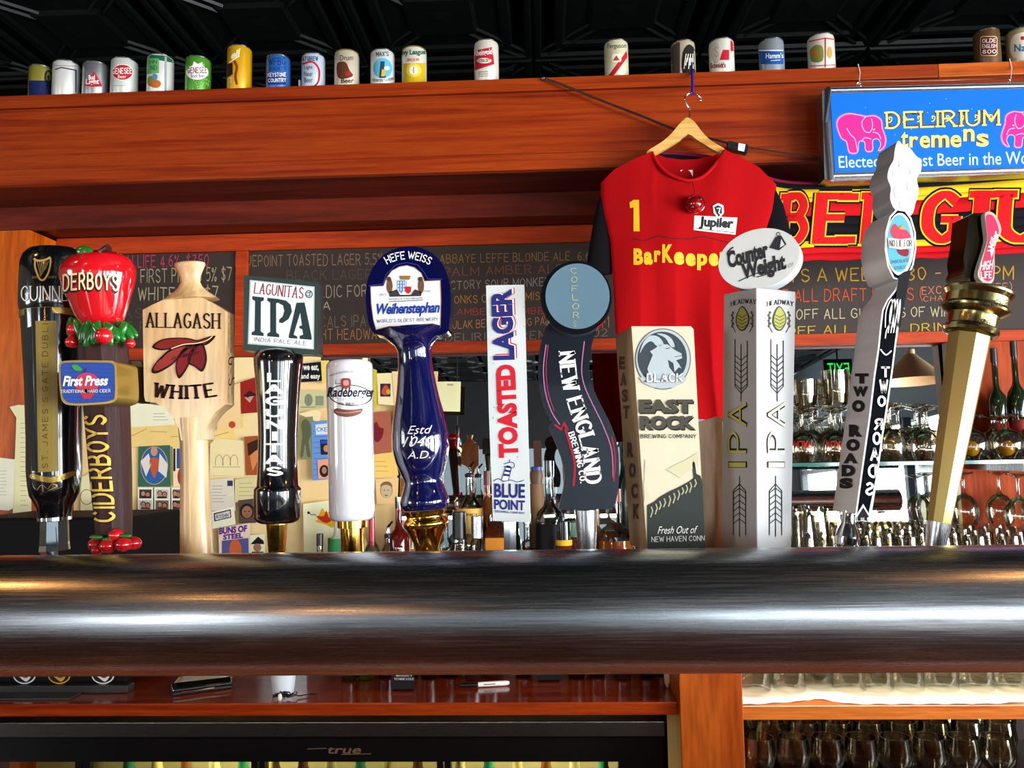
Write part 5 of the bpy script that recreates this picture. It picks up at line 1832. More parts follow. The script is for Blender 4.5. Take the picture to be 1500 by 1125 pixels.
for x, y0, y1 in ((1257, 94, 118), (1479, 86, 114)):
    # eyelet on the frame, hanging wire up to the ledge
    p = at(x + 1, y1 + 6, DS + .03)
    MB().tube([p + Vector((.006 * math.cos(a), 0, .006 * math.sin(a))) for a in [k_ * PI / 6 for k_ in range(12)]], .0012, CHROME, 6).build('eyelet', sg)
    MB().tube([at(x, y0, D1 - .01), at(x + 3, (y0 + y1) / 2, D1 - .012), p], .0011, WHT, 6).build('hanging_wire', sg)
MB().tube([at(1258, 119, DS + .03), at(1370, 118, DS + .03), at(1480, 115, DS + .03)], .0012, CHROME, 6).build('cross_wire', sg)

# ------------------------------------------------------------------ scarf
sc = thing('football_scarf', tuple(at(1300, 270, 2.19)), 'black, yellow and red knitted scarf with big red letters hung below the lit sign', 'scarf')
tops = smoothpts([(955, 221), (1010, 224), (1060, 232), (1110, 252), (1150, 264), (1220, 266), (1348, 263), (1500, 251), (1600, 247), (1760, 236)], 6)
bots = smoothpts([(955, 330), (1010, 345), (1060, 358), (1110, 372), (1150, 382), (1220, 379), (1348, 379), (1500, 371), (1600, 366), (1760, 352)], 6)
FAB = lambda h: pm(h, .9, var=.12, scale=220, bmp=.25, spec=.1)
bands = [(0, .035, '#7A1A3A'), (.035, .055, '#141216'), (.055, .1, '#141216'), (.1, .2, '#E6BE20'), (.2, .26, '#E6BE20'), (.26, .44, '#C01418'), (.44, .55, '#141216'), (.55, .66, '#141216'), (.66, .76, '#141216'), (.76, .84, '#E6BE20'), (.84, .92, '#C8141A'), (.92, 1, '#B8101A')]
sm_ = MB()
for (v0, v1, c) in bands:
    vs = []
    for v in (v0, v1):
        for (xt_, yt_), (xb_, yb_) in zip(tops, bots):
            x, y = xt_ + (xb_ - xt_) * v, yt_ + (yb_ - yt_) * v
            if v > .99:
                y += RND.uniform(-2, 3)
            vs.append(at(x, y, 2.185 + .006 * math.sin(x * .045 + v * 3)))
    n_ = len(tops)
    sm_.add(vs, [(i, i + n_, i + n_ + 1, i + 1) for i in range(n_ - 1)], FAB(c))
so = sm_.build('knitted_cloth', sc, 60)
sl = so.modifiers.new('s', 'SOLIDIFY')
sl.thickness = .004
sl.offset = -1
d = Dec(on(so), 8, .0005)
BR_, BY = FAB('#D01A1E'), FAB('#E6BE20')
bq = lambda x0, x1: (lambda u, v: (x0 + (x1 - x0) * u + (v * 8), 363 - 2 * ((x0 - 1140) / 300) - (85 + (x0 - 1140) * -.0) * v - .01 * (x0 - 1140) * v))
for ch, x0, x1 in (('B', 1138, 1184), ('E', 1184, 1250), ('L', 1256, 1304), ('G', 1340, 1408), ('I', 1414, 1446), ('U', 1452, 1532), ('M', 1545, 1640)):
    ls = [(FAB('#100E12'), 1, 1.5), (BY, 2, .95), (BR_, 3, .45)]
    for c_, lv, g in ls:
        o_ = (1.5 - g) * (x1 - x0) * .06
        d.k(ch, bq(x0 + o_, x1 - o_) if g == 1.5 else (lambda f_, g: (lambda u, v: f_(u, (.035 + .93 * v) if g == .95 else (.06 + .88 * v))))(bq(x0 + o_, x1 - o_), g), c_, lv, thick=1.55, thin=.9, serif=.5, grow=g * .75 - .3)
d.build('knitted_letters', sc)

# ------------------------------------------------------------------ cord with adapter, hanger, shirt, bell
cdp = [at(795, 116, 2.2), at(815, 121, 2.19), at(880, 147, 2.185), at(945, 172, 2.185), at(990, 190, 2.185), at(1040, 203, 2.18), at(1068, 210, 2.175)]
co = thing('power_cord', tuple(cdp[0]), 'thin black cord slung down the fascia with a small black inline adapter', 'cord')
MB().tube(smoothpts([tuple(p) for p in cdp], 4), .0032, BLK, 8).build('cord_run', co)
MB().tube(smoothpts([tuple(at(x, y, 2.18)) for x, y in ((1096, 216), (1130, 221), (1170, 227), (1205, 232))], 4), .0022, BLK, 8).build('cord_run', co)
MB().prism(outline([(1067, 206), (1097, 212), (1095, 224), (1066, 216)], 2.17), Vector((0, .022, 0)), BLK).build('adapter', co, 0, bevel=.002)
MB().prism(outline([(1082, 209.5), (1092, 211.5), (1090, 222), (1081, 220)], 2.1695), Vector((0, .0005, 0)), WHT).build('adapter_label', co, 0)
MB().lathe([(0, .004), (.006, .004)], SIL, 8, at(797, 115, 2.2).x, 2.2).v
MB().ball(at(796, 115, 2.205), .006, SIL, 10, 6).build('cord_clip', co)

DT = 2.135
hg = thing('clothes_hanger', tuple(at(1010, 180, DT)), 'light wooden clothes hanger with a wire hook holding the red shirt', 'hanger')
arm = [(1008, 172), (1002, 175), (994, 183), (985, 194), (972, 206), (958, 215), (948, 222), (951, 230), (975, 218), (996, 205), (1008, 196), (1020, 204), (1036, 214), (1050, 222), (1062, 226), (1063, 219), (1050, 211), (1038, 203), (1026, 190), (1018, 179)]
MB().prism(outline(smoothpts(arm, 2, True), DT), Vector((0, .014, 0)), wood('#B87A30', '#D8A050', '#E6B468', 'x', coat=.5)).build('wooden_arms', hg, 40, bevel=.003)
hk = [(1010, 173), (1010, 160), (1006, 154), (1003, 147), (1005, 140), (1013, 136), (1022, 139), (1027, 145), (1026, 147)]
MB().tube([tuple(at(x, y, DT + .008)) for x, y in smoothpts(hk, 4)], .0022, CHROME, 8).build('hook', hg)
MB().ball(at(1026, 147, DT + .008), .0042, CHROME, 8, 6).build('hook_tip', hg)
tg = MB().tube([at(1014, 92, 2.205), at(1014, 105, 2.205), at(1014.5, 125, 2.16), at(1014, 138, DT + .008)], .004, pm('#3A1A8A', .6), 8)
tag(tg.build('purple_strap'), 'thin purple strap looped over the ledge holding the hanger hook', 'strap')

sh = thing('football_shirt', tuple(at(1010, 240, DT)), 'red football shirt with black sleeves and a yellow number 1, hanging on the wooden hanger', 'shirt')
REDF, BLKF = FAB('#A8060C'), FAB('#0E0C10')


def interp(T_, y):
    if y <= T_[0][0]:
        return T_[0][1]
    for (a, p), (b_, q) in zip(T_, T_[1:]):
        if y <= b_:
            return p + (q - p) * (y - a) / (b_ - a)
    return T_[-1][1]


XLt = [(218, 955), (230, 935), (245, 905), (262, 884), (275, 880), (300, 884), (330, 893), (400, 897), (480, 901), (560, 906), (618, 911)]
XRt = [(218, 1062), (230, 1085), (245, 1112), (262, 1128), (275, 1137), (300, 1132), (330, 1118), (400, 1112), (480, 1112), (560, 1114), (618, 1116)]


def topline(x, front=True):
    if front:
        T_ = [(880, 268), (900, 248), (930, 232), (955, 222), (962, 236), (975, 250), (992, 259), (1010, 263), (1028, 258), (1044, 244), (1056, 228), (1062, 219), (1085, 230), (1112, 245), (1137, 270)]
    else:
        T_ = [(880, 268), (900, 248), (930, 232), (955, 222), (975, 231), (1000, 234), (1022, 233), (1045, 228), (1062, 219), (1085, 230), (1112, 245), (1137, 270)]
    return interp(T_, x)


def panel(front):
    nu, nv = 84, 60
    vs = []
    for j in range(nv + 1):
        for i in range(nu + 1):
            u, v = i / nu, j / nv
            x0 = 880 + 257 * u
            yt_ = topline(x0, front)
            y = yt_ + (617 + 3 * math.sin(u * 9) - yt_) * v
            xl_, xr_ = interp(XLt, y), interp(XRt, y)
            xb_ = xl_ + (xr_ - xl_) * u
            k_ = min(1, v * 4)
            x = x0 * (1 - k_) + xb_ * k_
            e = math.sin(PI * min(max(u, .0), 1.0)) ** .5
            fold = .002 * math.sin(u * 24 + 2 * math.sin(v * 3)) + .017 * (abs(math.sin(u * 13 + .8 * math.sin(v * 2.5))) ** .6) * max(0, v - .22) + .006 * math.sin(u * 7 + v * 8) + .003 * math.sin(u * 31 - v * 6) * max(0, v - .5)
            dpt = DT + .007 - .028 * e * (1 if front else -.55) + fold * e
            if front:
                dpt -= .012 * min(1, v * 5)
            vs.append(at(x, y, dpt))
    return vs, [(j * (nu + 1) + i, (j + 1) * (nu + 1) + i, (j + 1) * (nu + 1) + i + 1, j * (nu + 1) + i + 1) for j in range(nv) for i in range(nu)]


v_, f_ = panel(True)
front = MB().add(v_, f_, REDF).build('front_panel', sh, 80)
v_, f_ = panel(False)
MB().add(v_, f_, REDF).build('back_panel', sh, 80)
cl_ = smoothpts([(955, 222), (962, 236), (975, 250), (992, 259), (1010, 263), (1028, 258), (1044, 244), (1056, 228), (1062, 219)], 4)
for nm, L_, dd in (('neck_band', cl_, -.022), ):
    rr_ = []
    for i, (x, y) in enumerate(cl_):
        t_ = i / (len(cl_) - 1)
        d_ = DT - .002 - .028 * math.sin(PI * t_) ** .6
        rr_.append(at(x, y + 1.5, d_))
    MB().tube(rr_, .0045, FAB('#B80D14'), 8).build(nm, sh)


def sleeve(P, wds, nm):
    rg = []
    for (x, y), w_ in zip(P, wds):
        c = at(x, y, DT + .006)
        r = w_ * mpp(c)
        rg.append([c + Vector((r * math.cos(2 * PI * k_ / 20) * (1 + .05 * math.sin(k_ * 2.1)), .35 * r * math.sin(2 * PI * k_ / 20), 0)) for k_ in range(20)])
    MB().rings(rg, BLKF).build(nm, sh, 70)


sleeve([(888, 278), (886, 300), (884, 330), (881, 360), (878, 395), (878, 402)], [5, 11, 15, 17, 19, 18], 'sleeve')
sleeve([(1130, 278), (1134, 300), (1136, 330), (1138, 350), (1141, 380)], [6, 13, 19, 20, 21], 'sleeve')
d = Dec(on(front), 6, .0006)
YF = ink('#E8B022', .5)
d.poly([(922, 297), (928, 293), (936, 293), (937, 339), (928, 339), (928, 304), (923, 305)], YF, 1)
for ch, x0, y0, x1, y1 in (('B', 928, 364, 942, 388), ('a', 943, 369, 956, 388), ('r', 958, 367, 968, 384), ('K', 970, 358, 986, 385), ('e', 987, 369, 1002, 388), ('e', 1004, 371, 1019, 390), ('p', 1021, 372, 1036, 396), ('e', 1038, 371, 1052, 390), ('r', 1054, 369, 1064, 387)):
    d.t(ch, box(x0, y0, x1, y1), YF, .05, 1)
d.line([(928, 350), (945, 352), (965, 346), (985, 349), (1010, 350), (1030, 347), (1065, 355)], 1.8, ink('#5A0A10', .8), 1, 4)
d.poly([(1017, 316), (1080, 319), (1077, 344), (1016, 337)], WHT, 1)
d.line([(1018, 334), (1045, 338), (1076, 341)], 1, BK, 2)
d.t('Jupiler', box(1023, 317, 1073, 336, -3, 2), BK, .05, 2)
d.poly([(1044, 302), (1051, 298), (1059, 301), (1060, 312), (1052, 321), (1045, 312)], WHT, 3)
d.poly([(1046, 304), (1051, 301), (1057, 304), (1057, 312), (1052, 318), (1048, 312)], ink('#22262E'), 4)
d.line([(1049, 306), (1054, 305), (1052, 312), (1055, 315)], 1.1, WHT, 5)
d.build('shirt_print', sh)
lb = MB().prism(outline([(997, 249), (1015, 249), (1015, 262), (997, 262)], DT + .018), Vector((0, .0006, 0)), WHT).build('neck_label', sh, 0)

bl_ = thing('jingle_bell', tuple(at(1018, 298, DT - .05)), 'small red jingle bell hanging on a thread over the shirt front', 'bell')
rb = pm('#B00A12', .12, metal=.5, coat=.9)
pb = at(1018, 299, DT - .05)
MB().ball(pb, 13 * mpp(pb), rb, 20, 12).build('bell_ball', bl_, 80)
MB().tube([pb + Vector((.0245 * math.cos(a), -.004 * 1, .0245 * math.sin(a))) for a in [k_ * PI / 12 for k_ in range(25)]], .0016, rb, 6).build('bell_seam', bl_)
for a, b_ in (((-.012, -.012)), ((.010, .008))):
    MB().ball(pb + Vector((a, -.0205, b_)), .0045, BLK, 8, 6, 1, .3, 1).build('bell_slot', bl_)
MB().tube([pb + Vector((0, 0, .023)), at(1017, 280, DT - .05), at(1014, 264, DT - .028)], .0012, rb, 6).build('thread', bl_)

# ------------------------------------------------------------------ papers, photos and stickers on the mirror
PN = [0]


def warm(h):
    c = [int(h[i:i + 2], 16) for i in (1, 3, 5)]
    if min(c) < 110:
        return h
    return '#' + ''.join('%02X' % min(250, int(v * g)) for v, g in zip(c, (1.2, 1.13, 1.0)))


def paper(pts, color, name, label, prints=None, rough=.75, post=False, cat='paper'):
    PN[0] += 1
    D_ = (D2 if post else DB) - .0012 - .0011 * PN[0]
    if post:
        D_ = D2 - .004 - .0015 * post
    if len(pts) == 2:
        (x0, y0), (x1, y1) = pts
        pts = [(x0, y0), (x1, y0), (x1, y1), (x0, y1)]
    m_ = color if not isinstance(color, str) else pm(warm(color), rough, var=.05, scale=25, spec=.2)
    o = MB().prism(outline(pts, D_), Vector((0, .0007, 0)), m_)
    t = thing(name, tuple(at(pts[2][0], pts[2][1], D_)), label, cat)
    o.build('sheet', t, 0)
    if prints:
        d = Dec(plane_y(D_), lift=.0002)
        prints(d)
        d.build('print', t)
    return t


def lines(x0, y0, x1, y1, n, c='#9A948C', w_=.7):
    def f(d):
        for i in range(n):
            y = y0 + (y1 - y0) * i / max(n - 1, 1)
            d.line([(x0, y), (x0 + (x1 - x0) * RND.uniform(.6, 1), y)], w_, ink(c), 1)
    return f


def multi(*fs):
    return lambda d: [f(d) for f in fs]


def P_(pts, c, lvl=1):
    return lambda d: d.poly(smoothpts(pts, 3, True) if len(pts) > 4 else pts, ink(c), lvl)


def T_(s, b_, c, bold=.03, lvl=2):
    return lambda d: d.t(s, box(*b_), ink(c), bold, lvl)


def face(cx, cy, r, skin='#B8805E', hair='#2A1C16', lvl=2):
    return multi(P_(ell(cx, cy - r * .15, r * 1.15, r * 1.25, 12), hair, lvl), P_(ell(cx, cy, r * .85, r, 12), skin, lvl + 1), P_(ell(cx - r * .35, cy - r * .1, r * .14, r * .1, 6), '#201410', lvl + 2),
                 P_(ell(cx + r * .35, cy - r * .1, r * .14, r * .1, 6), '#201410', lvl + 2), P_([(cx - r * .3, cy + r * .5), (cx + r * .3, cy + r * .5), (cx + r * .2, cy + r * .6), (cx - r * .2, cy + r * .6)], '#7A3A32', lvl + 2))


paper([(108, 560), (200, 556), (204, 850), (108, 850)], '#D6C8A4', 'poster', 'large cream sheet behind the apple handle post', lines(118, 720, 150, 740, 5))
paper([(186, 640), (352, 636), (350, 850), (186, 850)], '#D9C79E', 'poster', 'large yellowish backing sheet left of the paddle stem', lines(190, 648, 330, 655, 3, '#B8A070'))
paper([(330, 524), (470, 522), (474, 850), (330, 850)], '#D8C8A6', 'poster', 'large cream backing sheet behind the black grip')
paper([(440, 560), (582, 548), (582, 850), (440, 850)], '#D2C09A', 'poster', 'large tan backing sheet behind the white cylinder')
paper([(186, 618), (340, 612), (346, 652), (188, 655)], '#D6C288', 'map', 'old yellowed map strip above the photo strips', lambda d: [d.line([(190 + i * 30, 640 - (i % 2) * 8), (215 + i * 30, 628 + (i % 3) * 5)], .8, ink('#A89058'), 1) for i in range(5)])
paper([(186, 588), (252, 596), (256, 622), (186, 626)], '#ECE6DA', 'note', 'white note between the apple post and paddle neck', lines(225, 606, 250, 615, 3))
paper([(118, 700), (136, 690), (140, 800), (118, 800)], '#E4DCC4', 'note', 'round-stamped note left of the apple handle post', lambda d: d.line(ell(127, 728, 9, 11, 20, 0, 359), .8, ink('#5A5248'), 1))
paper([(203, 654), (249, 652), (250, 713), (202, 713)], '#3A6A5A', 'postcard', 'green and blue postcard of a figure in an oval frame', multi(
    P_(ell(226, 682, 20, 28, 20), '#C8B070', 1), P_(ell(226, 682, 19, 27, 20), '#2A62A8', 2), P_([(206, 676), (218, 664), (222, 680), (214, 698)], '#E8E4DC', 3), P_([(234, 664), (246, 680), (244, 700), (232, 690)], '#E8E4DC', 3),
    P_([(220, 672), (232, 672), (231, 688), (226, 700), (221, 688)], '#C85A34', 3), P_(ell(226, 661, 5, 7, 12), '#D09A78', 4)), cat='photo')
paper([(253, 655), (272, 655), (272, 712), (254, 712)], '#D8D0C0', 'postcard', 'postcard in blue, white and red tucked behind the paddle stem', multi(P_([(254, 657), (257, 657), (257, 690), (254, 690)], '#1A1A1A'), P_([(259, 657), (264, 657), (264, 686), (259, 686)], '#2A5A9A'), P_(ell(266, 698, 6, 13, 10), '#B8302A')), cat='photo')
for i, (x0, x1, lab_) in enumerate(((202, 224, 'leftmost photo booth strip of four small pictures'), (226, 249, 'photo booth strip ending in a bright green picture'), (251, 266, 'photo booth strip half hidden by the paddle stem'))):
    def pf(d, x0=x0, x1=x1, i=i):
        for j in range(4):
            y0 = 717 + j * 16
            if i == 1 and j == 3:
                d.poly([(x0 + 1, y0), (x1 - 1, y0), (x1 - 1, y0 + 13), (x0 + 1, y0 + 13)], ink('#18B020'), 1)
                d.poly([(x0 + 2, y0), (x1 - 2, y0), (x1 - 2, y0 + 4), (x0 + 2, y0 + 4)], ink('#14140F'), 2)
                continue
            d.poly([(x0 + 2, y0), (x1 - 2, y0), (x1 - 2, y0 + 13), (x0 + 2, y0 + 13)], ink(['#4A3A34', '#CFC6BE', '#7A6A60'][(i + j) % 3]), 1)
            for q_ in (0, 1):
                cx = x0 + (x1 - x0) * (.36 + .3 * q_)
                face(cx, y0 + 6 + q_ * 1.5, 3.4, ['#C09478', '#B88468'][q_], '#1E1614')(d)
            d.poly([(x0 + 5, y0 + 10), (x1 - 5, y0 + 10), (x1 - 4, y0 + 13), (x0 + 4, y0 + 13)], ink(['#16161C', '#6A2A24', '#22304A'][j % 3]), 3)
    paper([(x0, 714), (x1, 714), (x1, 780), (x0, 780)], '#EDEAE4', 'photo_strip', lab_, pf, cat='photo')
paper([(208, 785), (248, 782), (250, 850), (208, 850)], '#8A857C', 'photo', 'photo of a face in a grey knitted cap above the pipe', multi(face(229, 800, 13, '#C07E66', '#4A4C52'), P_([(214, 796), (216, 784), (230, 780), (243, 785), (245, 800), (240, 795), (226, 791)], '#50545C', 6)), cat='photo')
paper([(308, 650), (316, 642), (362, 646), (360, 697), (307, 696)], '#DCCFB0', 'sketch', 'pencil sketch of arches on a cream sheet right of the paddle stem', lambda d: [d.line(smoothpts([(316 + i * 11, 682), (316 + i * 11, 672), (321 + i * 11, 666), (326 + i * 11, 672), (326 + i * 11, 682)], 3), .7, ink('#9A8A70'), 1) for i in range(3)] + [d.line([(312, 684), (352, 684)], .7, ink('#9A8A70'), 1)])
paper([(318, 575), (352, 560), (353, 628), (318, 630)], '#D9BE98', 'note', 'tan note with a red dot beside the paddle edge', P_(ell(340, 622, 5, 5, 12), '#C04A2A'))
paper([(352, 560), (376, 552), (378, 604), (353, 606)], '#9A2018', 'photo', 'dark red photo left of the black grip', multi(P_([(356, 580), (366, 572), (376, 578), (366, 584)], '#3A0C0A'), P_([(358, 582), (372, 580), (366, 590)], '#D0988A')), cat='photo')
paper([(358, 640), (382, 638), (384, 696), (360, 696)], '#A8542A', 'photo', 'orange photo of a leaning figure beside the grip', multi(P_([(362, 650), (380, 642), (378, 658), (364, 668)], '#3A1C10'), P_([(366, 668), (378, 656), (381, 668), (370, 690)], '#DA8A50')), cat='photo')
paper([(306, 702), (342, 700), (345, 748), (306, 748)], '#BFC4C8', 'receipt', 'grey-blue receipt with a dark stamp', multi(lines(310, 712, 332, 735, 6, '#8A9096'), P_([(333, 704), (341, 704), (341, 712), (333, 712)], '#2A3A5A')))
paper([(344, 702), (384, 698), (386, 735), (344, 736)], '#BCC09C', 'note', 'pale green note left of the black grip foot', lines(350, 708, 378, 726, 4, '#8A8E6A'))
paper([(308, 750), (342, 742), (345, 768), (310, 775)], '#E8E4DC', 'sticker', 'white card with a boxed blue KOSHH wordmark', multi(P_([(313, 752), (338, 746), (339, 758), (314, 764)], '#22305A'), P_([(315, 753.5), (336.5, 748), (337.5, 757), (316, 762)], '#E8E4DC', 2), lambda d: d.k('KOSHH', box(317, 754, 335, 760.5, 3), ink('#22305A'), 3, thick=1.1)), cat='sticker')
paper([(349, 733), (374, 730), (375, 766), (350, 767)], '#5A4A44', 'photo', 'dark photo of a bearded face near the grip foot', face(362, 750, 9, '#9A6A50', '#1A1210'), cat='photo')
paper([(320, 774), (366, 766), (368, 850), (322, 850)], '#DCC9D2', 'card', 'pinkish card with purple words BUNS OF STEEL', multi(T_('BUNS OF', (321, 773, 362, 783, 4), '#6A2A8A', .05), T_('STEEL', (327, 783, 356, 791, 3), '#6A2A8A', .05), P_([(325, 792), (364, 788), (365, 850), (325, 850)], '#5A5E9A'), P_(ell(345, 806, 9, 16, 14), '#D86A3A', 2)), cat='card')
paper([(366, 784), (388, 782), (389, 850), (367, 850)], '#E2DED2', 'photo', 'small picture of a man in a black wide-brimmed hat', multi(P_([(367, 797), (378, 786), (386, 792), (387, 797)], '#17161A'), P_(ell(377, 802, 6, 6, 12), '#A87A60', 1), P_([(369, 808), (386, 808), (388, 820), (367, 820)], '#2A2A30')), cat='photo')
paper([(438, 533), (470, 530), (471, 558), (440, 560)], '#121214', 'sticker', 'black sticker with white words we eat and easy', multi(T_('we eat,', (444, 534, 467, 544, 0), '#F0F0EC', .03), T_('and easy', (441, 547, 469, 557, 0), '#F0F0EC', .03)), cat='sticker')
paper([(470, 528), (482, 528), (482, 560), (472, 562)], '#C8C070', 'note', 'yellow-green note edge beside the black sticker')
paper([(437, 572), (478, 572), (478, 598), (437, 600)], '#AEB698', 'banknote', 'green-grey banknote left of the white cylinder', multi(P_(ell(452, 586, 6, 9, 12), '#7E8A6E'), P_([(462, 580), (474, 580), (474, 594), (462, 594)], '#8A9678'), lines(440, 596, 476, 597, 2, '#76826A')), cat='banknote')
paper([(437, 606), (462, 600), (470, 604), (468, 619), (455, 614)], '#E0CFB0', 'napkin', 'folded beige napkin corner pinned above the statue picture', cat='napkin')
paper([(438, 612), (458, 610), (462, 673), (440, 673)], '#8A8C62', 'photo', 'tall greenish photo of a robot-like statue', multi(P_([(441, 622), (446, 614), (453, 618), (456, 634), (452, 648), (455, 668), (450, 668), (447, 650), (444, 668), (440, 668), (443, 640)], '#5A6242')), cat='photo')
paper([(456, 618), (482, 615), (482, 702), (458, 704)], '#6A9AD8', 'flyer', 'blue flyer with brick pattern and letters CKE', multi(lambda d: [d.line([(459, 632 + i * 8), (482, 631 + i * 8)], .7, ink('#3A6AB0'), 1) for i in range(9)], P_([(462, 622), (482, 620), (482, 636), (463, 637)], '#D8E8F0', 2), lambda d: d.k('CKE', box(464, 626, 480, 632), ink('#2A4A9A'), 3, thick=.9)))
paper([(469, 644), (483, 644), (483, 666), (470, 666)], '#1A2030', 'photo', 'small dark photo with a blue top beside the cylinder', multi(P_([(470, 645), (483, 645), (483, 650), (470, 650)], '#2A4AB0'), P_(ell(478, 657, 4, 5, 10), '#C08A6A', 2)), cat='photo')
paper([(465, 674), (484, 672), (484, 701), (466, 701)], '#C8948A', 'photo', 'small photo of a long-haired head below the blue one', multi(P_(ell(475, 690, 7, 9, 12), '#2A1814'), P_(ell(475, 689, 3.5, 5, 10), '#B07E64', 2)), cat='photo')
paper([(444, 738), (490, 732), (492, 850), (446, 850)], '#E4DECE', 'drawing', 'white sheet with a red and yellow flame drawing', multi(P_([(458, 752), (466, 756), (472, 744), (478, 752), (490, 746), (489, 772), (476, 768), (462, 764), (466, 760)], '#E8B81E'), P_([(464, 756), (474, 756), (478, 748), (482, 758), (488, 760), (480, 766), (472, 764)], '#C8281A', 2), lambda d: d.line([(452, 750), (456, 754), (463, 754)], 1, ink('#1A1A1A'), 2), P_(ell(452, 751, 2, 2, 8), '#1A1A1A', 2)))
paper([(545, 604), (572, 602), (574, 664), (546, 666)], '#B0624A', 'photo', 'red photo of a dark pink flower right of the white cylinder', multi(P_([(546, 624), (552, 618), (556, 626), (562, 628), (560, 640), (553, 648), (547, 642)], '#7A1626')), cat='photo')
paper([(546, 666), (578, 662), (584, 696), (548, 700)], '#D8B870', 'note', 'torn amber note below the flower photo', lines(550, 676, 575, 690, 3, '#B09048'))
paper([(550, 702), (584, 700), (582, 740), (552, 738)], '#CDB68E', 'sketch', 'pencil portrait on tan paper beside the blue handle', multi(P_(ell(566, 718, 9, 12, 16), '#8A7050', 1), P_(ell(566, 719, 8, 11, 16), '#CDB68E', 2), P_([(557, 712), (562, 706), (571, 706), (575, 713), (566, 710)], '#7A6448', 3), P_([(561, 718), (564, 717), (564, 719)], '#5A4832', 3), P_([(568, 717), (571, 718), (568, 719)], '#5A4832', 3), P_([(563, 725), (569, 725), (566, 727)], '#5A4832', 3)))
paper([(552, 547), (580, 546), (578, 594), (554, 592)], '#E2D2B4', 'card', 'cream card with a small purple and orange concert photo', multi(P_([(557, 562), (572, 562), (572, 581), (557, 581)], '#3A1A4A'), P_([(561, 568), (566, 564), (571, 572), (566, 579), (559, 576)], '#C8542A', 2), P_(ell(569, 574, 3, 4, 8), '#C8A83A', 3)), cat='card')
paper([(545, 540), (552, 542), (552, 598), (548, 600)], '#D8C83A', 'note', 'narrow yellow note behind the cream concert card')
paper([(574, 544), (642, 544), (641, 560), (600, 640), (582, 640)], '#DCC6A4', 'note', 'tan sheet behind the blue handle neck, rounded top corner')
paper([(632, 559), (675, 559), (674, 603), (632, 602)], '#F0DCC0', 'note', 'plain cream square note right of the blue handle', P_([(655, 562), (664, 562), (664, 565), (655, 565)], '#C8B496'))
# on the left post
paper([(-20, 668), (22, 673), (19, 745), (12, 748), (-20, 745)], '#E9E6E0', 'note', 'white note taped at the left edge of the picture', lines(-8, 690, 14, 725, 8, '#B0B4B8', .6), post=3)
paper([(14, 596), (27, 593), (44, 594), (46, 770), (18, 770), (24, 612)], '#E4D9C2', 'list', 'long cream list taped to the left post beside the black handle', lines(30, 620, 43, 740, 18, '#A89E8C', .7), post=1)

# ------------------------------------------------------------------ black box at the left end of the counter
pz = at(100, 1008, 2.1)
zb0 = zcnt + .001
xb0, xb1 = at(-60, 800, 2.1).x, at(190, 800, 2.1).x
bxm = thing('drinks_machine', ((xb0 + xb1) / 2, 2.1, zb0), 'black box-shaped machine with round logo stickers at the left end of the counter', 'machine')
MB().box((xb0, 2.1, zb0 + .02), (xb1, 2.4, zy(100, 758, 2.1)), pm('#050506', .7, spec=.15, var=.02)).build('casing', bxm, 0, bevel=.008)
MB().box((xb0, 2.085, zb0), (xb1 + .012, 2.12, zb0 + .019), pm('#2A2A2C', .4)).build('drip_edge', bxm, 0, bevel=.002)
for x, c1, c2 in ((36, '#C8CCD0', '#8A3040'), (87, '#C09030', '#5A3A14'), (151, '#D4D4D4', '#7A2030')):
    d = Dec(plane_y(2.1), lift=.0006)
    d.poly(ell(x, 988, 17, 14, 24), ink(c1), 0)
    d.poly(ell(x, 988, 15, 12, 24), ink('#1A1416'), 1)
    d.poly(smoothpts([(x - 12, 986), (x + 1, 980), (x + 11, 987), (x + 4, 998), (x - 5, 993)], 3, True), ink(c1), 2)
    d.poly(ell(x + 2, 989, 5, 4, 12), ink(c2), 3)
    d.build('sticker', bxm)
tag(MB().box((at(-20, 1013, 2.06).x, 2.03, zb0), (at(112, 1013, 2.06).x, 2.08, zb0 + .004), pm('#2E2E34', .6)).build('bar_mat', smooth=0), 'flat dark mat lying in front of the black machine', 'mat')

# ------------------------------------------------------------------ small things lying on the counter
CZ = zcnt + .001


def onc(px, py):
    return at_z(px, py, CZ)


pA = onc(260, 1015)
t = thing('loose_papers', tuple(onc(290, 1002)), 'few white papers lying behind the black wallet on the counter', 'paper')
for i in range(3):
    q_ = [onc(x + i * 6, y - i * 2) for x, y in ((252, 1004), (300, 1001), (330, 993), (262, 992))]
    MB().add([a + Vector((0, 0, i * .0012 + k_)) for k_ in (0, .0008) for a in q_], [(3, 2, 1, 0), (4, 5, 6, 7), (0, 1, 5, 4), (1, 2, 6, 5), (2, 3, 7, 6), (3, 0, 4, 7)], WHT if i != 1 else pm('#DDD2C4', .7)).build('sheet', t, 0)
t = thing('wallet', tuple(onc(296, 1012)), 'black folded wallet with a pale metal edge lying on the counter', 'wallet')
q_ = [onc(252, 1020), onc(340, 1008), onc(338, 1000), onc(250, 1010)]
MB().rings([[a + Vector((0, 0, z_)) for a in q_] for z_ in (0, .008)], BLK).build('lower_flap', t, 0, bevel=.002)
MB().rings([[a + Vector((0, .002, z_)) for a in q_] for z_ in (.0085, .016)], BLKG).build('upper_flap', t, 0, bevel=.003)
e0, e1 = q_[0] * .85 + q_[1] * .15, q_[0] * .3 + q_[1] * .7
MB().tube([e0 + Vector((0, -.001, .006)), e1 + Vector((0, -.001, .006))], .0028, CHROME, 8).build('metal_edge', t)

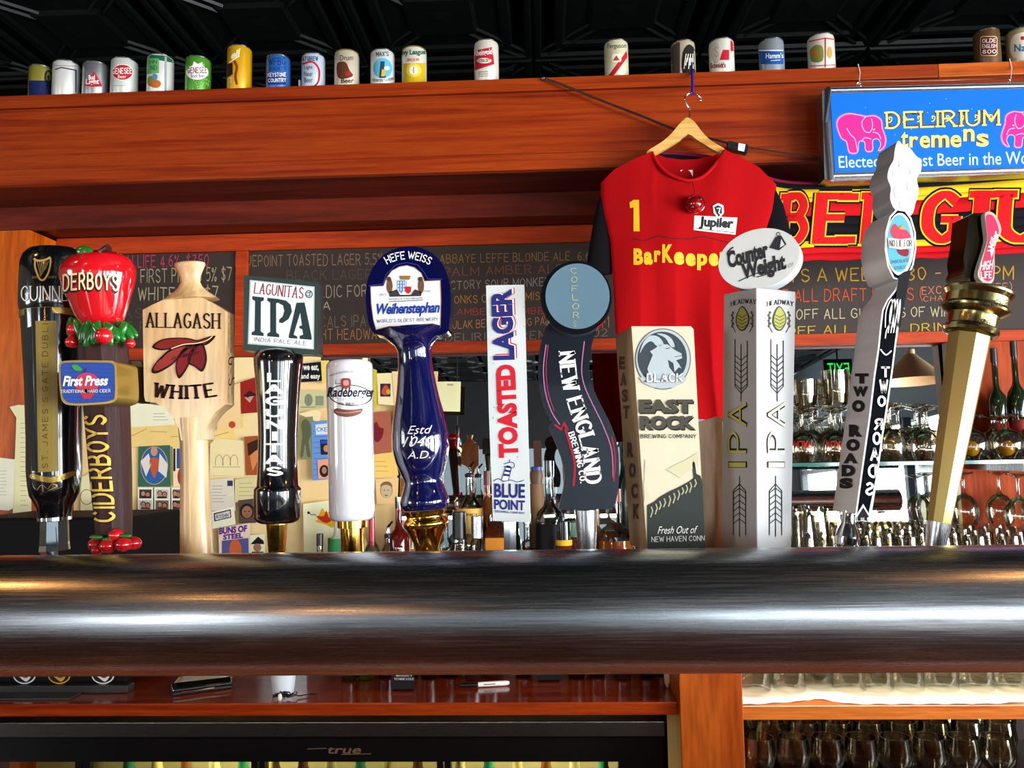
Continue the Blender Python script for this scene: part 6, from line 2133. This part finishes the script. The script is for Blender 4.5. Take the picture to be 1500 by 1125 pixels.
pc = onc(411, 1018)
t = thing('plastic_cup', tuple(pc), 'translucent white plastic cup standing on the counter', 'cup')
MB().lathe([(CZ, .024), (CZ + .001, .027), (CZ + .07, .034), (CZ + .11, .037), (CZ + .11, .036), (CZ + .003, .025)], pm('#D4DEE8', .35, var=.03), 28, pc.x, pc.y + .02, cap1=False).build('cup_wall', t)
pk_ = onc(410, 1024)
cp = [tuple(pk_ + Vector((.018 * math.cos(a * 1.3) + a * .0012, .009 * math.sin(a * 1.7) + .0, .006 + .005 * (1 + math.sin(a * 2.3))))) for a in [k_ * .45 for k_ in range(46)]]
e_ = onc(465, 1018)
cp += [tuple(pk_ + (e_ - pk_) * f_ + Vector((0, .004 * math.sin(f_ * 9), .004))) for f_ in (.5, .6, .7, .8)]
t = thing('coiled_cable', tuple(pk_), 'thin black coiled cable with a white tie and small plug', 'cable')
MB().tube(cp, .0016, BLK, 6).build('cable_run', t)
MB().tube([cp[-1], tuple(e_ + Vector((0, 0, .004)))], .0026, CHROME, 8).build('plug', t)
MB().ball(pk_ + Vector((.004, -.012, .008)), .008, WHT, 8, 6, .7, .5, 1.2).build('tie', t)
a_, b_ = onc(674, 1008), onc(746, 1004)
t = thing('marker_pen', tuple(a_), 'white marker pen with a black cap lying on the counter', 'pen')
dv = b_ - a_
up_ = Vector((0, 0, .0065))
MB().tube([a_ + up_, a_ + dv * .04 + up_, a_ + dv * .36 + up_], [.004, .0058, .0062], BLK, 12).build('cap', t)
MB().tube([a_ + dv * .362 + up_, a_ + dv * .94 + up_, a_ + dv + up_], [.0062, .0064, .004], WHT, 12).build('barrel', t)
MB().tube([a_ + dv * .48 + up_ + Vector((0, -.0061, .001)), a_ + dv * .72 + up_ + Vector((0, -.0061, .001))], .0012, pm('#5A6068', .5), 6).build('barrel_print', t)
pe = onc(978, 1008)
t = thing('tasting_spoon', tuple(pe), 'pale rounded spoon bowl leaning near the pillar foot', 'spoon')
MB().ball(pe + Vector((0, 0, .03)), .024, pm('#C8A890', .4), 14, 8, .35, .3, 1.2).build('bowl', t)
MB().tube([pe + Vector((0, .004, .055)), pe + Vector((.0, .02, .14))], .003, STEEL, 8).build('stem', t)

# ------------------------------------------------------------------ bottles
ZR = zy(600, 862, 2.4)
rs = tag(MB().box((at(450, 860, 2.33).x, 2.33, zcnt + .001), (px0 - .03, 2.55, ZR), wood('#2A1008', '#4A1C0C', '#5A2410', 'x')).build('bottle_riser', smooth=0), 'dark wooden step at the back of the counter holding the upper bottle row', 'shelf')


def liquid(h):
    key = ('liq', h)
    if key not in MATS:
        m_, nt_, b_n = new_mat('liquor_' + h.strip('#'))
        b_n.inputs['Base Color'].default_value = lin(h)
        b_n.inputs['Roughness'].default_value = .05
        b_n.inputs['Transmission Weight'].default_value = .55
        b_n.inputs['IOR'].default_value = 1.33
        b_n.inputs['Coat Weight'].default_value = .6
        MATS[key] = m_
    return MATS[key]


def bottle(cx, ytop, wpx, D_, z0, body, cap, label, lab_col=None, neck=.32, shoulder=.62, lab_rng=(.12, .45), pour=False, square=False, text=None, group=None, liq=None, capf=.88):
    p = at(cx, 700, D_)
    r = wpx / 2 * mpp(p)
    H = zy(cx, ytop, D_) - z0
    seg = 4 if square else 22
    if square:
        r *= 1.25
    t = thing('bottle', (p.x, D_, z0), label, 'bottle', group)
    rn = max(.009, r * neck)
    pf = [(z0, r * .9), (z0 + .004, r), (z0 + H * shoulder * .86, r), (z0 + H * shoulder * .94, r * .86), (z0 + H * shoulder * 1.03, rn * 1.35), (z0 + H * shoulder * 1.1, rn), (z0 + H * capf, rn * .95)]
    MB().lathe(pf, body, seg, p.x, D_, rot=.5 if square else 0).build('bottle_body', t, 40)
    if liq:
        MB().lathe([(z0 + .004, r * .85), (z0 + .008, r * .93), (z0 + H * shoulder * .8, r * .93), (z0 + H * shoulder * .801, .001)], liquid(liq), seg, p.x, D_, rot=.5 if square else 0).build('liquid', t)
    if pour:
        MB().lathe([(z0 + H * capf - .004, rn * 1.15), (z0 + H * capf + .006, rn * 1.25), (z0 + H * capf + .010, rn * .6)], BLK, 14, p.x, D_).build('stopper', t)
        zc_ = z0 + H * capf + .008
        MB().tube([(p.x, D_, zc_), (p.x, D_, zc_ + .02), (p.x + .014, D_ - .004, z0 + H)], [.005, .004, .003], CHROME, 8).build('pour_spout', t)
    else:
        MB().lathe([(z0 + H * capf - .003, rn * 1.12), (z0 + H, rn * 1.12), (z0 + H + .001, rn * .9)], cap, 16, p.x, D_).build('cap', t)
    if lab_col:
        lr = r * (1.01 if not square else .722)
        a0, a1 = z0 + H * lab_rng[0], z0 + H * lab_rng[1]
        if square:
            MB().box((p.x - lr, D_ - r * .72, a0), (p.x + lr, D_ - r * .708, a1), ink(lab_col)).build('label', t, 0)
            ss = plane_y(D_ - r * .72)
        else:
            lo_ = MB().lathe([(a0, lr), (a1, lr)], ink(lab_col), 28, p.x, D_, cap0=False, cap1=False).build('label', t)
            ss = on(lo_)
        if text:
            d = Dec(ss, 4, .0004)
            for (tx, x0, y0, x1, y1, c_) in text:
                d.k(tx, box(x0, y0, x1, y1), ink(c_), 1, thick=.9, thin=.5)
            d.build('label_print', t)
    return t


DKG = pm('#0A0C0A', .08, coat=1, var=0)
SC = metal('#B8BCC0', .25, .1, 'n')
RC = pm('#B81420', .3, coat=.5)
bottle(469, 782, 24, 2.4, ZR, CLEAR, BLK, 'clear bottle with a black and silver cap left of the brass foot', liq=None, capf=.8)
bottle(494, 742, 26, 2.46, ZR, pm('#B8C0A8', .15, coat=.8), SC, 'pale bottle with a green round label behind the brass foot', '#2E7A4A', lab_rng=(.3, .6))
bottle(545, 758, 22, 2.4, ZR, CLEAR, RC, 'small clear bottle with a bright red cap right of the brass foot', liq='#D8B890', capf=.62)
bottle(526, 742, 24, 2.47, ZR, pm('#C8A888', .2, coat=.6), pm('#C8506A', .3), 'peach bottle with a pink cap behind the brass foot', '#E0C8B0')
bottle(568, 764, 20, 2.38, ZR, CLEAR, SC, 'clear bottle with a tilted steel spout left of the gold foot', '#1E2A34', pour=True, capf=.78, lab_rng=(.3, .55))
bottle(584, 728, 32, 2.45, ZR, liquid('#7A1E12'), DKG, 'dark red liqueur bottle standing just left of the blue handle', '#C89A5A', lab_rng=(.1, .35), text=[('B', 582, 780, 594, 802, '#2A1A10')])
bottle(601, 742, 22, 2.52, ZR, pm('#B87A3A', .2, coat=.6), BLK, 'amber bottle half behind the gold foot', '#C08A4A')
bottle(652, 752, 24, 2.47, ZR, CLEAR, GD, 'amber-filled bottle touching the right of the gold foot', liq='#C87818')
bottle(672, 750, 26, 2.38, ZR, CLEAR, BLK, 'clear bottle with a tall black cap right of the gold foot', capf=.66, neck=.7)
bottle(688, 676, 38, 2.46, ZR, CLEAR, DKG, 'tall clear bottle with a yellow shoulder label and dark pourer', '#E0B45A', liq='#C88838', pour=True, lab_rng=(.42, .62), shoulder=.68, text=[('SINCE', 676, 752, 702, 756, '#5A3A1A')])
bottle(713, 690, 28, 2.52, ZR, liquid('#8A4A1E'), pm('#6A2A1E', .4), 'brown whiskey bottle behind the left edge of the white board', '#D8A040', shoulder=.7, text=None)
bottle(698, 756, 26, 2.36, ZR, CLEAR, SC, 'short clear bottle with a grey screw cap in front of the tall yellow-labelled one', capf=.72, neck=.6)
bottle(727, 742, 36, 2.42, ZR, liquid('#6A2A10'), BLK, 'square whiskey bottle with an orange label partly behind the white board', '#D8882A', square=True, lab_rng=(.2, .62), shoulder=.8, text=[('KNOB', 721, 764, 741, 774, '#22160C'), ('CREEK', 723, 776, 739, 782, '#22160C')])
bottle(745, 770, 18, 2.33, ZR, pm('#1E5A2E', .15, coat=.8), GRN2, 'small green bottle at the foot of the white board', capf=.8)
bottle(771, 752, 34, 2.38, ZR, CLEAR, SC, 'round clear decanter with amber whiskey right of the silver six-sided foot', liq='#C8681E', shoulder=.5)
bottle(786, 684, 20, 2.5, ZR, pm('#6A4A32', .5), pm('#2A4A9A', .4), 'narrow brown-labelled bottle with a blue top behind the black script bottle', '#8A6A4A', lab_rng=(.3, .85), shoulder=.9, neck=.8, capf=.95)
bottle(804, 675, 42, 2.42, ZR, CLEAR, DKG, 'tall round-shouldered bottle of dark spirit with white script, left of the silver cone', '#15161C', liq='#3A1E14', shoulder=.62, lab_rng=(.08, .5), text=[('GR', 796, 738, 816, 764, '#C8C8CC')])
bottle(824, 764, 24, 2.335, ZR, liquid('#8A3A12'), DKG, 'small brown bottle with a black neck and yellow band', '#E0B020', capf=.7, neck=.75, lab_rng=(.66, .74))
bottle(839, 720, 32, 2.51, ZR, CLEAR, SC, 'clear bottle with a green leaf label behind the silver cone', '#8AB89A', liq='#A83A1A', lab_rng=(.5, .66))
bottle(872, 730, 30, 2.48, ZR, liquid('#C87A28'), SC, 'slim golden bottle right beside the silver cone')
bottle(898, 716, 58, 2.4, ZR, CLEAR, pm('#8A1A14', .4), 'fat round orange whiskey bottle left of the cream box handle', liq='#D2661A', shoulder=.6)
bottle(921, 650, 26, 2.53, ZR, pm('#1A2A1E', .3, coat=.4, bmp=.5, scale=160), BLK, 'tall dark net-wrapped bottle close to the cream box handle', shoulder=.75)
bottle(662, 664, 26, 2.52, ZR, CLEAR, SC, 'clear slender bottle behind the short black-capped one', liq='#A8927A', shoulder=.62) if False else None
# lower row: only their feet show below the pipe
lowr = [(512, '#1A1E10', None), (536, '#4A5A1E', None), (565, '#2A1008', None), (592, '#1A0806', '#15151A'), (627, '#120A0A', None), (655, '#0C0C10', None), (690, '#2A0E08', None), (716, '#3A1408', None), (762, '#2E120A', None), (798, '#0A0A0E', '#16161A'), (838, '#2A0C0A', None), (868, '#2E100C', None), (905, '#2A120E', None), (940, '#10080A', None), (962, '#180C0A', None)]
for i, (x, c, lc) in enumerate(lowr):
    sqb = x in (592, 798)
    D_ = 2.12 if x == 592 else 2.2 + .015 * (i % 3)
    x += 0
    bottle(x, 846, 36 if sqb else 24, D_, CZ, liquid(c) if i % 3 else pm(c, .1, coat=1, var=0), BLK,
           ['dark bottle foot under the pipe, first of the lower row', 'olive green bottle foot under the pipe', 'brown bottle foot just left of the square black-labelled bottle', 'square bottle with a black and white label under the pipe',
            'black bottle foot just right of the square black-labelled bottle', 'black bottle foot left above the marker pen', 'brown bottle foot behind the cap of the marker pen', 'amber-brown bottle foot behind the barrel of the marker pen',
            'dark brown bottle foot right of the marker pen', 'square black-labelled bottle foot right of the marker pen', 'dark red bottle foot near the middle of the counter', 'dark red bottle foot, fourth from the pillar', 'reddish bottle foot, third from the pillar',
            'black bottle foot, second from the pillar', 'dark bottle foot closest to the pillar'][i], lc, square=sqb, lab_rng=(.02, .5), group='lower bottle row',
           text=[('TENNESSEE', 577, 993, 607, 996, '#D8D8D8'), ('WHISKEY', 580, 988, 604, 991, '#D8D8D8')] if x == 592 else None)

# ------------------------------------------------------------------ glass shelf and the drinking glasses
zg1 = zy(1300, 676, 2.2)
xg0, xg1 = px1 - .02, XR - .3
gs = thing('glass_shelf', ((xg0 + xg1) / 2, 2.4, zg1 - .01), 'long green-edged glass shelf carrying the upturned goblets', 'shelf')
MB().box((xg0, 2.2, zg1 - .01), (xg1, 2.59, zg1), GREENGL).build('plate', gs, 0, bevel=.001)
MB().box((xg0, 2.197, zg1 - .01), (xg1, 2.1995, zg1 - .0005), pm('#2E6A60', .1, coat=1, var=.1)).build('polished_edge', gs, 0)
for x in (xg0 + .05, xg0 + .9, xg1 - .05):
    MB().box((x, 2.3, zg1 - .035), (x + .012, 2.598, zg1 - .011), BRUSH).build('bracket', gs, 0)
zg2 = zy(1300, 858, 2.3)
g2 = thing('middle_shelf', ((xg0 + xg1) / 2, 2.4, zg2), 'shelf behind the pipe carrying the upturned pint glasses', 'shelf')
MB().box((px1 + .001, 2.16, zg2 - .015), (XR - .2, 2.59, zg2), GREENGL).build('plate', g2, 0)
MB().box((px1 + .02, 2.5, zs + .006), (px1 + .04, 2.58, zg2 - .016), BRUSH).build('support', g2, 0)
MB().box((XR - .26, 2.5, zs + .006), (XR - .24, 2.58, zg2 - .016), BRUSH).build('support', g2, 0)
GL = glass('#F3EEE0', .9, .08, .03)


def glass_proto(name, prof, label, group, loc, seg=20, extra=None):
    t = thing(name, loc, label, 'glass', group)
    x, y, z = loc
    MB().lathe([(z + a, r_) for a, r_ in prof], GL, seg, x, y, cap0=False).build('glass_wall', t, 50)
    if extra:
        extra(t, x, y, z)
    return t


pint = [(0, .043), (.004, .044), (.004, .042), (.05, .0385), (.10, .0335), (.138, .030), (.144, .029), (.144, .024), (.130, .022)]
gob = [(0, .031), (.015, .036), (.04, .040), (.065, .036), (.085, .022), (.092, .008), (.10, .005), (.135, .0045), (.148, .007), (.153, .022), (.156, .032), (.158, .0325), (.159, .03)]
bulbg = [(0, .03), (.02, .042), (.045, .046), (.07, .036), (.082, .012), (.09, .006), (.11, .006), (.118, .02), (.12, .034), (.123, .033)]
tumb = [(0, .04), (.06, .0395), (.095, .036), (.105, .03), (.107, .02)]


def place(proto, spots, label=None):
    first = True
    rows = {}
    for s_ in spots:
        rows.setdefault(round(s_[1], 2), []).append(s_)
    ks = sorted(rows)
    RN = ['front', 'second', 'third', 'back']
    base = proto['label']

    def nm(s_):
        r_ = ks.index(round(s_[1], 2))
        i_ = sorted(rows[ks[r_]]).index(s_)
        return base + ', %s from the left in the %s row' % (ORD[i_], RN[min(r_, 3)])
    proto['label'] = nm(spots[0])
    for (x, y, z) in spots:
        if first:
            first = False
            continue
        dup(proto, (x, y, z), nm((x, y, z)))


# goblets on the glass shelf
sp = []
for r_, (D_, x0, st, n_) in enumerate(((2.33, 1176, 42, 5), (2.42, 1192, 42, 5), (2.51, 1178, 42, 5), (2.25, 1262, 44, 2))):
    for k_ in range(n_):
        p = at(x0 + st * k_, 670, D_)
        sp.append((p.x, D_, zg1 + .0005))
g0 = glass_proto('goblet', gob, 'stemmed goblet on the glass shelf', 'upturned goblets on the glass shelf', sp[0])
place(g0, sp)
for i, (px_, tx, c_) in enumerate(((1224, 'PALM', '#C8281E'), (1176, 'PALM', '#C8281E'), (1354, 'TAR', '#2A2620'))):
    p = at(px_, 655, 2.235)
    zz = zg1 + .0005
    t = thing('logo_goblet', (p.x, 2.235, zz), ['upturned glass printed with a red word next to the steel handle', 'upturned glass with a red word close to the grey column', 'upturned glass with dark upside-down letters left of the brass handle'][i], 'glass', 'upturned goblets on the glass shelf')
    go_ = MB().lathe([(zz + a * .9, r_ * 1.05) for a, r_ in gob], GL, 20, p.x, 2.235, cap0=False).build('glass_wall', t, 50)
    d = Dec(on(go_), 4, .0006)
    cx_ = px_
    fl = box(cx_ - 13, 646, cx_ + 13, 657)
    d.k(tx, lambda u, v, fl=fl: fl(1 - u, 1 - v), ink(c_), 1, thick=.9)
    d.build('logo_print', t)
# steins on top of the goblets' feet
mugs = []
for i, (px_, D_, hh) in enumerate(((1180, 2.33, .075), (1203, 2.42, .08), (1226, 2.33, .10), (1250, 2.42, .095))):
    p = at(px_, 600, D_)
    z_ = zg1 + .1605
    t = thing('beer_mug', (p.x, D_, z_), ['small glass mug on top of the goblets next to the grey column', 'glass mug on top of the goblets, second from the grey column', 'wide glass mug on top of the goblets, third from the grey column', 'glass mug on top of the goblets touching the steel handle'][i], 'glass', 'mugs on top of the goblets')
    MB().lathe([(z_, .028), (z_ + .004, .032), (z_ + hh * .5, .036), (z_ + hh, .038), (z_ + hh, .035), (z_ + .008, .029)], GL, 20, p.x, D_, cap1=False).build('glass_wall', t, 50)
    MB().tube([(p.x + .036, D_, z_ + hh * .85), (p.x + .058, D_, z_ + hh * .75), (p.x + .058, D_, z_ + hh * .35), (p.x + .035, D_, z_ + hh * .25)], .004, GL, 8).build('handle', t)
# round glasses with amber candle-like inserts at the right
AMB = liquid('#D89A20')
sp = []
for (D_, x0, st, n_) in ((2.25, 1424, 52, 4), (2.352, 1408, 50, 4), (2.46, 1424, 48, 3)):
    for k_ in range(n_):
        p = at(x0 + st * k_, 668, D_)
        sp.append((p.x, D_, zg1 + .0005))


def amb(t, x, y, z):
    MB().ball((x, y, z + .03), .02, AMB, 14, 8, 1, 1, 1.1).build('amber_insert', t)


b0 = glass_proto('round_glass', bulbg, 'round glass glowing amber inside', 'round amber glasses on the glass shelf', sp[0], extra=amb)
place(b0, sp)
# champagne bottles behind them
for i, (cx, yt, wd) in enumerate(((1468, 510, 26), (1498, 500, 26))):
    bottle(cx, yt, wd, 2.53, zg1 + .001, pm('#10200E', .08, coat=1, var=0), pm('#1A1814', .4), ['dark green champagne bottle on the glass shelf, left one of the pair', 'dark green champagne bottle cut by the right picture edge'][i], '#8A2A1E', shoulder=.6, lab_rng=(.1, .32))
# pint glasses on the middle shelf
sp = []
for (D_, x0, st, n_) in ((2.21, 1128, 50, 9), (2.31, 1150, 48, 9), (2.42, 1130, 46, 9), (2.53, 1150, 44, 8)):
    for k_ in range(n_):
        p = at(x0 + st * k_, 800, D_)
        if px1 + .05 < p.x < XR - .3:
            sp.append((p.x, D_, zg2 + .0005))
base_n = len(sp)
extra_ = [(x, y, z + .06) for x, y, z in sp if x < at(1222, 760, y).x]
pt = glass_proto('pint_glass', pint, 'upturned pint glass behind the pipe', 'upturned pint glasses behind the pipe', sp[0])
place(pt, sp)
for s_ in extra_:
    dup(pt, s_, 'pint glass nested on another near the grey column, %s of those' % ORD[min(extra_.index(s_), 11)])['group'] = 'nested pint glasses'
for k_ in range(6):
    p = at(1415 + k_ * 26, 770, 2.5)
    dup(g0, (p.x, 2.5 - .19 * (k_ % 2), zg2 + .146), 'stemmed goblet on the pint glasses below the amber glasses, %s from the left' % ORD[k_])['group'] = 'goblets on the pint glasses'
fx = thing('added_shelf_bar', (1.3, 2.18, zg2 - .02), 'slim light bar under the shelf behind the pipe', 'lamp')  # made-up housing that goes with the added liner fill
MB().box((.5, 2.165, zg2 - .021), (2.1, 2.21, zg2 - .0155), pm('#C8C8C4', .5)).build('housing', fx, 0)
# glasses on the lined cabinet shelf below the pipe
sp = []
for (D_, x0, st, n_) in ((2.12, 1105, 46, 10), (2.24, 1122, 44, 10), (2.38, 1106, 42, 10)):
    for k_ in range(n_):
        px_ = x0 + st * k_
        p = at(px_ + (0 if D_ != 2.12 else 6 * math.sin(k_)), 1005, D_)
        dd = D_ + (.03 if 1180 < px_ < 1240 and D_ < 2.2 else 0)
        sp.append((p.x, dd, zs + .004))
tb = glass_proto('tumbler', tumb, 'upturned tumbler on the white liner', 'tumblers on the rippled liner', sp[0])
place(tb, sp)
# stemmed glasses in the dark lower part of the cabinet
wine = [(0, .032), (.002, .034), (.006, .006), (.07, .005), (.08, .012), (.10, .036), (.13, .042), (.17, .036), (.17, .034), (.13, .04)]
sp = []
for (D_, x0, st, n_) in ((2.1, 1112, 50, 8), (2.22, 1130, 48, 8), (2.36, 1115, 44, 9)):
    for k_ in range(n_):
        p = at(x0 + st * k_, 1100, D_)
        sp.append((p.x, D_, zlow + .0005))
wg = glass_proto('wine_glass', wine, 'wine glass in the dark cabinet', 'wine glasses in the dark cabinet', sp[0])
place(wg, sp)
